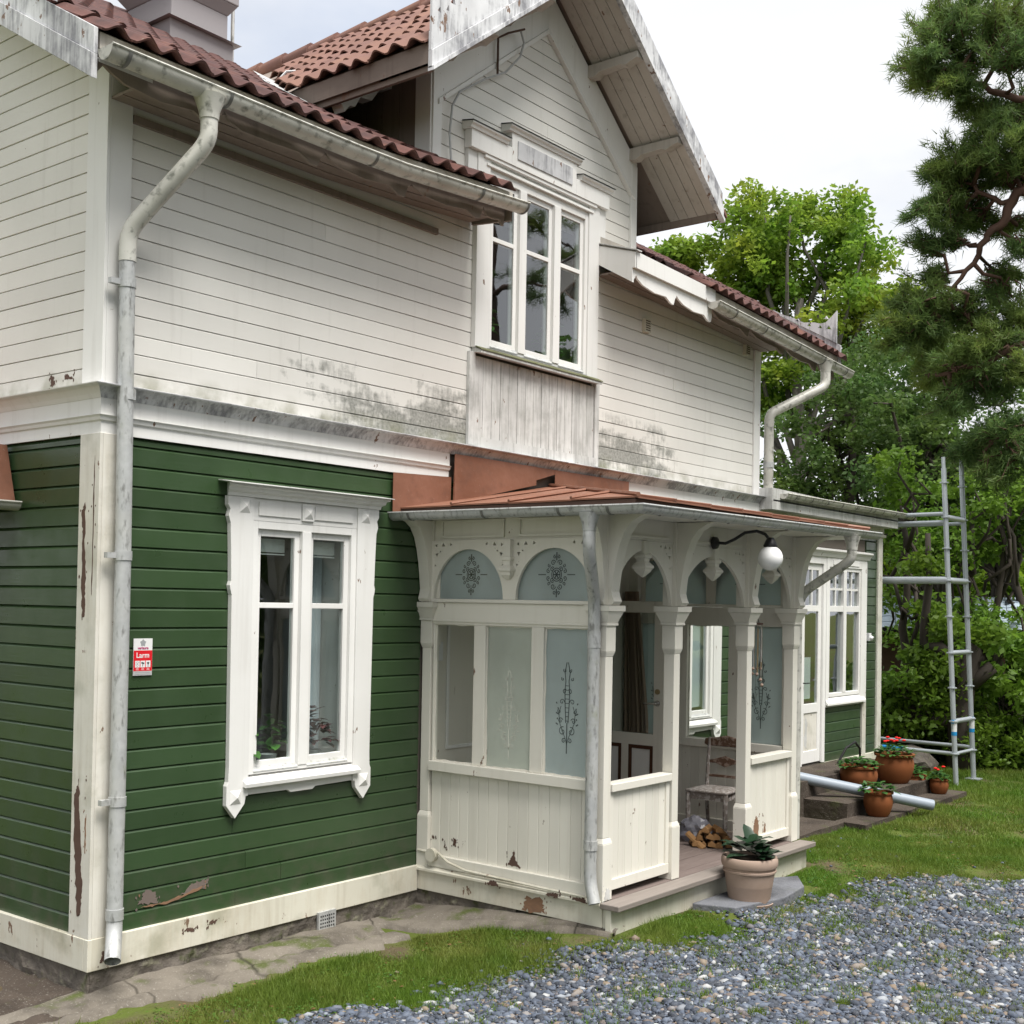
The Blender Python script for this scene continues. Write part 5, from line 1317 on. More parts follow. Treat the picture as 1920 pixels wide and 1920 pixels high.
rosette(3.1455, -.505, 2.625, MAT['etch_mid'], left_w, .88); rosette(3.1455, -1.36, 2.625, MAT['etch_dark'], left_w, .92)
def urn(x, cy, z0, mat, parent, s=1.0, full=True):
    m = MB()
    for sy in ((-1, 1) if full else (-1,)):
        f = lambda pts: [(cy+sy*p[0]*s, z0+p[1]*s) for p in pts]
        for (a, b, rr_, a0, tr) in ((.05, .12, .045, 0, 1.3), (.075, .22, .03, 1, 1.3), (.09, .31, .022, 0, 1.2), (.06, .40, .03, 2, 1.2), (.03, .50, .025, 1, 1.2), (.035, .03, .025, 1, 1.2), (.055, .62, .018, .3, 1.1), (.03, .70, .02, .3, 1.1)):
            ribbon(m, f(spiral(a, b, .003, rr_, a0, tr)), .008*s, x)
        ribbon(m, f([(0, 0), (.02, .06), (.05, .12), (.085, .2), (.095, .29), (.07, .36)]), .007*s, x)
        ribbon(m, f([(.012, .2), (.022, .35), (.028, .5), (.018, .6), (.03, .68), (.008, .78)]), .010*s, x)
        for k in range(5): ribbon(m, f([(.105+.012*math.sin(k*2), .18+k*.05), (.118+.012*math.cos(k*3), .195+k*.05)]), .012*s, x)
    for k in range(9): ribbon(m, [(cy-.022*s, z0+(.22+k*.042)*s), (cy+.022*s, z0+(.22+k*.042)*s)], .006*s, x)
    ribbon(m, [(cy, z0-.09*s), (cy, z0+.2*s)], .012*s, x)
    m.build('etched_urn', mat, parent)
urn(3.1455, -.92, 1.24, MAT['etch_light'], left_w, .80); urn(3.1455, -1.48, 1.33, MAT['etch_dark'], left_w, .80)
urn(6.374, -.36, 1.30, MAT['etch_dark'], right_w, .78); urn(6.374, -1.49, 1.30, MAT['etch_dark'], right_w, .78)
rosette(6.374, -.505, 2.625, MAT['etch_dark'], right_w, .85); rosette(6.374, -1.36, 2.625, MAT['etch_dark'], right_w, .85)

# ---- porch roof: three sheet faces rising to the wall
EX0, EX1, EY, EZ = 2.79, 6.98, -2.31, 3.165; AP = (4.9, -.0, 3.515)
pr_o = bpy.data.objects.new('porch_roof', None); col.objects.link(pr_o); pr_o.parent = house
def lerp3(a, b, t_): return tuple(a[i]+(b[i]-a[i])*t_ for i in range(3))
def sheet_face(e0, e1, apex, n):
    """triangle split into strips running up the slope between eave e0-e1 and the apex"""
    for i in range(n):
        a0, a1 = lerp3(e0, e1, i/n), lerp3(e0, e1, (i+1)/n)
        # foot of the apex on the eave: strips are parallel to the fall line
        t_ap = ((apex[0]-e0[0])*(e1[0]-e0[0])+(apex[1]-e0[1])*(e1[1]-e0[1]))/((e1[0]-e0[0])**2+(e1[1]-e0[1])**2)
        foot = lerp3(e0, e1, t_ap)
        def top(t_):
            f = t_/t_ap if t_ <= t_ap and t_ap > 1e-6 else ((1-t_)/(1-t_ap) if t_ap < 1-1e-6 else 1)
            f = max(0, min(1, f)); b = lerp3(e0, e1, t_); return tuple(b[k]+(apex[k]-foot[k])*f for k in range(3))
        ts = [i/n, (i+1)/n]
        if ts[0] < t_ap < ts[1]: ts = [ts[0], t_ap, ts[1]]
        lift = .004*(i % 2)
        poly = [a0, a1] + [top(q) for q in ts[::-1]]
        poly = [(p[0], p[1], p[2]+lift) for p in poly]
        q_ = []
        for p in poly:
            if not q_ or (Vector(p)-Vector(q_[-1])).length > 1e-4: q_.append(p)
        if len(q_) < 3: continue
        m = MB(); m.prism2([(p[0], p[1], p[2]-.012) for p in q_], q_); m.build('roof_sheet', MAT['sheet'], pr_o)
        if i:
            b = top(i/n); m = MB(); a_ = Vector(a0); b_ = Vector(b)
            m.tube([a_+Vector((0, 0, .012)), b_+Vector((0, 0, .012))], .013, 5); m.build('seam', MAT['sheet'], pr_o)
sheet_face((EX0, 0, EZ), (EX0, EY, EZ), AP, 4); sheet_face((EX0, EY, EZ), (EX1, EY, EZ), AP, 8); sheet_face((EX1, EY, EZ), (EX1, 0, EZ), AP, 4)
for e in ((EX0, EY, EZ), (EX1, EY, EZ)):
    m = MB(); m.tube([Vector(e)+Vector((0, 0, .015)), Vector(AP)+Vector((0, 0, .015))], .018, 6); m.build('hip_seam', MAT['sheet'], pr_o)
# wall flashing above the porch roof
def flash(poly, y=-.032):
    m = MB(); m.prism(poly, 'y', y-.004, y); m.build('wall_flashing', MAT['sheet'], pr_o)
flash([(2.70, 3.10), (3.42, 3.27), (3.42, 3.47), (2.70, 3.445)], -.03)
flash([(3.42, 3.22), (5.02, 3.66), (5.02, 3.665), (4.88, 3.671), (3.435, 3.671)], -.055)
flash([(3.43, 3.25), (4.6, 3.5), (4.6, 3.671), (3.43, 3.671)], -.060)
flash([(4.90, 3.30), (6.2, 3.30), (6.2, 3.671), (4.90, 3.671)], -.058)
m = MB(); m.prism([(EX0+.01, 3.10), (EX0+.03, 3.10), (EX0+.03, 3.152), (EX0+.01, 3.152)], 'y', EY+.03, 0); m.prism([(EY+.03, 3.10), (EY+.05, 3.10), (EY+.05, 3.152), (EY+.03, 3.152)], 'x', EX0+.031, EX1-.03); m.build('eave_board', MAT['bareold'], pr_o)
gutter([(2.745, .03, 3.115), (2.745, -2.355, 3.10), (7.03, -2.355, 3.135)], .058, pr_o, MAT['galv'], [(0, .1), (0, .42), (0, .72), (0, .9), (1, .06), (1, .18), (1, .30), (1, .42), (1, .54), (1, .66), (1, .78), (1, .9)])
m = MB(); m.lathe([(.05, 0), (.055, .05), (.08, .13)], (2.745, -1.93, 2.93), 14); m.build('gutter_outlet', MAT['galv'], pr_o, smooth=True)
downpipe([(2.745, -1.93, 2.95), (2.745, -1.93, 2.80), (3.035, -1.79, 2.42), (3.035, -1.79, .36), (3.01, -1.85, .20)], .047, house, MAT['galv'], [((3.035, -1.79, 2.14), 'sleeve'), ((3.035, -1.79, .62), 'ring')])
m = MB(); m.lathe([(.05, 0), (.055, .05), (.08, .13)], (6.45, -2.355, 2.95), 14); m.build('gutter_outlet', MAT['gutter'], pr_o, smooth=True)
downpipe([(6.45, -2.355, 2.97), (6.45, -2.355, 2.86), (6.50, -1.85, 2.55), (6.50, -1.80, 2.4), (6.50, -1.80, .2)], .045, house, MAT['gutter'])

# ================================================================== ANNEXE (parts of the house)
m = MB(); wall_holes(m, 'y', .02, .14, 9.215, 13.2, .05, 3.6, [AW, AD]); annex = m.build('annexe_wall', MAT['interior2'], house)
m = MB(); m.box(9.22, 13.2, 3.8, 3.9, .05, 3.6); m.box(13.1, 13.19, .14, 3.8, .05, 3.6); m.box(9.22, 13.2, .14, 3.8, .1, .2); m.build('annexe_room', MAT['interior'], house)
m = MB(); m.prism([(9.215, 3.60), (13.35, 3.60), (13.35, 3.80), (9.215, 3.86)], 'y', -.20, 3.9); m.build('annexe_roof', MAT['greyboard'], house)
siding(annex, 'y', 0, G0+GP, GP, 3.45, 9.24, 13.06, [(10.42, 12.66, .3, 3.35)], MAT['green'])
siding(annex, 'y', -.004, G0+GP, GP, 1.07, 11.26, 12.50, [], MAT['green'])
m = MB(); m.box(9.24, 10.40, -.03, .018, .05, .33); m.box(11.26, 13.22, -.03, .018, .05, .33); m.build('annexe_base_board', MAT['base'], house, bevel=.004)
m = MB(); m.box(13.06, 13.22, -.026, .14, .33, 3.45); m.build('corner_board', MAT['cornerpaint'], house, bevel=.003)
m = MB(); m.box(12.51, 12.64, -.03, .0, .33, 1.10); m.build('annexe_upright', MAT['cornerpaint'], house, bevel=.003)
m = MB(); m.box(9.24, 13.24, -.035, .018, 3.45, 3.62); m.box(9.24, 13.26, -.06, -.0355, 3.46, 3.50); m.build('annexe_fascia', MAT['base'], house, bevel=.003)
m = MB(); m.prism([(0, 3.62), (-.06, 3.62), (-.10, 3.68), (-.20, 3.70), (-.20, 3.72), (0, 3.74)], 'x', 9.24, 13.34); m.build('annexe_cornice', MAT['greyboard'], house)
gutter([(9.42, -.245, 3.80), (13.75, -.245, 3.82)], .062, house, MAT['gutter'], [(0, f) for f in (.06, .17, .28, .39, .5, .61, .72, .83, .94)])
# annexe window
aw = bpy.data.objects.new('window', None); col.objects.link(aw); aw.parent = house; aw['label'] = 'annexe window with small panes above two tall panes'
x0, x1, z0, z1 = AW
m = MB(); m.box(x0-.09, x0, -.035, 0, 1.07, 3.10); m.build('side_casing', T, aw, bevel=.003)
m = MB(); m.box(x1, x1+.20, -.035, 0, 1.07, 3.10); m.build('side_casing', T, aw, bevel=.003)
m = MB(); m.box(x0, x1, -.035, 0, z1, 3.10); m.box(x0+.1, x1-.1, -.045, -.035, 3.0, 3.07); m.build('frieze', T, aw, bevel=.003)
hood = [(0, 3.10), (.05, 3.10), (.07, 3.15), (.10, 3.18), (.10, 3.20), (0, 3.22)]
m = MB(); m.prism2([(10.42, -o, z) for o, z in hood], [(x1+.26, -o, z) for o, z in hood]); m.build('hood', T, aw)
m = MB(); m.prism([(0, 1.12), (-.07, 1.09), (-.07, 1.12), (0, 1.2)], 'x', x0-.09, x1+.12); m.build('sill', T, aw, bevel=.003)
m = MB(); m.box(x0-.08, x1+.18, -.032, -.0, 1.065, 1.10); m.build('apron_board', T, aw)
m = MB(); f = .05; xm = (x0+x1)/2
m.box(x0, x0+f, -.02, .07, z0, z1); m.box(x1-f, x1, -.02, .07, z0, z1); m.box(x0+f, x1-f, -.02, .07, z1-f, z1); m.box(x0+f, x1-f, -.02, .07, z0, z0+f); m.box(xm-.05, xm+.05, -.025, .07, z0+f, z1-f); m.box(x0+f, xm-.05, -.02, .07, 2.36, 2.44); m.box(xm+.05, x1-f, -.02, .07, 2.36, 2.44); m.build('frame', T, aw, bevel=.003)
for a, b in ((x0+f, xm-.05), (xm+.05, x1-f)):
    mx_ = (a+b)/2; m = MB(); m.box(mx_-.018, mx_+.018, .0, .04, 2.44, z1-f); m.box(a, mx_-.018, .0, .04, 2.655, 2.685); m.box(mx_+.018, b, .0, .04, 2.655, 2.685); m.build('glazing_bar', T, aw)
    for (p, q, r_, s2) in ((a, mx_-.018, 2.44, 2.655), (mx_+.018, b, 2.44, 2.655), (a, mx_-.018, 2.685, z1-f), (mx_+.018, b, 2.685, z1-f), (a, b, z0+f, 2.36)):
        m = MB(); m.box(p, q, .018, .022, r_, s2); m.build('pane', MAT['glass'], aw)
# annexe door
ad = bpy.data.objects.new('annexe_door', None); col.objects.link(ad); ad.parent = house; ad['label'] = 'white peeling annexe door with glass panes above a boarded lower half'
x0, x1, z0, z1 = AD; TW = MAT['weathered']
m = MB(); m.box(x0-.10, x0, -.03, .0, .34, 3.10); m.box(x1, x1+.085, -.03, .0, .34, 3.10); m.box(x0, x1, -.03, 0, z1, 3.10); m.build('door_casing', T, ad, bevel=.003)
g = .10
m = MB(); m.box(x0, x0+g, .0, .045, z0, z1); m.box(x1-g, x1, .0, .045, z0, z1); m.box(x0+g, x1-g, .0, .045, z1-.09, z1); m.box(x0+g, x1-g, .0, .045, 2.36, 2.44); m.box(x0+g, x1-g, .0, .045, 1.02, 1.14); m.box(x0+g, x1-g, .0, .045, z0, z0+.16); m.build('door_frame', T, ad, bevel=.003)
m = MB(); m.box(x0+g, x1-g, .012, .035, z0+.16, 1.02); m.build('door_panel', MAT['cornerpaint'], ad)
mx_ = (x0+x1)/2
m = MB(); m.box(mx_-.016, mx_+.016, .0, .04, 2.44, z1-.09); m.box(x0+g, mx_-.016, .0, .04, 2.66, 2.69); m.box(mx_+.016, x1-g, .0, .04, 2.66, 2.69); m.build('glazing_bar', T, ad)
for (p, q, r_, s2) in ((x0+g, mx_-.016, 2.44, 2.66), (mx_+.016, x1-g, 2.44, 2.66), (x0+g, mx_-.016, 2.69, z1-.09), (mx_+.016, x1-g, 2.69, z1-.09), (x0+g, x1-g, 1.14, 2.36)):
    m = MB(); m.box(p, q, .018, .022, r_, s2); m.build('pane', MAT['glass'], ad)
m = MB(); m.tube([(x0+.05, -.002, 1.42), (x0+.05, -.04, 1.42), (x0+.16, -.045, 1.42)], .009, 6); m.build('door_handle', MAT['black'], ad, smooth=True)
m = MB(); m.box(x0+.13, x0+.42, .06, .07, 1.2, 1.75); m.build('paper_notice', MAT['lace'], ad)
blob_patch('paint_flake', 'y', -.0002+.0122, [(x0+.14, .6), (x0+.22, .55), (x0+.24, .9), (x0+.17, .98)], MAT['greyboard'], ad, jit=.01)
m = MB(); m.box(12.68, 12.76, -.05, -.002, 1.95, 2.06); m.tube([(12.72, -.05, 2.0), (12.72, -.09, 1.98)], .03, 10); m.build('motion_sensor', MAT['whiteplastic'], house, smooth=True)

# ================================================================== STEPS, SLAB
def rough_block(x0, x1, y0, y1, z0, z1, mat, name, n=10, amp=.012):
    bm = bmesh.new(); bmesh.ops.create_cube(bm, size=1)
    for v in bm.verts: v.co = Vector(((x0+x1)/2+v.co.x*(x1-x0), (y0+y1)/2+v.co.y*(y1-y0), (z0+z1)/2+v.co.z*(z1-z0)))
    bmesh.ops.subdivide_edges(bm, edges=bm.edges, cuts=n, use_grid_fill=True)
    for v in bm.verts: v.co += Vector((mnoise.noise(v.co*3), mnoise.noise(v.co*3+Vector((5, 0, 0))), mnoise.noise(v.co*3+Vector((0, 9, 0)))))*amp
    me = bpy.data.meshes.new(name); bm.to_mesh(me); bm.free(); me.materials.append(mat); return link(name, me)
structure(rough_block(9.05, 12.1, -.62, -.032, -.3, .335, MAT['stepconc'], 'door_landing'))
structure(rough_block(9.3, 12.2, -1.16, -.60, -.3, .135, MAT['stepconc'], 'step'))
structure(rough_block(9.0, 12.5, -1.50, -1.14, -.3, -.035, MAT['stepconc'], 'step'))
structure(rough_block(7.2, 9.0, -1.25, -.03, -.3, -.035, MAT['stepconc'], 'paving'))
sl = [(4.24, -1.97), (4.8, -1.98), (5.55, -2.02), (5.80, -2.16), (5.45, -2.38), (4.95, -2.44), (4.35, -2.30)]
m = MB(); m.prism(sl, 'z', -.09, .012); tag(m.build('stone_slab', MAT['slate'], bevel=.01), 'flat grey slate slab lying in front of the porch step', 'stone slab')

# ================================================================== POTS AND PLANTS
def leafy(n, rad, h, base, leaf_l, leaf_w, mat, name, parent, droop=.3, dome=True):
    """small plant: stems fan out, oval leaves"""
    V, F = [], []
    for i in range(n):
        a = rng.uniform(0, 2*np.pi); q = rng.uniform(0, 1)**.6
        rr_ = rad*q; zc = h*(1-(q**2)*.75)*rng.uniform(.55, 1.05)
        c = np.array([rr_*math.cos(a), rr_*math.sin(a), base+zc])
        dr_ = np.array([math.cos(a+rng.normal(0, .8)), math.sin(a+rng.normal(0, .8)), rng.uniform(-droop, .55)]); dr_ /= np.linalg.norm(dr_)
        sd = np.cross(dr_, [0, 0, 1]); sd /= np.linalg.norm(sd)+1e-6; up_ = np.cross(sd, dr_)
        L = leaf_l*rng.uniform(.65, 1.25); W = leaf_w*rng.uniform(.7, 1.2)
        o = len(V)
        V += [c, c+dr_*L*.35+sd*W*.5-up_*.0, c+dr_*L*.35+up_*L*.05*-1, c+dr_*L*.35-sd*W*.5, c+dr_*L*.75+sd*W*.35-up_*L*.06, c+dr_*L*.75-up_*L*.1, c+dr_*L*.75-sd*W*.35-up_*L*.06, c+dr_*L-up_*L*.2]
        F += [(o, o+1, o+2), (o, o+2, o+3), (o+1, o+4, o+5), (o+1, o+5, o+2), (o+2, o+5, o+6), (o+2, o+6, o+3), (o+4, o+7, o+5), (o+5, o+7, o+6)]
    me = npmesh(name, np.array(V), np.array(F), mat); return link(name, me, parent)
def pot_round(t, rad, h, mat, n=28):
    m = MB(); m.lathe([(rad*.66, 0), (rad*.80, h*.12), (rad*.97, h*.45), (rad, h*.62), (rad*.95, h*.82), (rad*.90, h*.90), (rad*1.02, h*.92), (rad*1.04, h), (rad*.90, h), (rad*.85, h*.86), (0.001, h*.84)], n=n)
    p = m.build('pot', mat, t, smooth=True)
    m = MB(); m.lathe([(rad*.86, h*.86), (.001, h*.88)], n=n); m.build('soil', MAT['soil'], t); return p
t = thing('potted_plant', 'large pale terracotta pot with dark hydrangea leaves in front of the porch step', 'potted plant', (4.74, -2.22, float(gz(4.74, -2.22))+.012))
m = MB(); m.lathe([(.165, .035), (.172, .06), (.186, .16), (.188, .165), (.189, .17), (.205, .275), (.217, .28), (.219, .295), (.209, .30), (.211, .315), (.223, .322), (.231, .345), (.230, .385), (.222, .40), (.205, .40), (.195, .36), (.001, .355)], n=40); m.build('pot', MAT['terrapale'], t, smooth=True)
m = MB(); m.lathe([(.17, .0), (.19, .008), (.198, .032), (.19, .034), (.175, .02), (.001, .02)], n=36); m.build('saucer', MAT['terrapale'], t, smooth=True)
m = MB(); m.lathe([(.2, .37), (.001, .375)], n=24); m.build('soil', MAT['soil'], t)
leafy(48, .10, .17, .36, .17, .11, MAT['plantdark'], 'plant', t, -.1)
pots = [((10.5, -.80, .135), .235, .30, 150, .25, .13, 'wide terracotta pot of green leaves on the middle step nearest the annexe door'),
        ((11.45, -.90, .135), .25, .38, 170, .25, .16, 'biggest terracotta bowl with red flowers beside the annexe corner'),
        ((9.72, -1.36, -.034), .17, .29, 110, .20, .15, 'round terracotta pot standing in front of the grey plastic pipe'),
        ((12.05, -1.28, -.034), .125, .195, 60, .11, .12, 'smallest terracotta pot at the outer end of the steps'),
        ((12.00, -.98, -.03), .14, .22, 50, .12, .14, 'small terracotta pot tucked behind the biggest bowl')]
for i, (loc, rad, h, n, pr2, ph, lab) in enumerate(pots):
    t = thing('potted_plant', lab, 'potted plant', loc, rng.uniform(0, 6), 'terracotta pots on the annexe steps')
    pot_round(t, rad, h, MAT['terra']); leafy(n, pr2, ph, h*.9, .075, .06, MAT['plant'], 'plant', t, .3)
    if i in (1, 3):
        m = MB()
        for k in range(9 if i == 1 else 3):
            a = k*2.4; q = .05*math.sqrt(k); m.lathe([(.001, 0), (.022, .008), (.028, .02), (.012, .03), (.001, .028)], (-.03+q*math.cos(a)*.9, .02+q*math.sin(a), h+ph*.9+.04*(k % 3)*.5), 7)
        m.build('flower', MAT['red'], t, smooth=True)
m = MB(); m.tube([(11.15, -.25, .35), (11.25, -.32, .55), (11.45, -.36, .62), (11.62, -.36, .52), (11.68, -.34, .36)], .016, 8)
tag(m.build('garden_hose', MAT['black'], smooth=True), 'black hose loop arching over the door landing', 'hose')
# plants standing inside the near window
for (lx, ly, mat, n, rad, ph, lab) in ((1.38, .15, 'plant', 40, .10, .22, 'leafy green plant in a white pot at the left of the window sill'), (1.60, .16, 'plant', 50, .12, .30, 'bushy pale green plant in the middle of the window sill'), (2.04, .15, 'plantpurple', 80, .11, .34, 'dark purple plant in a white pot at the right of the window sill')):
    t = thing('window_plant', lab, 'potted plant', (lx, ly, 1.131), 0, 'plants inside the ground floor window')
    m = MB(); m.lathe([(.05, 0), (.065, .10), (.068, .105), (.058, .105), (.05, .09), (.001, .09)], n=18); m.build('pot', MAT['whiteplastic'], t, smooth=True)
    leafy(n, rad, ph, .10, .10, .075, MAT[mat], 'plant', t, .3)
for (lx, mat, lab) in ((4.05, 'plant', 'green plant behind the left light of the gable window'), (5.15, 'plant', 'trailing green plant behind the right light of the gable window')):
    t = thing('window_plant', lab, 'potted plant', (lx, .22, 4.67), 0, 'plants inside the gable window')
    m = MB(); m.lathe([(.05, 0), (.065, .10), (.058, .105), (.001, .09)], n=14); m.build('pot', MAT['terrapale'], t, smooth=True)
    leafy(60, .13, .42, .10, .10, .07, MAT[mat], 'plant', t, .3)

# ================================================================== PIPE, CHAIR, LOGS, LAMP, CHIME, SIGN
m = MB(); a, b = Vector((9.2, -.28, .42)), Vector((10.42, -1.76, .055)); m.tube([a, b], .066, 20, caps=False); m.tube([a+(b-a)*.0001, b], .060, 20, caps=False)
tag(m.build('plastic_pipe', MAT['pvc'], smooth=True), 'grey plastic pipe lying slanted across the annexe steps', 'pipe')

t = thing('chair', 'worn brown wooden chair with flaking paint inside the porch', 'chair', (6.03, -1.20, .2), R(4))
def turned(m, x, y, z0, z1, r0): m.tube([(x, y, z0), (x, y, z0+(z1-z0)*.3), (x, y, z1)], [r0*.72, r0*.85, r0], 8)
m = MB(); m.prism([(-.22, -.215), (-.22, .215), (.21, .19), (.21, -.19)], 'z', .435, .46); m.build('seat', MAT['chair'], t, bevel=.008)
m = MB(); m.box(-.20, -.18, -.19, .19, .37, .434); m.box(-.18, .18, .165, .183, .37, .434); m.box(-.18, .18, -.183, -.165, .37, .434); m.build('seat_rail', MAT['chair'], t)
for x, y in ((-.195, -.19), (-.195, .19)):
    m = MB(); turned(m, x, y, 0, .434, .027); m.build('leg', MAT['chair'], t, smooth=True)
for y in (-.175, .175):
    m = MB(); m.tube([(.24, y, 0), (.20, y, .25), (.19, y, .45), (.21, y, .70), (.25, y, .92)], [.016, .019, .021, .019, .016], 8); m.build('back_leg', MAT['chair'], t, smooth=True)
m = MB(); m.prism([(-.235, .85), (-.225, .905), (-.12, .92), (0, .945), (.12, .92), (.225, .905), (.235, .85), (.2, .835), (-.2, .835)], 'x', .235, .262); m.build('top_rail', MAT['chairtop'], t, bevel=.01)
m = MB(); m.prism([(-.17, .67), (-.1, .675), (0, .64), (.1, .675), (.17, .67), (.17, .70), (.09, .72), (0, .75), (-.09, .72), (-.17, .70)], 'x', .205, .222); m.build('middle_slat', MAT['chairtop'], t, bevel=.004)
m = MB(); m.prism([(-.17, .54), (.17, .54), (.17, .565), (-.17, .565)], 'x', .195, .212); m.build('lower_slat', MAT['chairtop'], t)

def log_mesh(L, w, h, name='firewood_log'):
    m = MB(); ring = [(0, 0), (w, .01), (w*.95, h*.55), (w*.55, h), (w*.05, h*.6)]
    A = [(-L/2, p[0]-w/2, p[1]) for p in ring]; B = [(L/2, (p[0]-w/2)*.94+.004, p[1]*.96) for p in ring]; m.prism2(A, B); return m
LG = []
for row, n_, z_ in ((0, 5, .2), (1, 4, .262), (2, 2, .326)):
    for k in range(n_):
        u_ = (k-(n_-1)/2)*.072+random.uniform(-.01, .01); LG.append(((5.60+.54*u_+random.uniform(-.02, .02), -1.40-.84*u_, z_), 33+random.uniform(-14, 14)))
LG.append(((5.46, -1.30, .225), 75))
nm_ = ['leftmost', 'second', 'middle', 'fourth', 'rightmost']
labs = [q+' split log of the bottom row of the firewood heap' for q in nm_]+[q+' split log of the second row of the firewood heap' for q in ('leftmost', 'second', 'third', 'rightmost')]+['left split log on top of the firewood heap', 'right split log on top of the firewood heap', 'split log leaning against the left of the firewood heap']
for (loc, a), lab in zip(LG, labs):
    o = log_mesh(.24*random.uniform(.85, 1.15), .068*random.uniform(.85, 1.2), .062).build('firewood_log', MAT['log'], bevel=.004)
    o.location = loc; o.rotation_euler = (random.uniform(-.25, .25), random.uniform(-.08, .08) if loc[2] != .225 else -.5, R(a)); tag(o, lab, 'firewood', 'firewood heap by the porch column')
# crumpled plastic bag behind the logs
bm = bmesh.new(); bmesh.ops.create_icosphere(bm, subdivisions=3, radius=1)
for v in bm.verts:
    k = 1+.30*mnoise.noise(v.co*2.2)+.14*mnoise.noise(v.co*6); v.co = Vector((v.co.x*.13*k, v.co.y*.15*k, max(-.1, v.co.z*.13*k)+.1))
me = bpy.data.meshes.new('plastic_bag'); bm.to_mesh(me); bm.free()
MAT['bag'] = M('grey_plastic_film', (.22, .22, .26), .3, .5); MAT['bag'].node_tree.nodes['Principled BSDF'].inputs['Alpha'].default_value = .6
me.materials.append(MAT['bag']); o = link('plastic_bag', me); o.location = (5.72, -1.16, .2); tag(o, 'crumpled grey plastic bag under the porch chair', 'bag')

t = thing('wall_lamp', 'white globe lamp on a curved black arm above the porch entrance', 'lamp', (4.74, PF+.016, 2.94))
m = MB(); m.tube([(0, -.001, 0), (0, -.03, 0), (0, -.05, 0)], [.055, .05, .02], 14); m.build('wall_plate', MAT['black'], t, smooth=True)
m = MB(); pth = [(0, -.04, 0), (.02, -.10, -.005), (.05, -.17, .03), (.08, -.25, .085), (.12, -.34, .10), (.15, -.40, .075), (.165, -.43, .035), (.17, -.44, .0)]; m.tube(pth, .013, 8); m.build('arm', MAT['black'], t, smooth=True)
m = MB(); m.lathe([(.001, .05), (.028, .045), (.045, .01), (.058, -.02), (.055, -.035)], (.17, -.44, 0), 18); m.build('lamp_holder', MAT['black'], t, smooth=True)
bm = bmesh.new(); bmesh.ops.create_uvsphere(bm, u_segments=32, v_segments=20, radius=.105)
me = bpy.data.meshes.new('globe'); bm.to_mesh(me); bm.free(); me.materials.append(MAT['globe'])
for p in me.polygons: p.use_smooth = True
o = link('globe', me, t); o.location = (.17, -.44, -.125)

t = thing('wind_chime', 'wind chime with metal tubes and shells hanging in the right porch arch', 'wind chime', (5.80, -1.72, 2.62))
m = MB(); m.tube([(0, 0, 0), (0, 0, -.27)], .0025, 5); m.build('cord', MAT['black'], t)
m = MB(); m.lathe([(.001, .012), (.06, .008), (.062, -.008), (.001, -.01)], (0, 0, -.37), 18); m.build('disc', MAT['bareold'], t, smooth=True)
for k in range(3):
    a = k*2.1; m = MB(); m.tube([(0, 0, -.27), (.05*math.cos(a), .05*math.sin(a), -.365)], .0022, 5); m.build('stay', MAT['black'], t)
for k in range(8):
    a = k*math.pi/4; L = .30+.05*(k % 3); m = MB(); x, y = .05*math.cos(a), .05*math.sin(a)
    m.tube([(x, y, -.38), (x, y, -.42)], .0015, 4); m.tube([(x, y, -.42), (x, y, -.42-L)], .007, 8); m.build('chime_tube', MAT['brass' if k % 2 else 'galv'], t, smooth=True)
for k in range(9):
    a = k*.7+.3; x, y = .055*math.cos(a), .055*math.sin(a); z = -.78-.05*(k % 4); m = MB(); m.lathe([(.001, .018), (.016, .006), (.018, -.004), (.001, -.02)], (x, y, z), 8); m.tube([(x, y, z), (x, y, -.40)], .0012, 4); m.build('shell', MAT['terrapale'], t, smooth=True)
m = MB(); m.tube([(0, 0, -.38), (0, 0, -1.0)], .0018, 4); m.prism([(-.04, -1.02), (0, -1.08), (.04, -1.02), (0, -1.0)], 'y', -.003, .003); m.build('sail', MAT['etch_dark'], t)

# alarm sign on the green wall
sg = thing('alarm_sign', 'small red and white alarm sign on the green wall beside the downpipe', 'sign', (.275, -.006, 1.875))
RED = M('sign_red', (.62, .012, .02), .4, .4); SW = M('sign_white', (.72, .72, .72), .4, .4); SG = M('sign_grey', (.30, .31, .32), .5, .3); MAG = M('sign_magenta', (.42, .01, .13), .4, .3); SGL = M('sign_strip', (.42, .42, .42), .5, .3)
m = MB(); m.box(0, .147, -.004, .002, .0, .245); m.build('plate', SW, sg)
m = MB(); m.box(.001, .146, -.0048, -.0041, .030, .166); m.build('red_field', RED, sg)
m = MB(); m.box(.001, .146, -.0048, -.0041, .001, .029); m.build('grey_strip', SGL, sg)
def text(s, size, x, z, mat, parent, name='lettering', bold=0.0, sx=1):
    cu = bpy.data.curves.new(name, 'FONT'); cu.body = s; cu.size = size; cu.align_x = 'CENTER'; cu.align_y = 'CENTER'; cu.offset = bold; cu.extrude = .0002; cu.resolution_u = 3
    o = bpy.data.objects.new(name, cu); col.objects.link(o); bpy.context.view_layer.update()
    dg = bpy.context.evaluated_depsgraph_get(); me = bpy.data.meshes.new_from_object(o.evaluated_get(dg)); bpy.data.objects.remove(o); bpy.data.curves.remove(cu)
    me.materials.clear(); me.materials.append(mat); o = link(name, me, parent); o.rotation_euler = (math.pi/2, 0, 0); o.location = (x, -.0054, z); o.scale = (sx, 1, 1); return o
text('Larm', .050, .072, .133, SW, sg, bold=.0008); text('verisure', .026, .073, .182, MAG, sg, bold=.0007, sx=.98)
pts = []
for k in range(10):
    a = math.pi/2+k*math.pi/5; rr_ = .025 if k % 2 == 0 else .0175; pts.append((.073+rr_*math.cos(a), .216+rr_*math.sin(a)))
m = MB(); m.prism(pts, 'y', -.0050, -.0042); m.build('star_emblem', SG, sg)
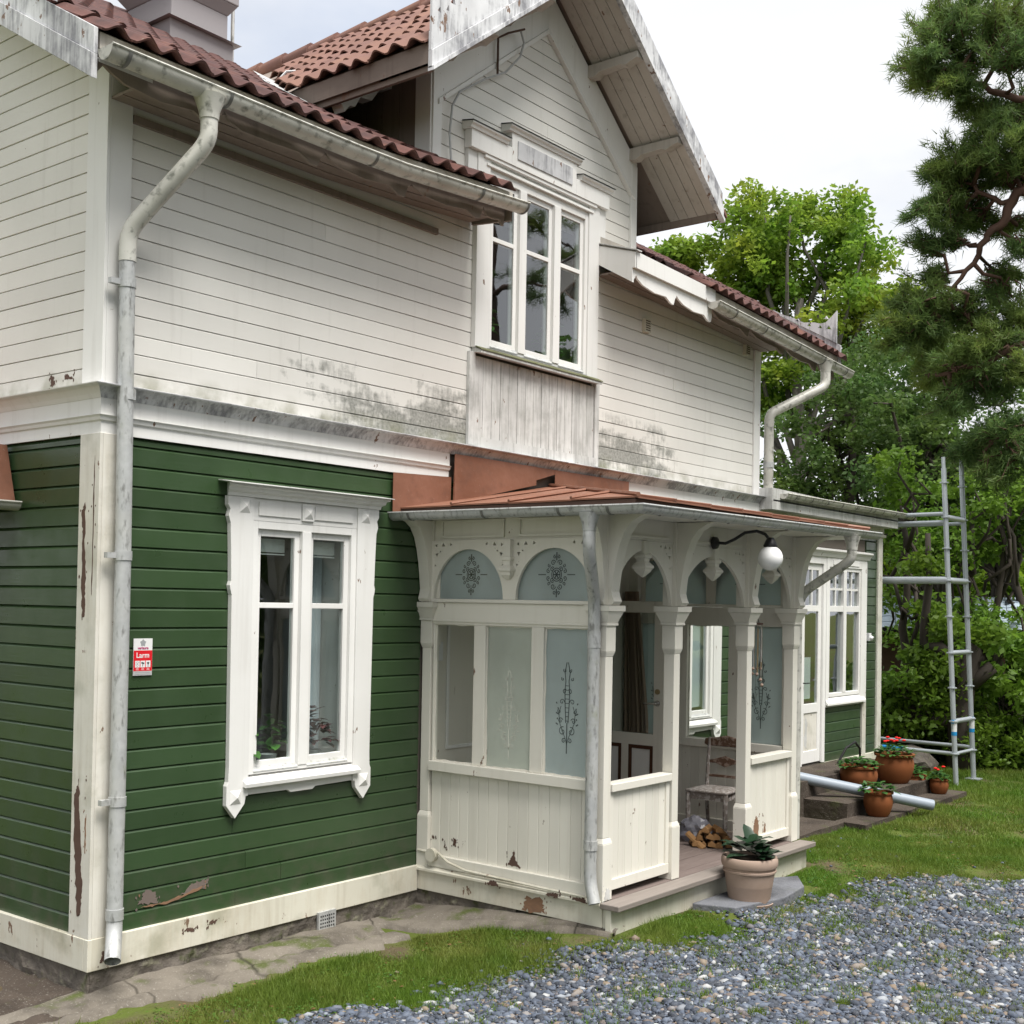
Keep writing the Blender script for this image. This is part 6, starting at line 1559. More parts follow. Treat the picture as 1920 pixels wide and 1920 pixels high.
for k, cx in enumerate((.031, .073, .115)):
    m = MB(); m.box(cx-.018, cx+.018, -.0053, -.0049, .054, .098); pc = m.build('pictogram', SW, sg)
    m = MB()
    if k == 0:
        ring = [(cx-.012, .089), (cx, .093), (cx+.012, .089), (cx+.010, .070), (cx, .060), (cx-.010, .070)]
        for i in range(6):
            a, b = ring[i], ring[(i+1) % 6]; m.tube([(a[0], -.0055, a[1]), (b[0], -.0055, b[1])], .0011, 4)
        m.prism([(cx-.004, .072), (cx+.004, .072), (cx+.004, .082), (cx-.004, .082)], 'y', -.0058, -.0054)
    elif k == 1: m.prism([(cx-.013, .080), (cx+.010, .074), (cx+.013, .084), (cx-.009, .091)], 'y', -.0058, -.0054); m.prism([(cx-.003, .060), (cx+.002, .060), (cx+.002, .078), (cx-.003, .078)], 'y', -.0058, -.0054)
    else: m.prism([(cx-.011, .084), (cx, .067), (cx+.011, .084), (cx, .090)], 'y', -.0058, -.0054); m.prism([(cx-.009, .060), (cx+.009, .060), (cx, .066)], 'y', -.0058, -.0054)
    m.build('symbol', MAT['etch_dark'] if k else SG, pc)
    m = MB(); m.box(cx-.010, cx+.010, -.0053, -.0049, .045, .0475); m.box(cx-.012, cx+.012, -.0053, -.0049, .037, .0395); m.build('caption_line', SW, sg)
m = MB(); m.box(.015, .13, -.0053, -.0049, .019, .0215); m.box(.012, .135, -.0053, -.0049, .008, .0105); m.build('caption_line', SG, sg)

# ================================================================== SCAFFOLD
G = MAT['galv']
MAT['scaf'] = M('scaffold_steel', (.46, .50, .53), .42, .5, .4); G = MAT['scaf']
sc = thing('scaffold', 'galvanised scaffold tower leaning beside the annexe corner', 'scaffold', (0, 0, 0))
p1, p2 = (13.40, -1.06), (14.12, -1.08)
lean = lambda p, z, k: (p[0]-k*.010*z, p[1]+.046*z*k, z)
for p, zt_ in ((p1, 4.62), (p2, 4.72)):
    m = MB(); m.tube([lean(p, -.12, 1), lean(p, zt_-.16, 1)], .036, 12); m.tube([lean(p, zt_-.16, 1), lean(p, zt_, 1)], .027, 12); st = m.build('standard', G, sc, smooth=True)
    for z in (.36, .82, 1.3, 1.8, 2.32, 2.84, 3.3, 3.75, 4.25):
        q = lean(p, z, 1); m = MB(); m.lathe([(.036, -.012), (.062, -.008), (.062, .008), (.036, .012)], q, 14); m.build('rosette', G, st, smooth=True)
    q = lean(p, .62, 1); m = MB(); m.lathe([(.038, 0), (.038, .22)], q, 12); m.build('sticker', MAT['whiteplastic'], st, smooth=True)
    for zz in (.62, .79): q = lean(p, zz, 1); m = MB(); m.lathe([(.039, 0), (.039, .055)], q, 12); m.build('sticker_band', MAT['blue'], st, smooth=True)
q = lean(p2, -.06, 1); m = MB(); m.box(q[0]-.10, q[0]+.10, q[1]-.1, q[1]+.1, -.07, -.055); m.build('base_plate', G, sc)
for z, rd in ((.36, .024), (.82, .035), (1.80, .035), (2.84, .045), (3.75, .04)):
    a, b = lean(p1, z, 1), lean(p2, z, 1); m = MB(); m.tube([a, b], rd, 10); m.build('transom', G, sc, smooth=True)
bks = lambda p, z: (p[0]-.1, p[1]+2.7, z)
for p, z, rd, nm in ((p1, .36, .028, 'ledger'), (p2, .40, .028, 'ledger'), (p1, 2.84, .055, 'beam'), (p1, 3.68, .03, 'ledger'), (p2, 3.70, .028, 'ledger'), (p1, 3.80, .03, 'ledger')):
    a = Vector(lean(p, z, 1)); b = Vector((p[0]+.2, p[1]+2.6, z)); m = MB(); m.tube([a, b], rd, 10); lg = m.build(nm, G, sc, smooth=True)
    if z in (3.80, .36):
        m = MB(); c0 = a.lerp(b, .45 if z > 1 else .3); c1 = a.lerp(b, .58 if z > 1 else .42); c2 = a.lerp(b, .68 if z > 1 else .46)
        m.tube([c0, c1], rd+.003, 10); m.build('sticker', MAT['blue'], lg, smooth=True)
        if z > 1: m = MB(); m.tube([c1, c2], rd+.003, 10); m.build('sticker', MAT['orange'], lg, smooth=True)
m = MB(); m.tube([(9.75, .9, 3.7), (9.75, .9, 4.45)], .035, 10); tag(m.build('scaffold_tube', G, smooth=True), 'short scaffold tube standing behind the annexe roof edge', 'scaffold tube')
m = MB(); m.add([(9.35, .3, 4.02), (9.9, .4, 3.88), (9.9, 1.2, 3.92), (9.3, 1.2, 4.2), (9.35, .3, 3.84), (9.9, .4, 3.82)], [(0, 1, 2, 3), (0, 4, 5, 1)]); tag(m.build('tarpaulin', MAT['tarp']), 'blue-green tarpaulin edge on the annexe roof', 'tarpaulin')

# ================================================================== TREES
def leaf_cloud(centers, radii, n, size, aspect=.55, flat=.0, seed=0):
    """n leaves spread over cluster centres; each leaf a bent diamond (2 triangles)"""
    g = np.random.default_rng(seed); centers = np.asarray(centers); radii = np.asarray(radii)
    w = radii**2; idx = g.choice(len(centers), n, p=w/w.sum())
    dv = g.standard_normal((n, 3)); dv /= np.linalg.norm(dv, axis=1)[:, None]
    rr_ = radii[idx]*g.uniform(0, 1, n)**.45
    P = centers[idx]+dv*rr_[:, None]*np.array([1, 1, .72])
    A = g.standard_normal((n, 3)); A[:, 2] = A[:, 2]*.6-.25; A /= np.linalg.norm(A, axis=1)[:, None]
    B = np.cross(A, g.standard_normal((n, 3))); B /= np.linalg.norm(B, axis=1)[:, None]
    L = size*g.uniform(.6, 1.35, n)[:, None]; W = L*aspect
    V = np.stack([P, P+A*L*.5+B*W*.5, P+A*L, P+A*L*.5-B*W*.5], 1).reshape(-1, 3)
    o = (np.arange(n)*4)[:, None]; F = np.concatenate([np.concatenate([o, o+1, o+2], 1), np.concatenate([o, o+2, o+3], 1)])
    return V, F
def wander(a, b, n, amp, g):
    a, b = np.asarray(a, float), np.asarray(b, float); pts = [a+(b-a)*i/n for i in range(n+1)]
    for i in range(1, n): pts[i] = pts[i]+g.normal(0, amp, 3)
    return [tuple(p) for p in pts]
def tree(label, base, trunk_top, blobs, mat, bark, n_leaves, leaf_size, r0=.16, name='tree', group=None, seed=1, cl_per=14, cl_r=.42, cat='tree', bend=.25, n_limbs=16):
    """blobs: list of (centre, radii xyz) ellipsoids that shape the crown"""
    g = np.random.default_rng(seed); base = np.asarray(base, float)
    t = thing(name, label, cat, tuple(base), 0, group)
    cs, rs = [], []
    for c, rad in blobs:
        c = np.asarray(c, float)-base; rad = np.asarray(rad, float)
        for _ in range(cl_per):
            q = g.standard_normal(3); q /= np.linalg.norm(q); q *= g.uniform(.15, 1)**.5
            cs.append(c+q*rad); rs.append(cl_r*g.uniform(.6, 1.5))
    V, F = leaf_cloud(cs, rs, n_leaves, leaf_size, seed=seed+5)
    link('crown', npmesh('crown', V, F, mat), t)
    m = MB(); tt = np.asarray(trunk_top, float)-base
    path = wander((0, 0, -.2), tt, 6, bend*.35, g); k = len(path)
    m.tube(path, [r0*(1-.62*i/(k-1)) for i in range(k)], 9)
    order = g.permutation(len(cs))[:n_limbs]
    for i in order:
        f = g.uniform(.35, 1.0); j = min(k-2, int(f*(k-1))); p0 = np.asarray(path[j])+(np.asarray(path[j+1])-np.asarray(path[j]))*(f*(k-1)-j)
        lp = wander(p0, cs[i], 5, .12*np.linalg.norm(cs[i]-p0)**.5, g); m.tube(lp, [r0*.36*(1-.8*q/5)+.008 for q in range(6)], 6)
    m.build('trunk', bark, t, smooth='all')
    return t
def on_ground(x, y): return (x, y, float(gz(x, y))-.1)
BG = 'trees behind the annexe'
# bright maple behind the house
tree('tall bright yellow-green maple rising behind the house roof', on_ground(25.34, 6.99), (25.35, 6.96, 10.47),
     [((25.29, 7.10, 11.74), (2.3, 2.3, 1.6)), ((24.49, 8.68, 11.10), (1.5, 1.5, 1.0)), ((25.88, 5.75, 11.24), (1.7, 1.7, 1.3)), ((25.04, 7.60, 12.75), (1.4, 1.4, .8)), ((26.58, 6.65, 12.97), (1.2, 1.2, .7)), ((24.01, 9.54, 11.70), (.7, .7, .45)), ((25.57, 6.46, 9.89), (2.2, 2.2, 1.2)), ((25.77, 8.38, 9.89), (1.4, 1.4, .9)), ((27.06, 5.49, 10.19), (1.3, 1.3, 1.0)), ((25.19, 7.30, 7.97), (1.2, 1.2, .9)), ((26.25, 7.38, 11.00), (1.8, 1.8, 1.2)), ((25.76, 8.40, 11.92), (1.6, 1.6, 1.2)), ((26.60, 6.61, 8.96), (1.6, 1.6, 1.0)), ((25.17, 9.52, 10.50), (1.4, 1.4, .7))],
     MAT['leaf_bright'], MAT['barkpale'], 38000, .165, .26, seed=3, cl_per=15, cl_r=.46, name='maple_tree', group=BG)
tree('dark dense tree right of the house gutter', on_ground(20.25, 3.66), (20.36, 3.41, 6.69),
     [((20.19, 3.80, 6.25), (1.6, 1.6, 1.1)), ((20.52, 3.02, 6.90), (1.3, 1.3, 1.1)), ((19.92, 4.40, 5.58), (1.1, 1.1, .9)), ((20.44, 3.20, 5.34), (1.5, 1.5, 1.0)), ((20.71, 2.51, 5.99), (1.2, 1.2, 1.2)), ((19.84, 4.58, 4.44), (.9, .9, .9)), ((21.12, 4.18, 4.52), (1.3, 1.3, .8))],
     MAT['leaf_dark'], MAT['bark'], 19000, .115, .17, seed=4, cl_per=18, cl_r=.36, group=BG, name='dark_tree')
tree('shadowy tree filling the gap behind the scaffold top', on_ground(19.03, 1.28), (18.98, 1.41, 5.92),
     [((18.93, 1.55, 6.34), (1.2, 1.2, 1.3)), ((19.13, 0.99, 5.20), (1.3, 1.3, 1.1)), ((18.87, 1.71, 4.59), (1.0, 1.0, .8)), ((20.00, 1.51, 7.22), (1.0, 1.0, 1.0)), ((19.33, 0.36, 4.58), (1.2, 1.2, .9))],
     MAT['leaf_dark'], MAT['bark'], 14000, .11, .15, seed=5, cl_per=20, cl_r=.34, group=BG, name='dark_tree')
tree('dark tree at the right picture edge behind the pine', on_ground(21.35, 0.58), (21.32, 0.66, 5.61),
     [((21.32, 0.67, 6.15), (1.4, 1.4, 1.5)), ((21.38, 0.46, 4.42), (1.4, 1.4, 1.1)), ((21.54, -0.10, 5.27), (1.4, 1.4, 1.5)), ((22.14, 1.42, 3.94), (1.0, 1.0, .7))],
     MAT['leaf_dark'], MAT['bark'], 12000, .115, .2, seed=6, cl_per=20, cl_r=.36, group=BG, name='dark_tree')
tree('tall dark tree between the maple and the pine', on_ground(24.47, 3.87), (24.45, 3.92, 7.81),
     [((24.36, 4.15, 8.20), (1.3, 1.3, 1.1)), ((24.58, 3.58, 7.03), (1.5, 1.5, 1.2)), ((24.24, 4.48, 6.80), (1.2, 1.2, 1.0)), ((24.73, 3.14, 8.79), (1.3, 1.3, 1.2)), ((24.96, 2.46, 7.74), (1.5, 1.5, 1.3)), ((24.89, 2.67, 6.24), (1.4, 1.4, 1.0)), ((24.58, 3.56, 5.75), (1.4, 1.4, 0.9))],
     MAT['leaf_dark'], MAT['bark'], 16000, .125, .2, seed=9, cl_per=16, cl_r=.40, group=BG, name='dark_tree')
# sunlit understorey
tree('lime green sapling glowing behind the annexe corner', on_ground(22.60, 3.17), (22.59, 3.19, 4.11),
     [((22.59, 3.18, 3.64), (1.0, 1.0, .9)), ((22.79, 2.65, 2.93), (.9, .9, .8)), ((22.52, 3.38, 2.32), (.8, .8, .8)), ((23.80, 2.78, 4.17), (.9, .9, .7))],
     MAT['leaf_lime'], MAT['bark'], 9000, .15, .07, seed=7, cl_per=12, cl_r=.34, group=BG, name='sapling')
tree('lime green sapling between the scaffold and the right edge', on_ground(25.11, 1.97), (25.10, 1.99, 3.98),
     [((25.11, 1.98, 3.48), (1.3, 1.3, .9)), ((25.24, 1.54, 2.62), (1.2, 1.2, .9)), ((25.01, 2.30, 2.36), (1.0, 1.0, .8))],
     MAT['leaf_lime'], MAT['bark'], 8000, .16, .08, seed=8, cl_per=12, cl_r=.36, group=BG, name='sapling')
for i, (pts_, r0, lab) in enumerate(((((16.18, 0.33, 0.48), (16.01, 0.81, 4.33), (16.07, 0.65, 4.69), (15.92, 1.05, 3.79), (16.05, 0.71, 2.08)), .10, 'slender leaning trunk just right of the annexe corner'), (((17.56, 0.94, 0.44), (17.59, 0.84, 3.88), (17.65, 0.67, 4.26), (17.50, 1.09, 3.31), (17.63, 0.73, 2.07)), .07, 'thin upright trunk between the annexe and the scaffold'),
        (((17.30, 0.15, 0.97), (17.34, 0.00, 4.13), (17.39, -0.16, 4.50), (17.27, 0.25, 3.57), (17.38, -0.10, 2.09)), .10, 'dark trunk right behind the scaffold uprights'), (((18.93, -0.06, 0.91), (18.90, 0.05, 4.33), (18.95, -0.12, 4.72), (18.82, 0.31, 3.74), (18.93, -0.05, 2.08)), .10, 'forked dark trunk near the right picture edge'), (((20.47, 0.02, 0.84), (20.45, 0.08, 4.55), (20.50, -0.10, 4.96), (20.37, 0.35, 3.93), (20.48, -0.03, 2.07)), .12, 'stout dark trunk at the right picture edge'))):
    b, top, k1, k2, k3 = pts_; base = (b[0], b[1], float(gz(b[0], b[1]))-.1)
    tree(lab, base, top, [(k1, (.7, .7, .5)), (k2, (.6, .6, .5)), (k3, (.7, .7, .6))], MAT['leaf_mid'], MAT['bark'], 2600, .12, r0, seed=20+i, cl_per=9, cl_r=.28, bend=.3, n_limbs=9, group='slim trees behind the annexe', name='slim_tree')
# gnarled trunk with cut limbs
gn = thing('gnarled_tree', 'gnarled grey trunk with twisted cut limbs behind the scaffold', 'tree', on_ground(15.39, -0.45))
b0 = Vector(on_ground(15.39, -0.45)); L_ = lambda *p: tuple(Vector(p)-b0)
m = MB(); m.tube([(0, 0, -.2), L_(15.39, -0.47, 0.67), L_(15.42, -0.53, 1.27), L_(15.46, -0.68, 1.86), L_(15.48, -0.74, 1.61)], [.22, .19, .16, .15, .12], 10); m.tube([L_(15.41, -0.51, 1.18), L_(15.37, -0.38, 1.60), L_(15.29, -0.15, 1.81), L_(15.22, 0.06, 1.84), L_(15.22, 0.06, 2.14), L_(15.24, 0.00, 2.78), L_(15.23, 0.02, 3.64)], [.13, .12, .11, .08, .07, .06, .04], 9)
m.tube([L_(15.43, -0.57, 1.23), L_(15.49, -0.76, 1.40), L_(15.54, -0.92, 1.54)], [.14, .12, .10], 9); m.tube([L_(15.37, -0.39, 0.67), L_(15.22, 0.06, 0.65), L_(15.13, 0.29, 0.89)], [.12, .1, .06], 8); m.build('trunk', MAT['bark'], gn, smooth='all')
V, F = leaf_cloud([L_(15.22, 0.05, 3.13), L_(15.31, -0.22, 2.19), L_(15.51, -0.83, 2.04), L_(15.13, 0.30, 1.15), L_(15.18, 0.15, 1.67)], [.4, .35, .4, .4, .3], 1500, .13, seed=33); link('crown', npmesh('crown', V, F, MAT['leaf_mid']), gn)
# shrubs
def bush(label, c, rx, rz, mat, n, size, seed, grp='shrubs at the back of the lawn'):
    base = (c[0], c[1], float(gz(c[0], c[1]))-.05)
    zc = max(c[2], base[2]+rz*.7)
    tree(label, base, (c[0], c[1], zc), [((c[0], c[1], zc), (rx, rx, rz)), ((c[0]+rx*.4, c[1]-rx*.5, zc-rz*.3), (rx*.6, rx*.6, rz*.6))], mat, MAT['bark'], n, size, .035, seed=seed, cl_per=26, cl_r=.26, group=grp, name='shrub', cat='shrub', n_limbs=18)
bush('low dark green shrub at the right edge of the lawn', (16.57, -0.90, 0.24), 1.0, .55, MAT['leaf_mid'], 9000, .10, 40)
bush('leafy shrub right behind the scaffold foot', (15.99, -0.70, 0.27), .7, .45, MAT['leaf_mid'], 6500, .09, 41)
bush('bright green shrub beside the gnarled trunk', (16.54, -0.78, 1.33), 1.1, .7, MAT['leaf_mid'], 8000, .13, 42)
bush('shrub between the annexe corner and the scaffold', (15.17, 0.18, 1.07), .7, .7, MAT['leaf_mid'], 6000, .11, 43)
bush('low shrub behind the flower pots', (16.24, 0.15, 0.09), .5, .4, MAT['leaf_mid'], 4500, .09, 44)
bush('dark shrub close to the annexe corner', (15.50, 0.74, 0.75), .6, .8, MAT['leaf_dark'], 5000, .11, 45)
bush('tall shadowy shrub behind the gnarled trunk', (20.15, 1.08, 1.41), 1.4, 1.2, MAT['leaf_dark'], 9000, .13, 46)
bush('wide dark shrub far behind the lawn at right', (22.41, 0.51, 1.49), 1.8, 1.4, MAT['leaf_dark'], 9000, .14, 47)
bush('dark shrub far behind the annexe corner', (24.48, 3.86, 1.31), 1.6, 1.3, MAT['leaf_dark'], 8000, .14, 48)
# far wood that closes the view
cs, rs = [], []
g = np.random.default_rng(77)
for i in range(170):
    be = R(g.uniform(6.5, 27.5)); D = g.uniform(40, 55); top = np.interp(be, [R(6.5), R(15.5), R(20), R(27.5)], [.145, .08, .066, .06]); cs.append((-4.6+D*math.cos(be), -6.9+D*math.sin(be), 2.4+D*g.uniform(-.015, top))); rs.append(g.uniform(.9, 1.8))
V, F = leaf_cloud(cs, rs, 26000, .34, seed=78)
tag(link('far_wood', npmesh('far_wood', V, F, MAT['leaf_mid'])), 'far-off wood seen between the garden trees', 'wood', kind='stuff')

# pine: limbs reach in from the trunk that stands right of the picture
def needle_cloud(tufts, dirs, n_per, L, seed):
    g = np.random.default_rng(seed); n = len(tufts)*n_per; idx = np.repeat(np.arange(len(tufts)), n_per)
    D = dirs[idx]*.75+g.standard_normal((n, 3))*.55; D /= np.linalg.norm(D, axis=1)[:, None]
    P = tufts[idx]+g.standard_normal((n, 3))*.035
    S = np.cross(D, g.standard_normal((n, 3))); S /= np.linalg.norm(S, axis=1)[:, None]
    l = L*g.uniform(.6, 1.2, n)[:, None]; w = .0075
    V = np.stack([P-S*w, P+S*w, P+D*l], 1).reshape(-1, 3); return V, np.arange(3*n).reshape(-1, 3)
def pine(label, base, top, limbs, seed, tuft_r=.5, tufts_per=95, n_per=26, L=.15, r0=.3, group=None):
    """limbs: list of (start height fraction point, list of path points, list of tuft pads (centre, radius))"""
    g = np.random.default_rng(seed); base = np.asarray(base, float); t = thing('pine_tree', label, 'tree', tuple(base), 0, group)
    m = MB(); m.tube([(0, 0, -.2)]+wander((0, 0, 1), np.asarray(top)-base, 8, .12, g), [r0*(1-.07*i) for i in range(10)], 12)
    T_, Dv = [], []
    for path, pads in limbs:
        pp = [np.asarray(p)-base for p in path]; fine = []; tv = np.asarray(top)-base; pp.insert(0, np.array([0, 0, 1.])+(tv-[0, 0, 1.])*min(1, max(0, (pp[0][2]-1)/(tv[2]-1))))
        for i in range(len(pp)-1):
            for k in range(4): fine.append(tuple(pp[i]+(pp[i+1]-pp[i])*k/4+g.normal(0, .02, 3)))
        fine.append(tuple(pp[-1])); kk = len(fine); m.tube(fine, [.10*(1-.82*i/(kk-1)) for i in range(kk)], 7)
        for c, rad in pads:
            c = np.asarray(c)-base; near = min(fine, key=lambda q: np.linalg.norm(np.asarray(q)-c))
            for _ in range(max(6, int(tufts_per*.17*(rad/tuft_r)))):
                q = g.standard_normal(3); q /= np.linalg.norm(q); q *= (.45+.85*g.uniform(0, 1))*rad; q[2] = q[2]*.5-.02
                e = c+q; s0 = np.asarray(near)*.5+c*.5+g.normal(0, rad*.22, 3)*np.array([1, 1, .5]); tw = [np.asarray(p_) for p_ in wander(s0, e, 4, .05, g)]
                m.tube([tuple(p_) for p_ in tw], [.014, .011, .009, .007, .005], 4)
                for k in range(9):
                    f = (.30+.70*k/8)*4; a_ = min(3, int(f)); p_ = tw[a_]+(tw[a_+1]-tw[a_])*(f-a_); dd = tw[a_+1]-tw[a_]+np.array([0, 0, .03]); T_.append(p_+g.normal(0, .02, 3)); Dv.append(dd/(np.linalg.norm(dd)+1e-6))
            m.tube(wander(near, c, 4, .06, g), [.035, .03, .024, .02, .014], 5)
    V, F = needle_cloud(np.array(T_), np.array(Dv), n_per, L, seed+1); print('pine needles', len(F))
    link('crown', npmesh('crown', V, F, MAT['needle']), t); m.build('trunk', MAT['pinebark'], t, smooth='all'); return t
limbs = [
 ([(13.87, -2.41, 9.13), (13.73, -1.88, 9.67), (13.55, -1.27, 9.99), (13.34, -0.64, 10.39)], [((13.44, -0.92, 10.83), .62), ((14.18, -1.29, 11.24), .6), ((12.92, -0.64, 10.32), .36), ((13.37, -0.72, 10.11), .45), ((13.98, -0.97, 10.53), .5), ((13.19, -1.80, 10.86), .5), ((13.22, -0.30, 10.48), .2), ((13.55, -1.25, 11.32), .6), ((14.02, -1.79, 10.80), .6), ((13.19, -1.81, 10.26), .45), ((13.84, -0.54, 11.40), .4), ((13.60, -0.48, 10.29), .34), ((13.06, -1.05, 9.84), .3), ((13.69, -1.04, 9.78), .25)]),
 ([(13.87, -2.42, 8.53), (13.71, -1.82, 8.84), (13.57, -1.34, 9.05)], [((13.57, -1.34, 9.44), .4), ((14.15, -1.54, 9.66), .4), ((13.34, -1.99, 9.07), .4), ((13.86, -1.25, 9.91), .25), ((14.40, -1.31, 10.03), .4), ((14.25, -1.88, 9.92), .5)]),
 ([(13.85, -2.35, 8.24), (13.71, -1.82, 8.42), (13.64, -1.55, 8.26), (13.47, -1.01, 8.63)], [((13.46, -1.00, 9.17), .36), ((13.40, -0.80, 8.73), .42), ((13.94, -1.16, 9.04), .48), ((13.29, -1.79, 8.80), .42), ((13.51, -0.52, 8.86), .24), ((13.38, -0.73, 8.31), .42), ((13.99, -0.99, 8.54), .45), ((14.12, -1.41, 8.81), .4), ((13.03, -0.66, 8.07), .3), ((13.16, -1.03, 8.84), .35), ((13.31, -1.50, 9.09), .35), ((14.31, -1.73, 8.87), .5), ((14.28, -0.91, 8.23), .4), ((13.80, -0.75, 8.06), .35)]),
 ([(13.85, -2.35, 8.24), (13.70, -1.75, 8.39), (13.64, -1.56, 7.95), (13.58, -1.35, 7.82), (13.55, -1.26, 7.52), (13.45, -0.95, 7.08), (13.33, -0.61, 6.64)], [((13.38, -0.74, 7.80), .3), ((13.28, -0.46, 7.82), .25), ((13.31, -0.54, 6.95), .45), ((13.49, -0.16, 7.04), .3), ((13.23, -0.34, 6.65), .45), ((13.76, -0.62, 6.64), .45), ((13.21, -0.27, 6.34), .35), ((13.72, -0.51, 7.44), .32), ((13.90, -1.04, 7.00), .28), ((14.60, -1.28, 7.43), .36), ((14.21, -0.71, 6.79), .45), ((14.45, -1.47, 8.09), .4), ((14.02, -1.82, 7.54), .4), ((14.26, -1.54, 7.01), .4), ((14.13, -1.12, 6.56), .4), ((13.85, -0.27, 6.37), .4)]),
 ([(13.87, -2.43, 6.80), (13.74, -1.91, 6.24), (13.58, -1.37, 5.97), (13.43, -0.90, 5.84)], [((13.58, -1.37, 6.28), .45), ((14.07, -1.59, 6.65), .4), ((13.45, -0.96, 5.99), .42), ((13.70, -1.78, 5.79), .5), ((13.95, -1.19, 5.58), .48), ((13.72, -0.80, 5.42), .4), ((14.51, -1.32, 6.37), .5), ((14.14, -1.87, 5.85), .55), ((14.32, -1.74, 6.83), .45), ((14.09, -0.35, 6.00), .4)]),
 ([(13.88, -2.44, 5.60), (13.74, -1.92, 5.10), (13.61, -1.45, 4.82)], [((13.67, -1.65, 5.04), .5), ((13.95, -1.20, 4.87), .4), ((13.71, -1.79, 4.43), .5), ((13.87, -1.30, 4.31), .35), ((14.15, -1.88, 4.85), .5), ((14.14, -0.83, 4.76), .4)]),
]
tree_p = (13.97, -2.85, 2.41)
pine('big pine with drooping orange-barked limbs at the right picture edge', (tree_p[0], tree_p[1], float(gz(tree_p[0], tree_p[1]))-.1), (13.91, -2.58, 12.88), limbs, 60, tufts_per=100, n_per=18, tuft_r=.5, L=.14)
# garden behind the viewer, seen mirrored in the window panes
def mirror_pine(label, base, seed):
    g = np.random.default_rng(seed); b = np.asarray(base, float); ls = []
    for i in range(11):
        z = 4+i*.85; a = i*2.4; rl = 3.2-.12*i; e = b+[rl*math.cos(a), rl*math.sin(a), z-.3]; s0 = b+[0, 0, z]
        ls.append(([s0, s0*.5+e*.5+np.array([0, 0, .3]), e], [(e, .75), (s0*.45+e*.55+np.array([0, 0, .25]), .7)]))
    pine(label, base, b+[0, 0, 13.5], ls, seed, tufts_per=32, n_per=16, L=.26, group='garden trees mirrored in the windows')
mirror_pine('pine across the drive, mirrored in the gable window', (15.5, -9.5, -.3), 90)
mirror_pine('second pine across the drive, seen only as a reflection', (10.5, -15.5, -.3), 91)
def mirror_tree(label, base, seed, h=8, r_=2.4):
    b = np.asarray(base, float)
    tree(label, base, tuple(b+[0, 0, h*.6]), [(b+[0, 0, h*.7], (r_, r_, h*.32)), (b+[.8, .5, h*.4], (r_*.8, r_*.8, h*.25)), (b+[-.8, -.6, h*.3], (r_*.8, r_*.8, h*.25))], MAT['leaf_dark'], MAT['bark'], 7000, .3, .2, seed=seed, group='garden trees mirrored in the windows', name='garden_tree')
mirror_tree('dark garden tree across the drive, mirrored in the lower window', (4.5, -19, -.3), 92)
mirror_tree('garden tree far across the drive, seen only mirrored', (22, -17, -.3), 93, 10, 3)
mirror_tree('left garden tree across the drive, seen only mirrored', (-2.5, -22, -.3), 94, 9, 3)

cs, rs = [], []  # tree belt added out of view; it blocks low sky so eaves shade deeper
g = np.random.default_rng(123)
for i in range(260):
    x_ = g.uniform(-22, 34); cs.append((x_, -17.5-4*g.uniform(0, 1)-.012*(x_-5)**2*.3+(6 if x_ > 26 else 0), g.uniform(.3, 9.5+1.5*math.sin(x_*.7)))); rs.append(g.uniform(1.1, 2.0))
V, F = leaf_cloud(cs, rs, 24000, .55, seed=124)
tag(link('garden_screen_wood', npmesh('garden_screen_wood', V, F, MAT['leaf_dark'])), 'belt of garden trees added out of view across the drive to block low sky, mirrored in the panes', 'wood', kind='stuff')

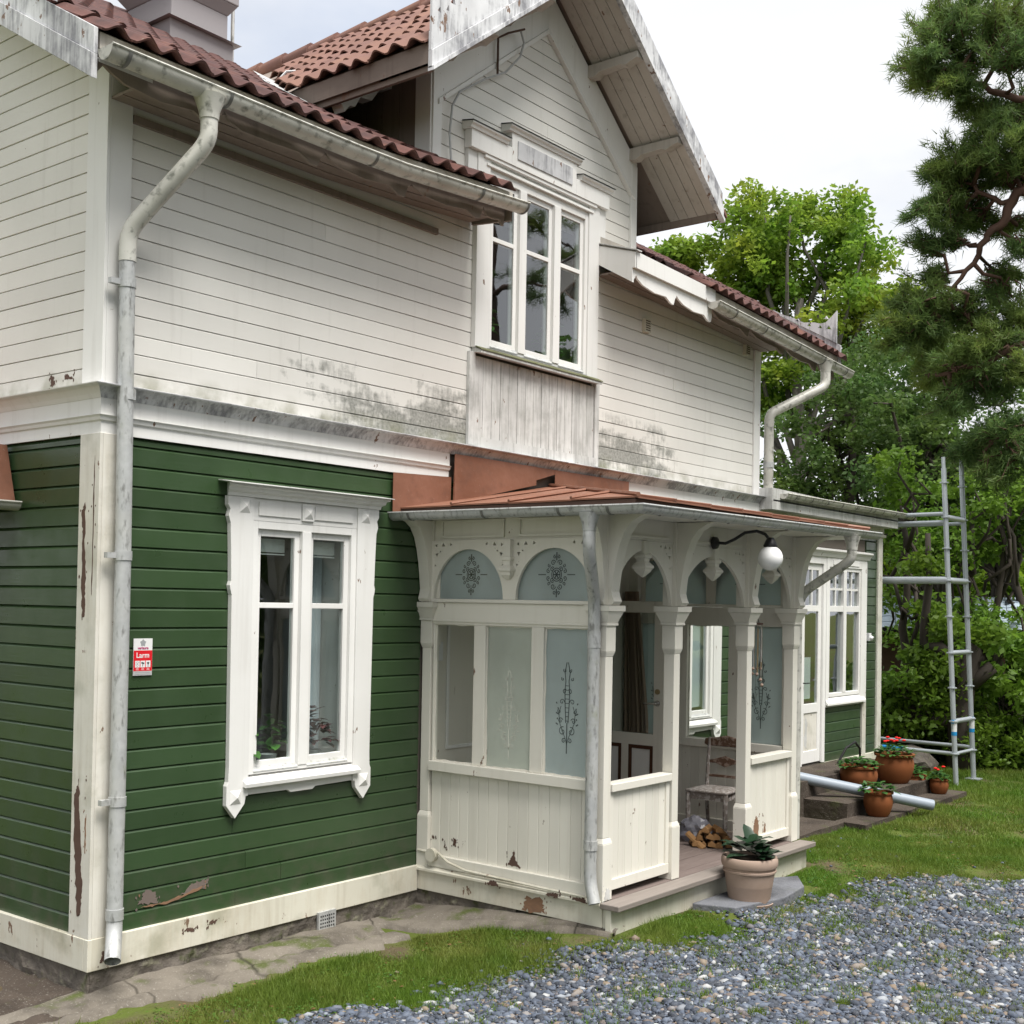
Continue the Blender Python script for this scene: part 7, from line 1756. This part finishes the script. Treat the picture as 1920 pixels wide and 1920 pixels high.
# shed with a tiled roof behind the trees, low fence rail, stone pile
sp = (19.84, 1.98, 2.34); sh = thing('shed', 'small garden shed with pale grey tiled roof among the trees', 'shed', (sp[0], sp[1], 1.42), R(-70)); sh.scale = (1, 1, .55)
m = MB(); m.box(-1.7, 1.7, -1.0, 1.0, -3.2, 1.25); m.build('wall', MAT['bareold'], sh)
MAT['shedtile'] = M('pale_glazed_tile', (.42, .50, .58), .35, .4)
m = MB(); m.prism([(-1.45, 1.15), (0, 2.3), (1.45, 1.15), (1.45, 1.05), (0, 2.2), (-1.45, 1.05)], 'x', -2.0, 2.0); rf = m.build('roof', MAT['black'], sh)
def shed_tile():
    m = MB(); V = []; n = 6
    for k in range(n+1):
        q = k/n; z = .03*math.sin(q*math.pi); V += [(.24*q, 0, z+.02), (.24*q, .30, z), ]
    m.add(V, [(2*k, 2*k+2, 2*k+3, 2*k+1) for k in range(n)]); m.add([(p[0], 0, p[2]-.03) for p in V[::2]]+[p for p in V[::2]], [(k, k+1, n+2+k, n+1+k) for k in range(n)])
    return m.mesh('roof_tile', MAT['shedtile'], True)
STM = shed_tile(); al = math.atan(1.15/1.45)
for i in range(16):
    for k in range(6):
        for s in (-1, 1):
            o = link('roof_tile', STM, rf); yv = 1.45-k*.235; zv = 1.15+k*.235*1.15/1.45+.02
            o.location = ((-2.0+i*.25, -yv, zv) if s < 0 else (2.0-i*.25, yv, zv)); o.rotation_euler = (al, 0, 0 if s < 0 else math.pi)
f0, f1 = (19.33, 0.36, 0.25), (19.70, -0.99, 0.44)
fn = thing('rail_fence', 'low weathered plank fence half hidden at the right edge of the garden', 'fence', (f0[0], f0[1], float(gz(f0[0], f0[1]))))
v_ = Vector((f1[0]-f0[0], f1[1]-f0[1], 0))
for z in (.35, .46):
    m = MB(); m.prism2([(0, 0, z), (0, .03, z), (0, .03, z+.09), (0, 0, z+.09)], [(v_.x, v_.y, z), (v_.x, v_.y+.03, z), (v_.x, v_.y+.03, z+.09), (v_.x, v_.y, z+.09)]); m.build('plank', MAT['nose'], fn)
for q in (.05, .5, .95): m = MB(); m.box(v_.x*q-.05, v_.x*q+.05, v_.y*q+.03, v_.y*q+.12, -.2, .55); m.build('post', MAT['nose'], fn)
rk = (14.65, 0.15, 0.09)
bm = bmesh.new(); bmesh.ops.create_icosphere(bm, subdivisions=3, radius=1)
for v in bm.verts: k = 1+.25*mnoise.noise(v.co*1.7); v.co = Vector((v.co.x*.6*k, v.co.y*.45*k, v.co.z*.28*k))
me = bpy.data.meshes.new('boulder'); bm.to_mesh(me); bm.free(); me.materials.append(MAT['stone']); o = link('boulder', me); o.location = (rk[0], rk[1], float(gz(rk[0], rk[1]))+.1); tag(o, 'dark rock in the shade behind the flower pots', 'rock')
print('objects', len(bpy.data.objects), 'tris', sum(len(o.data.polygons) for o in bpy.data.objects if o.type == 'MESH'))
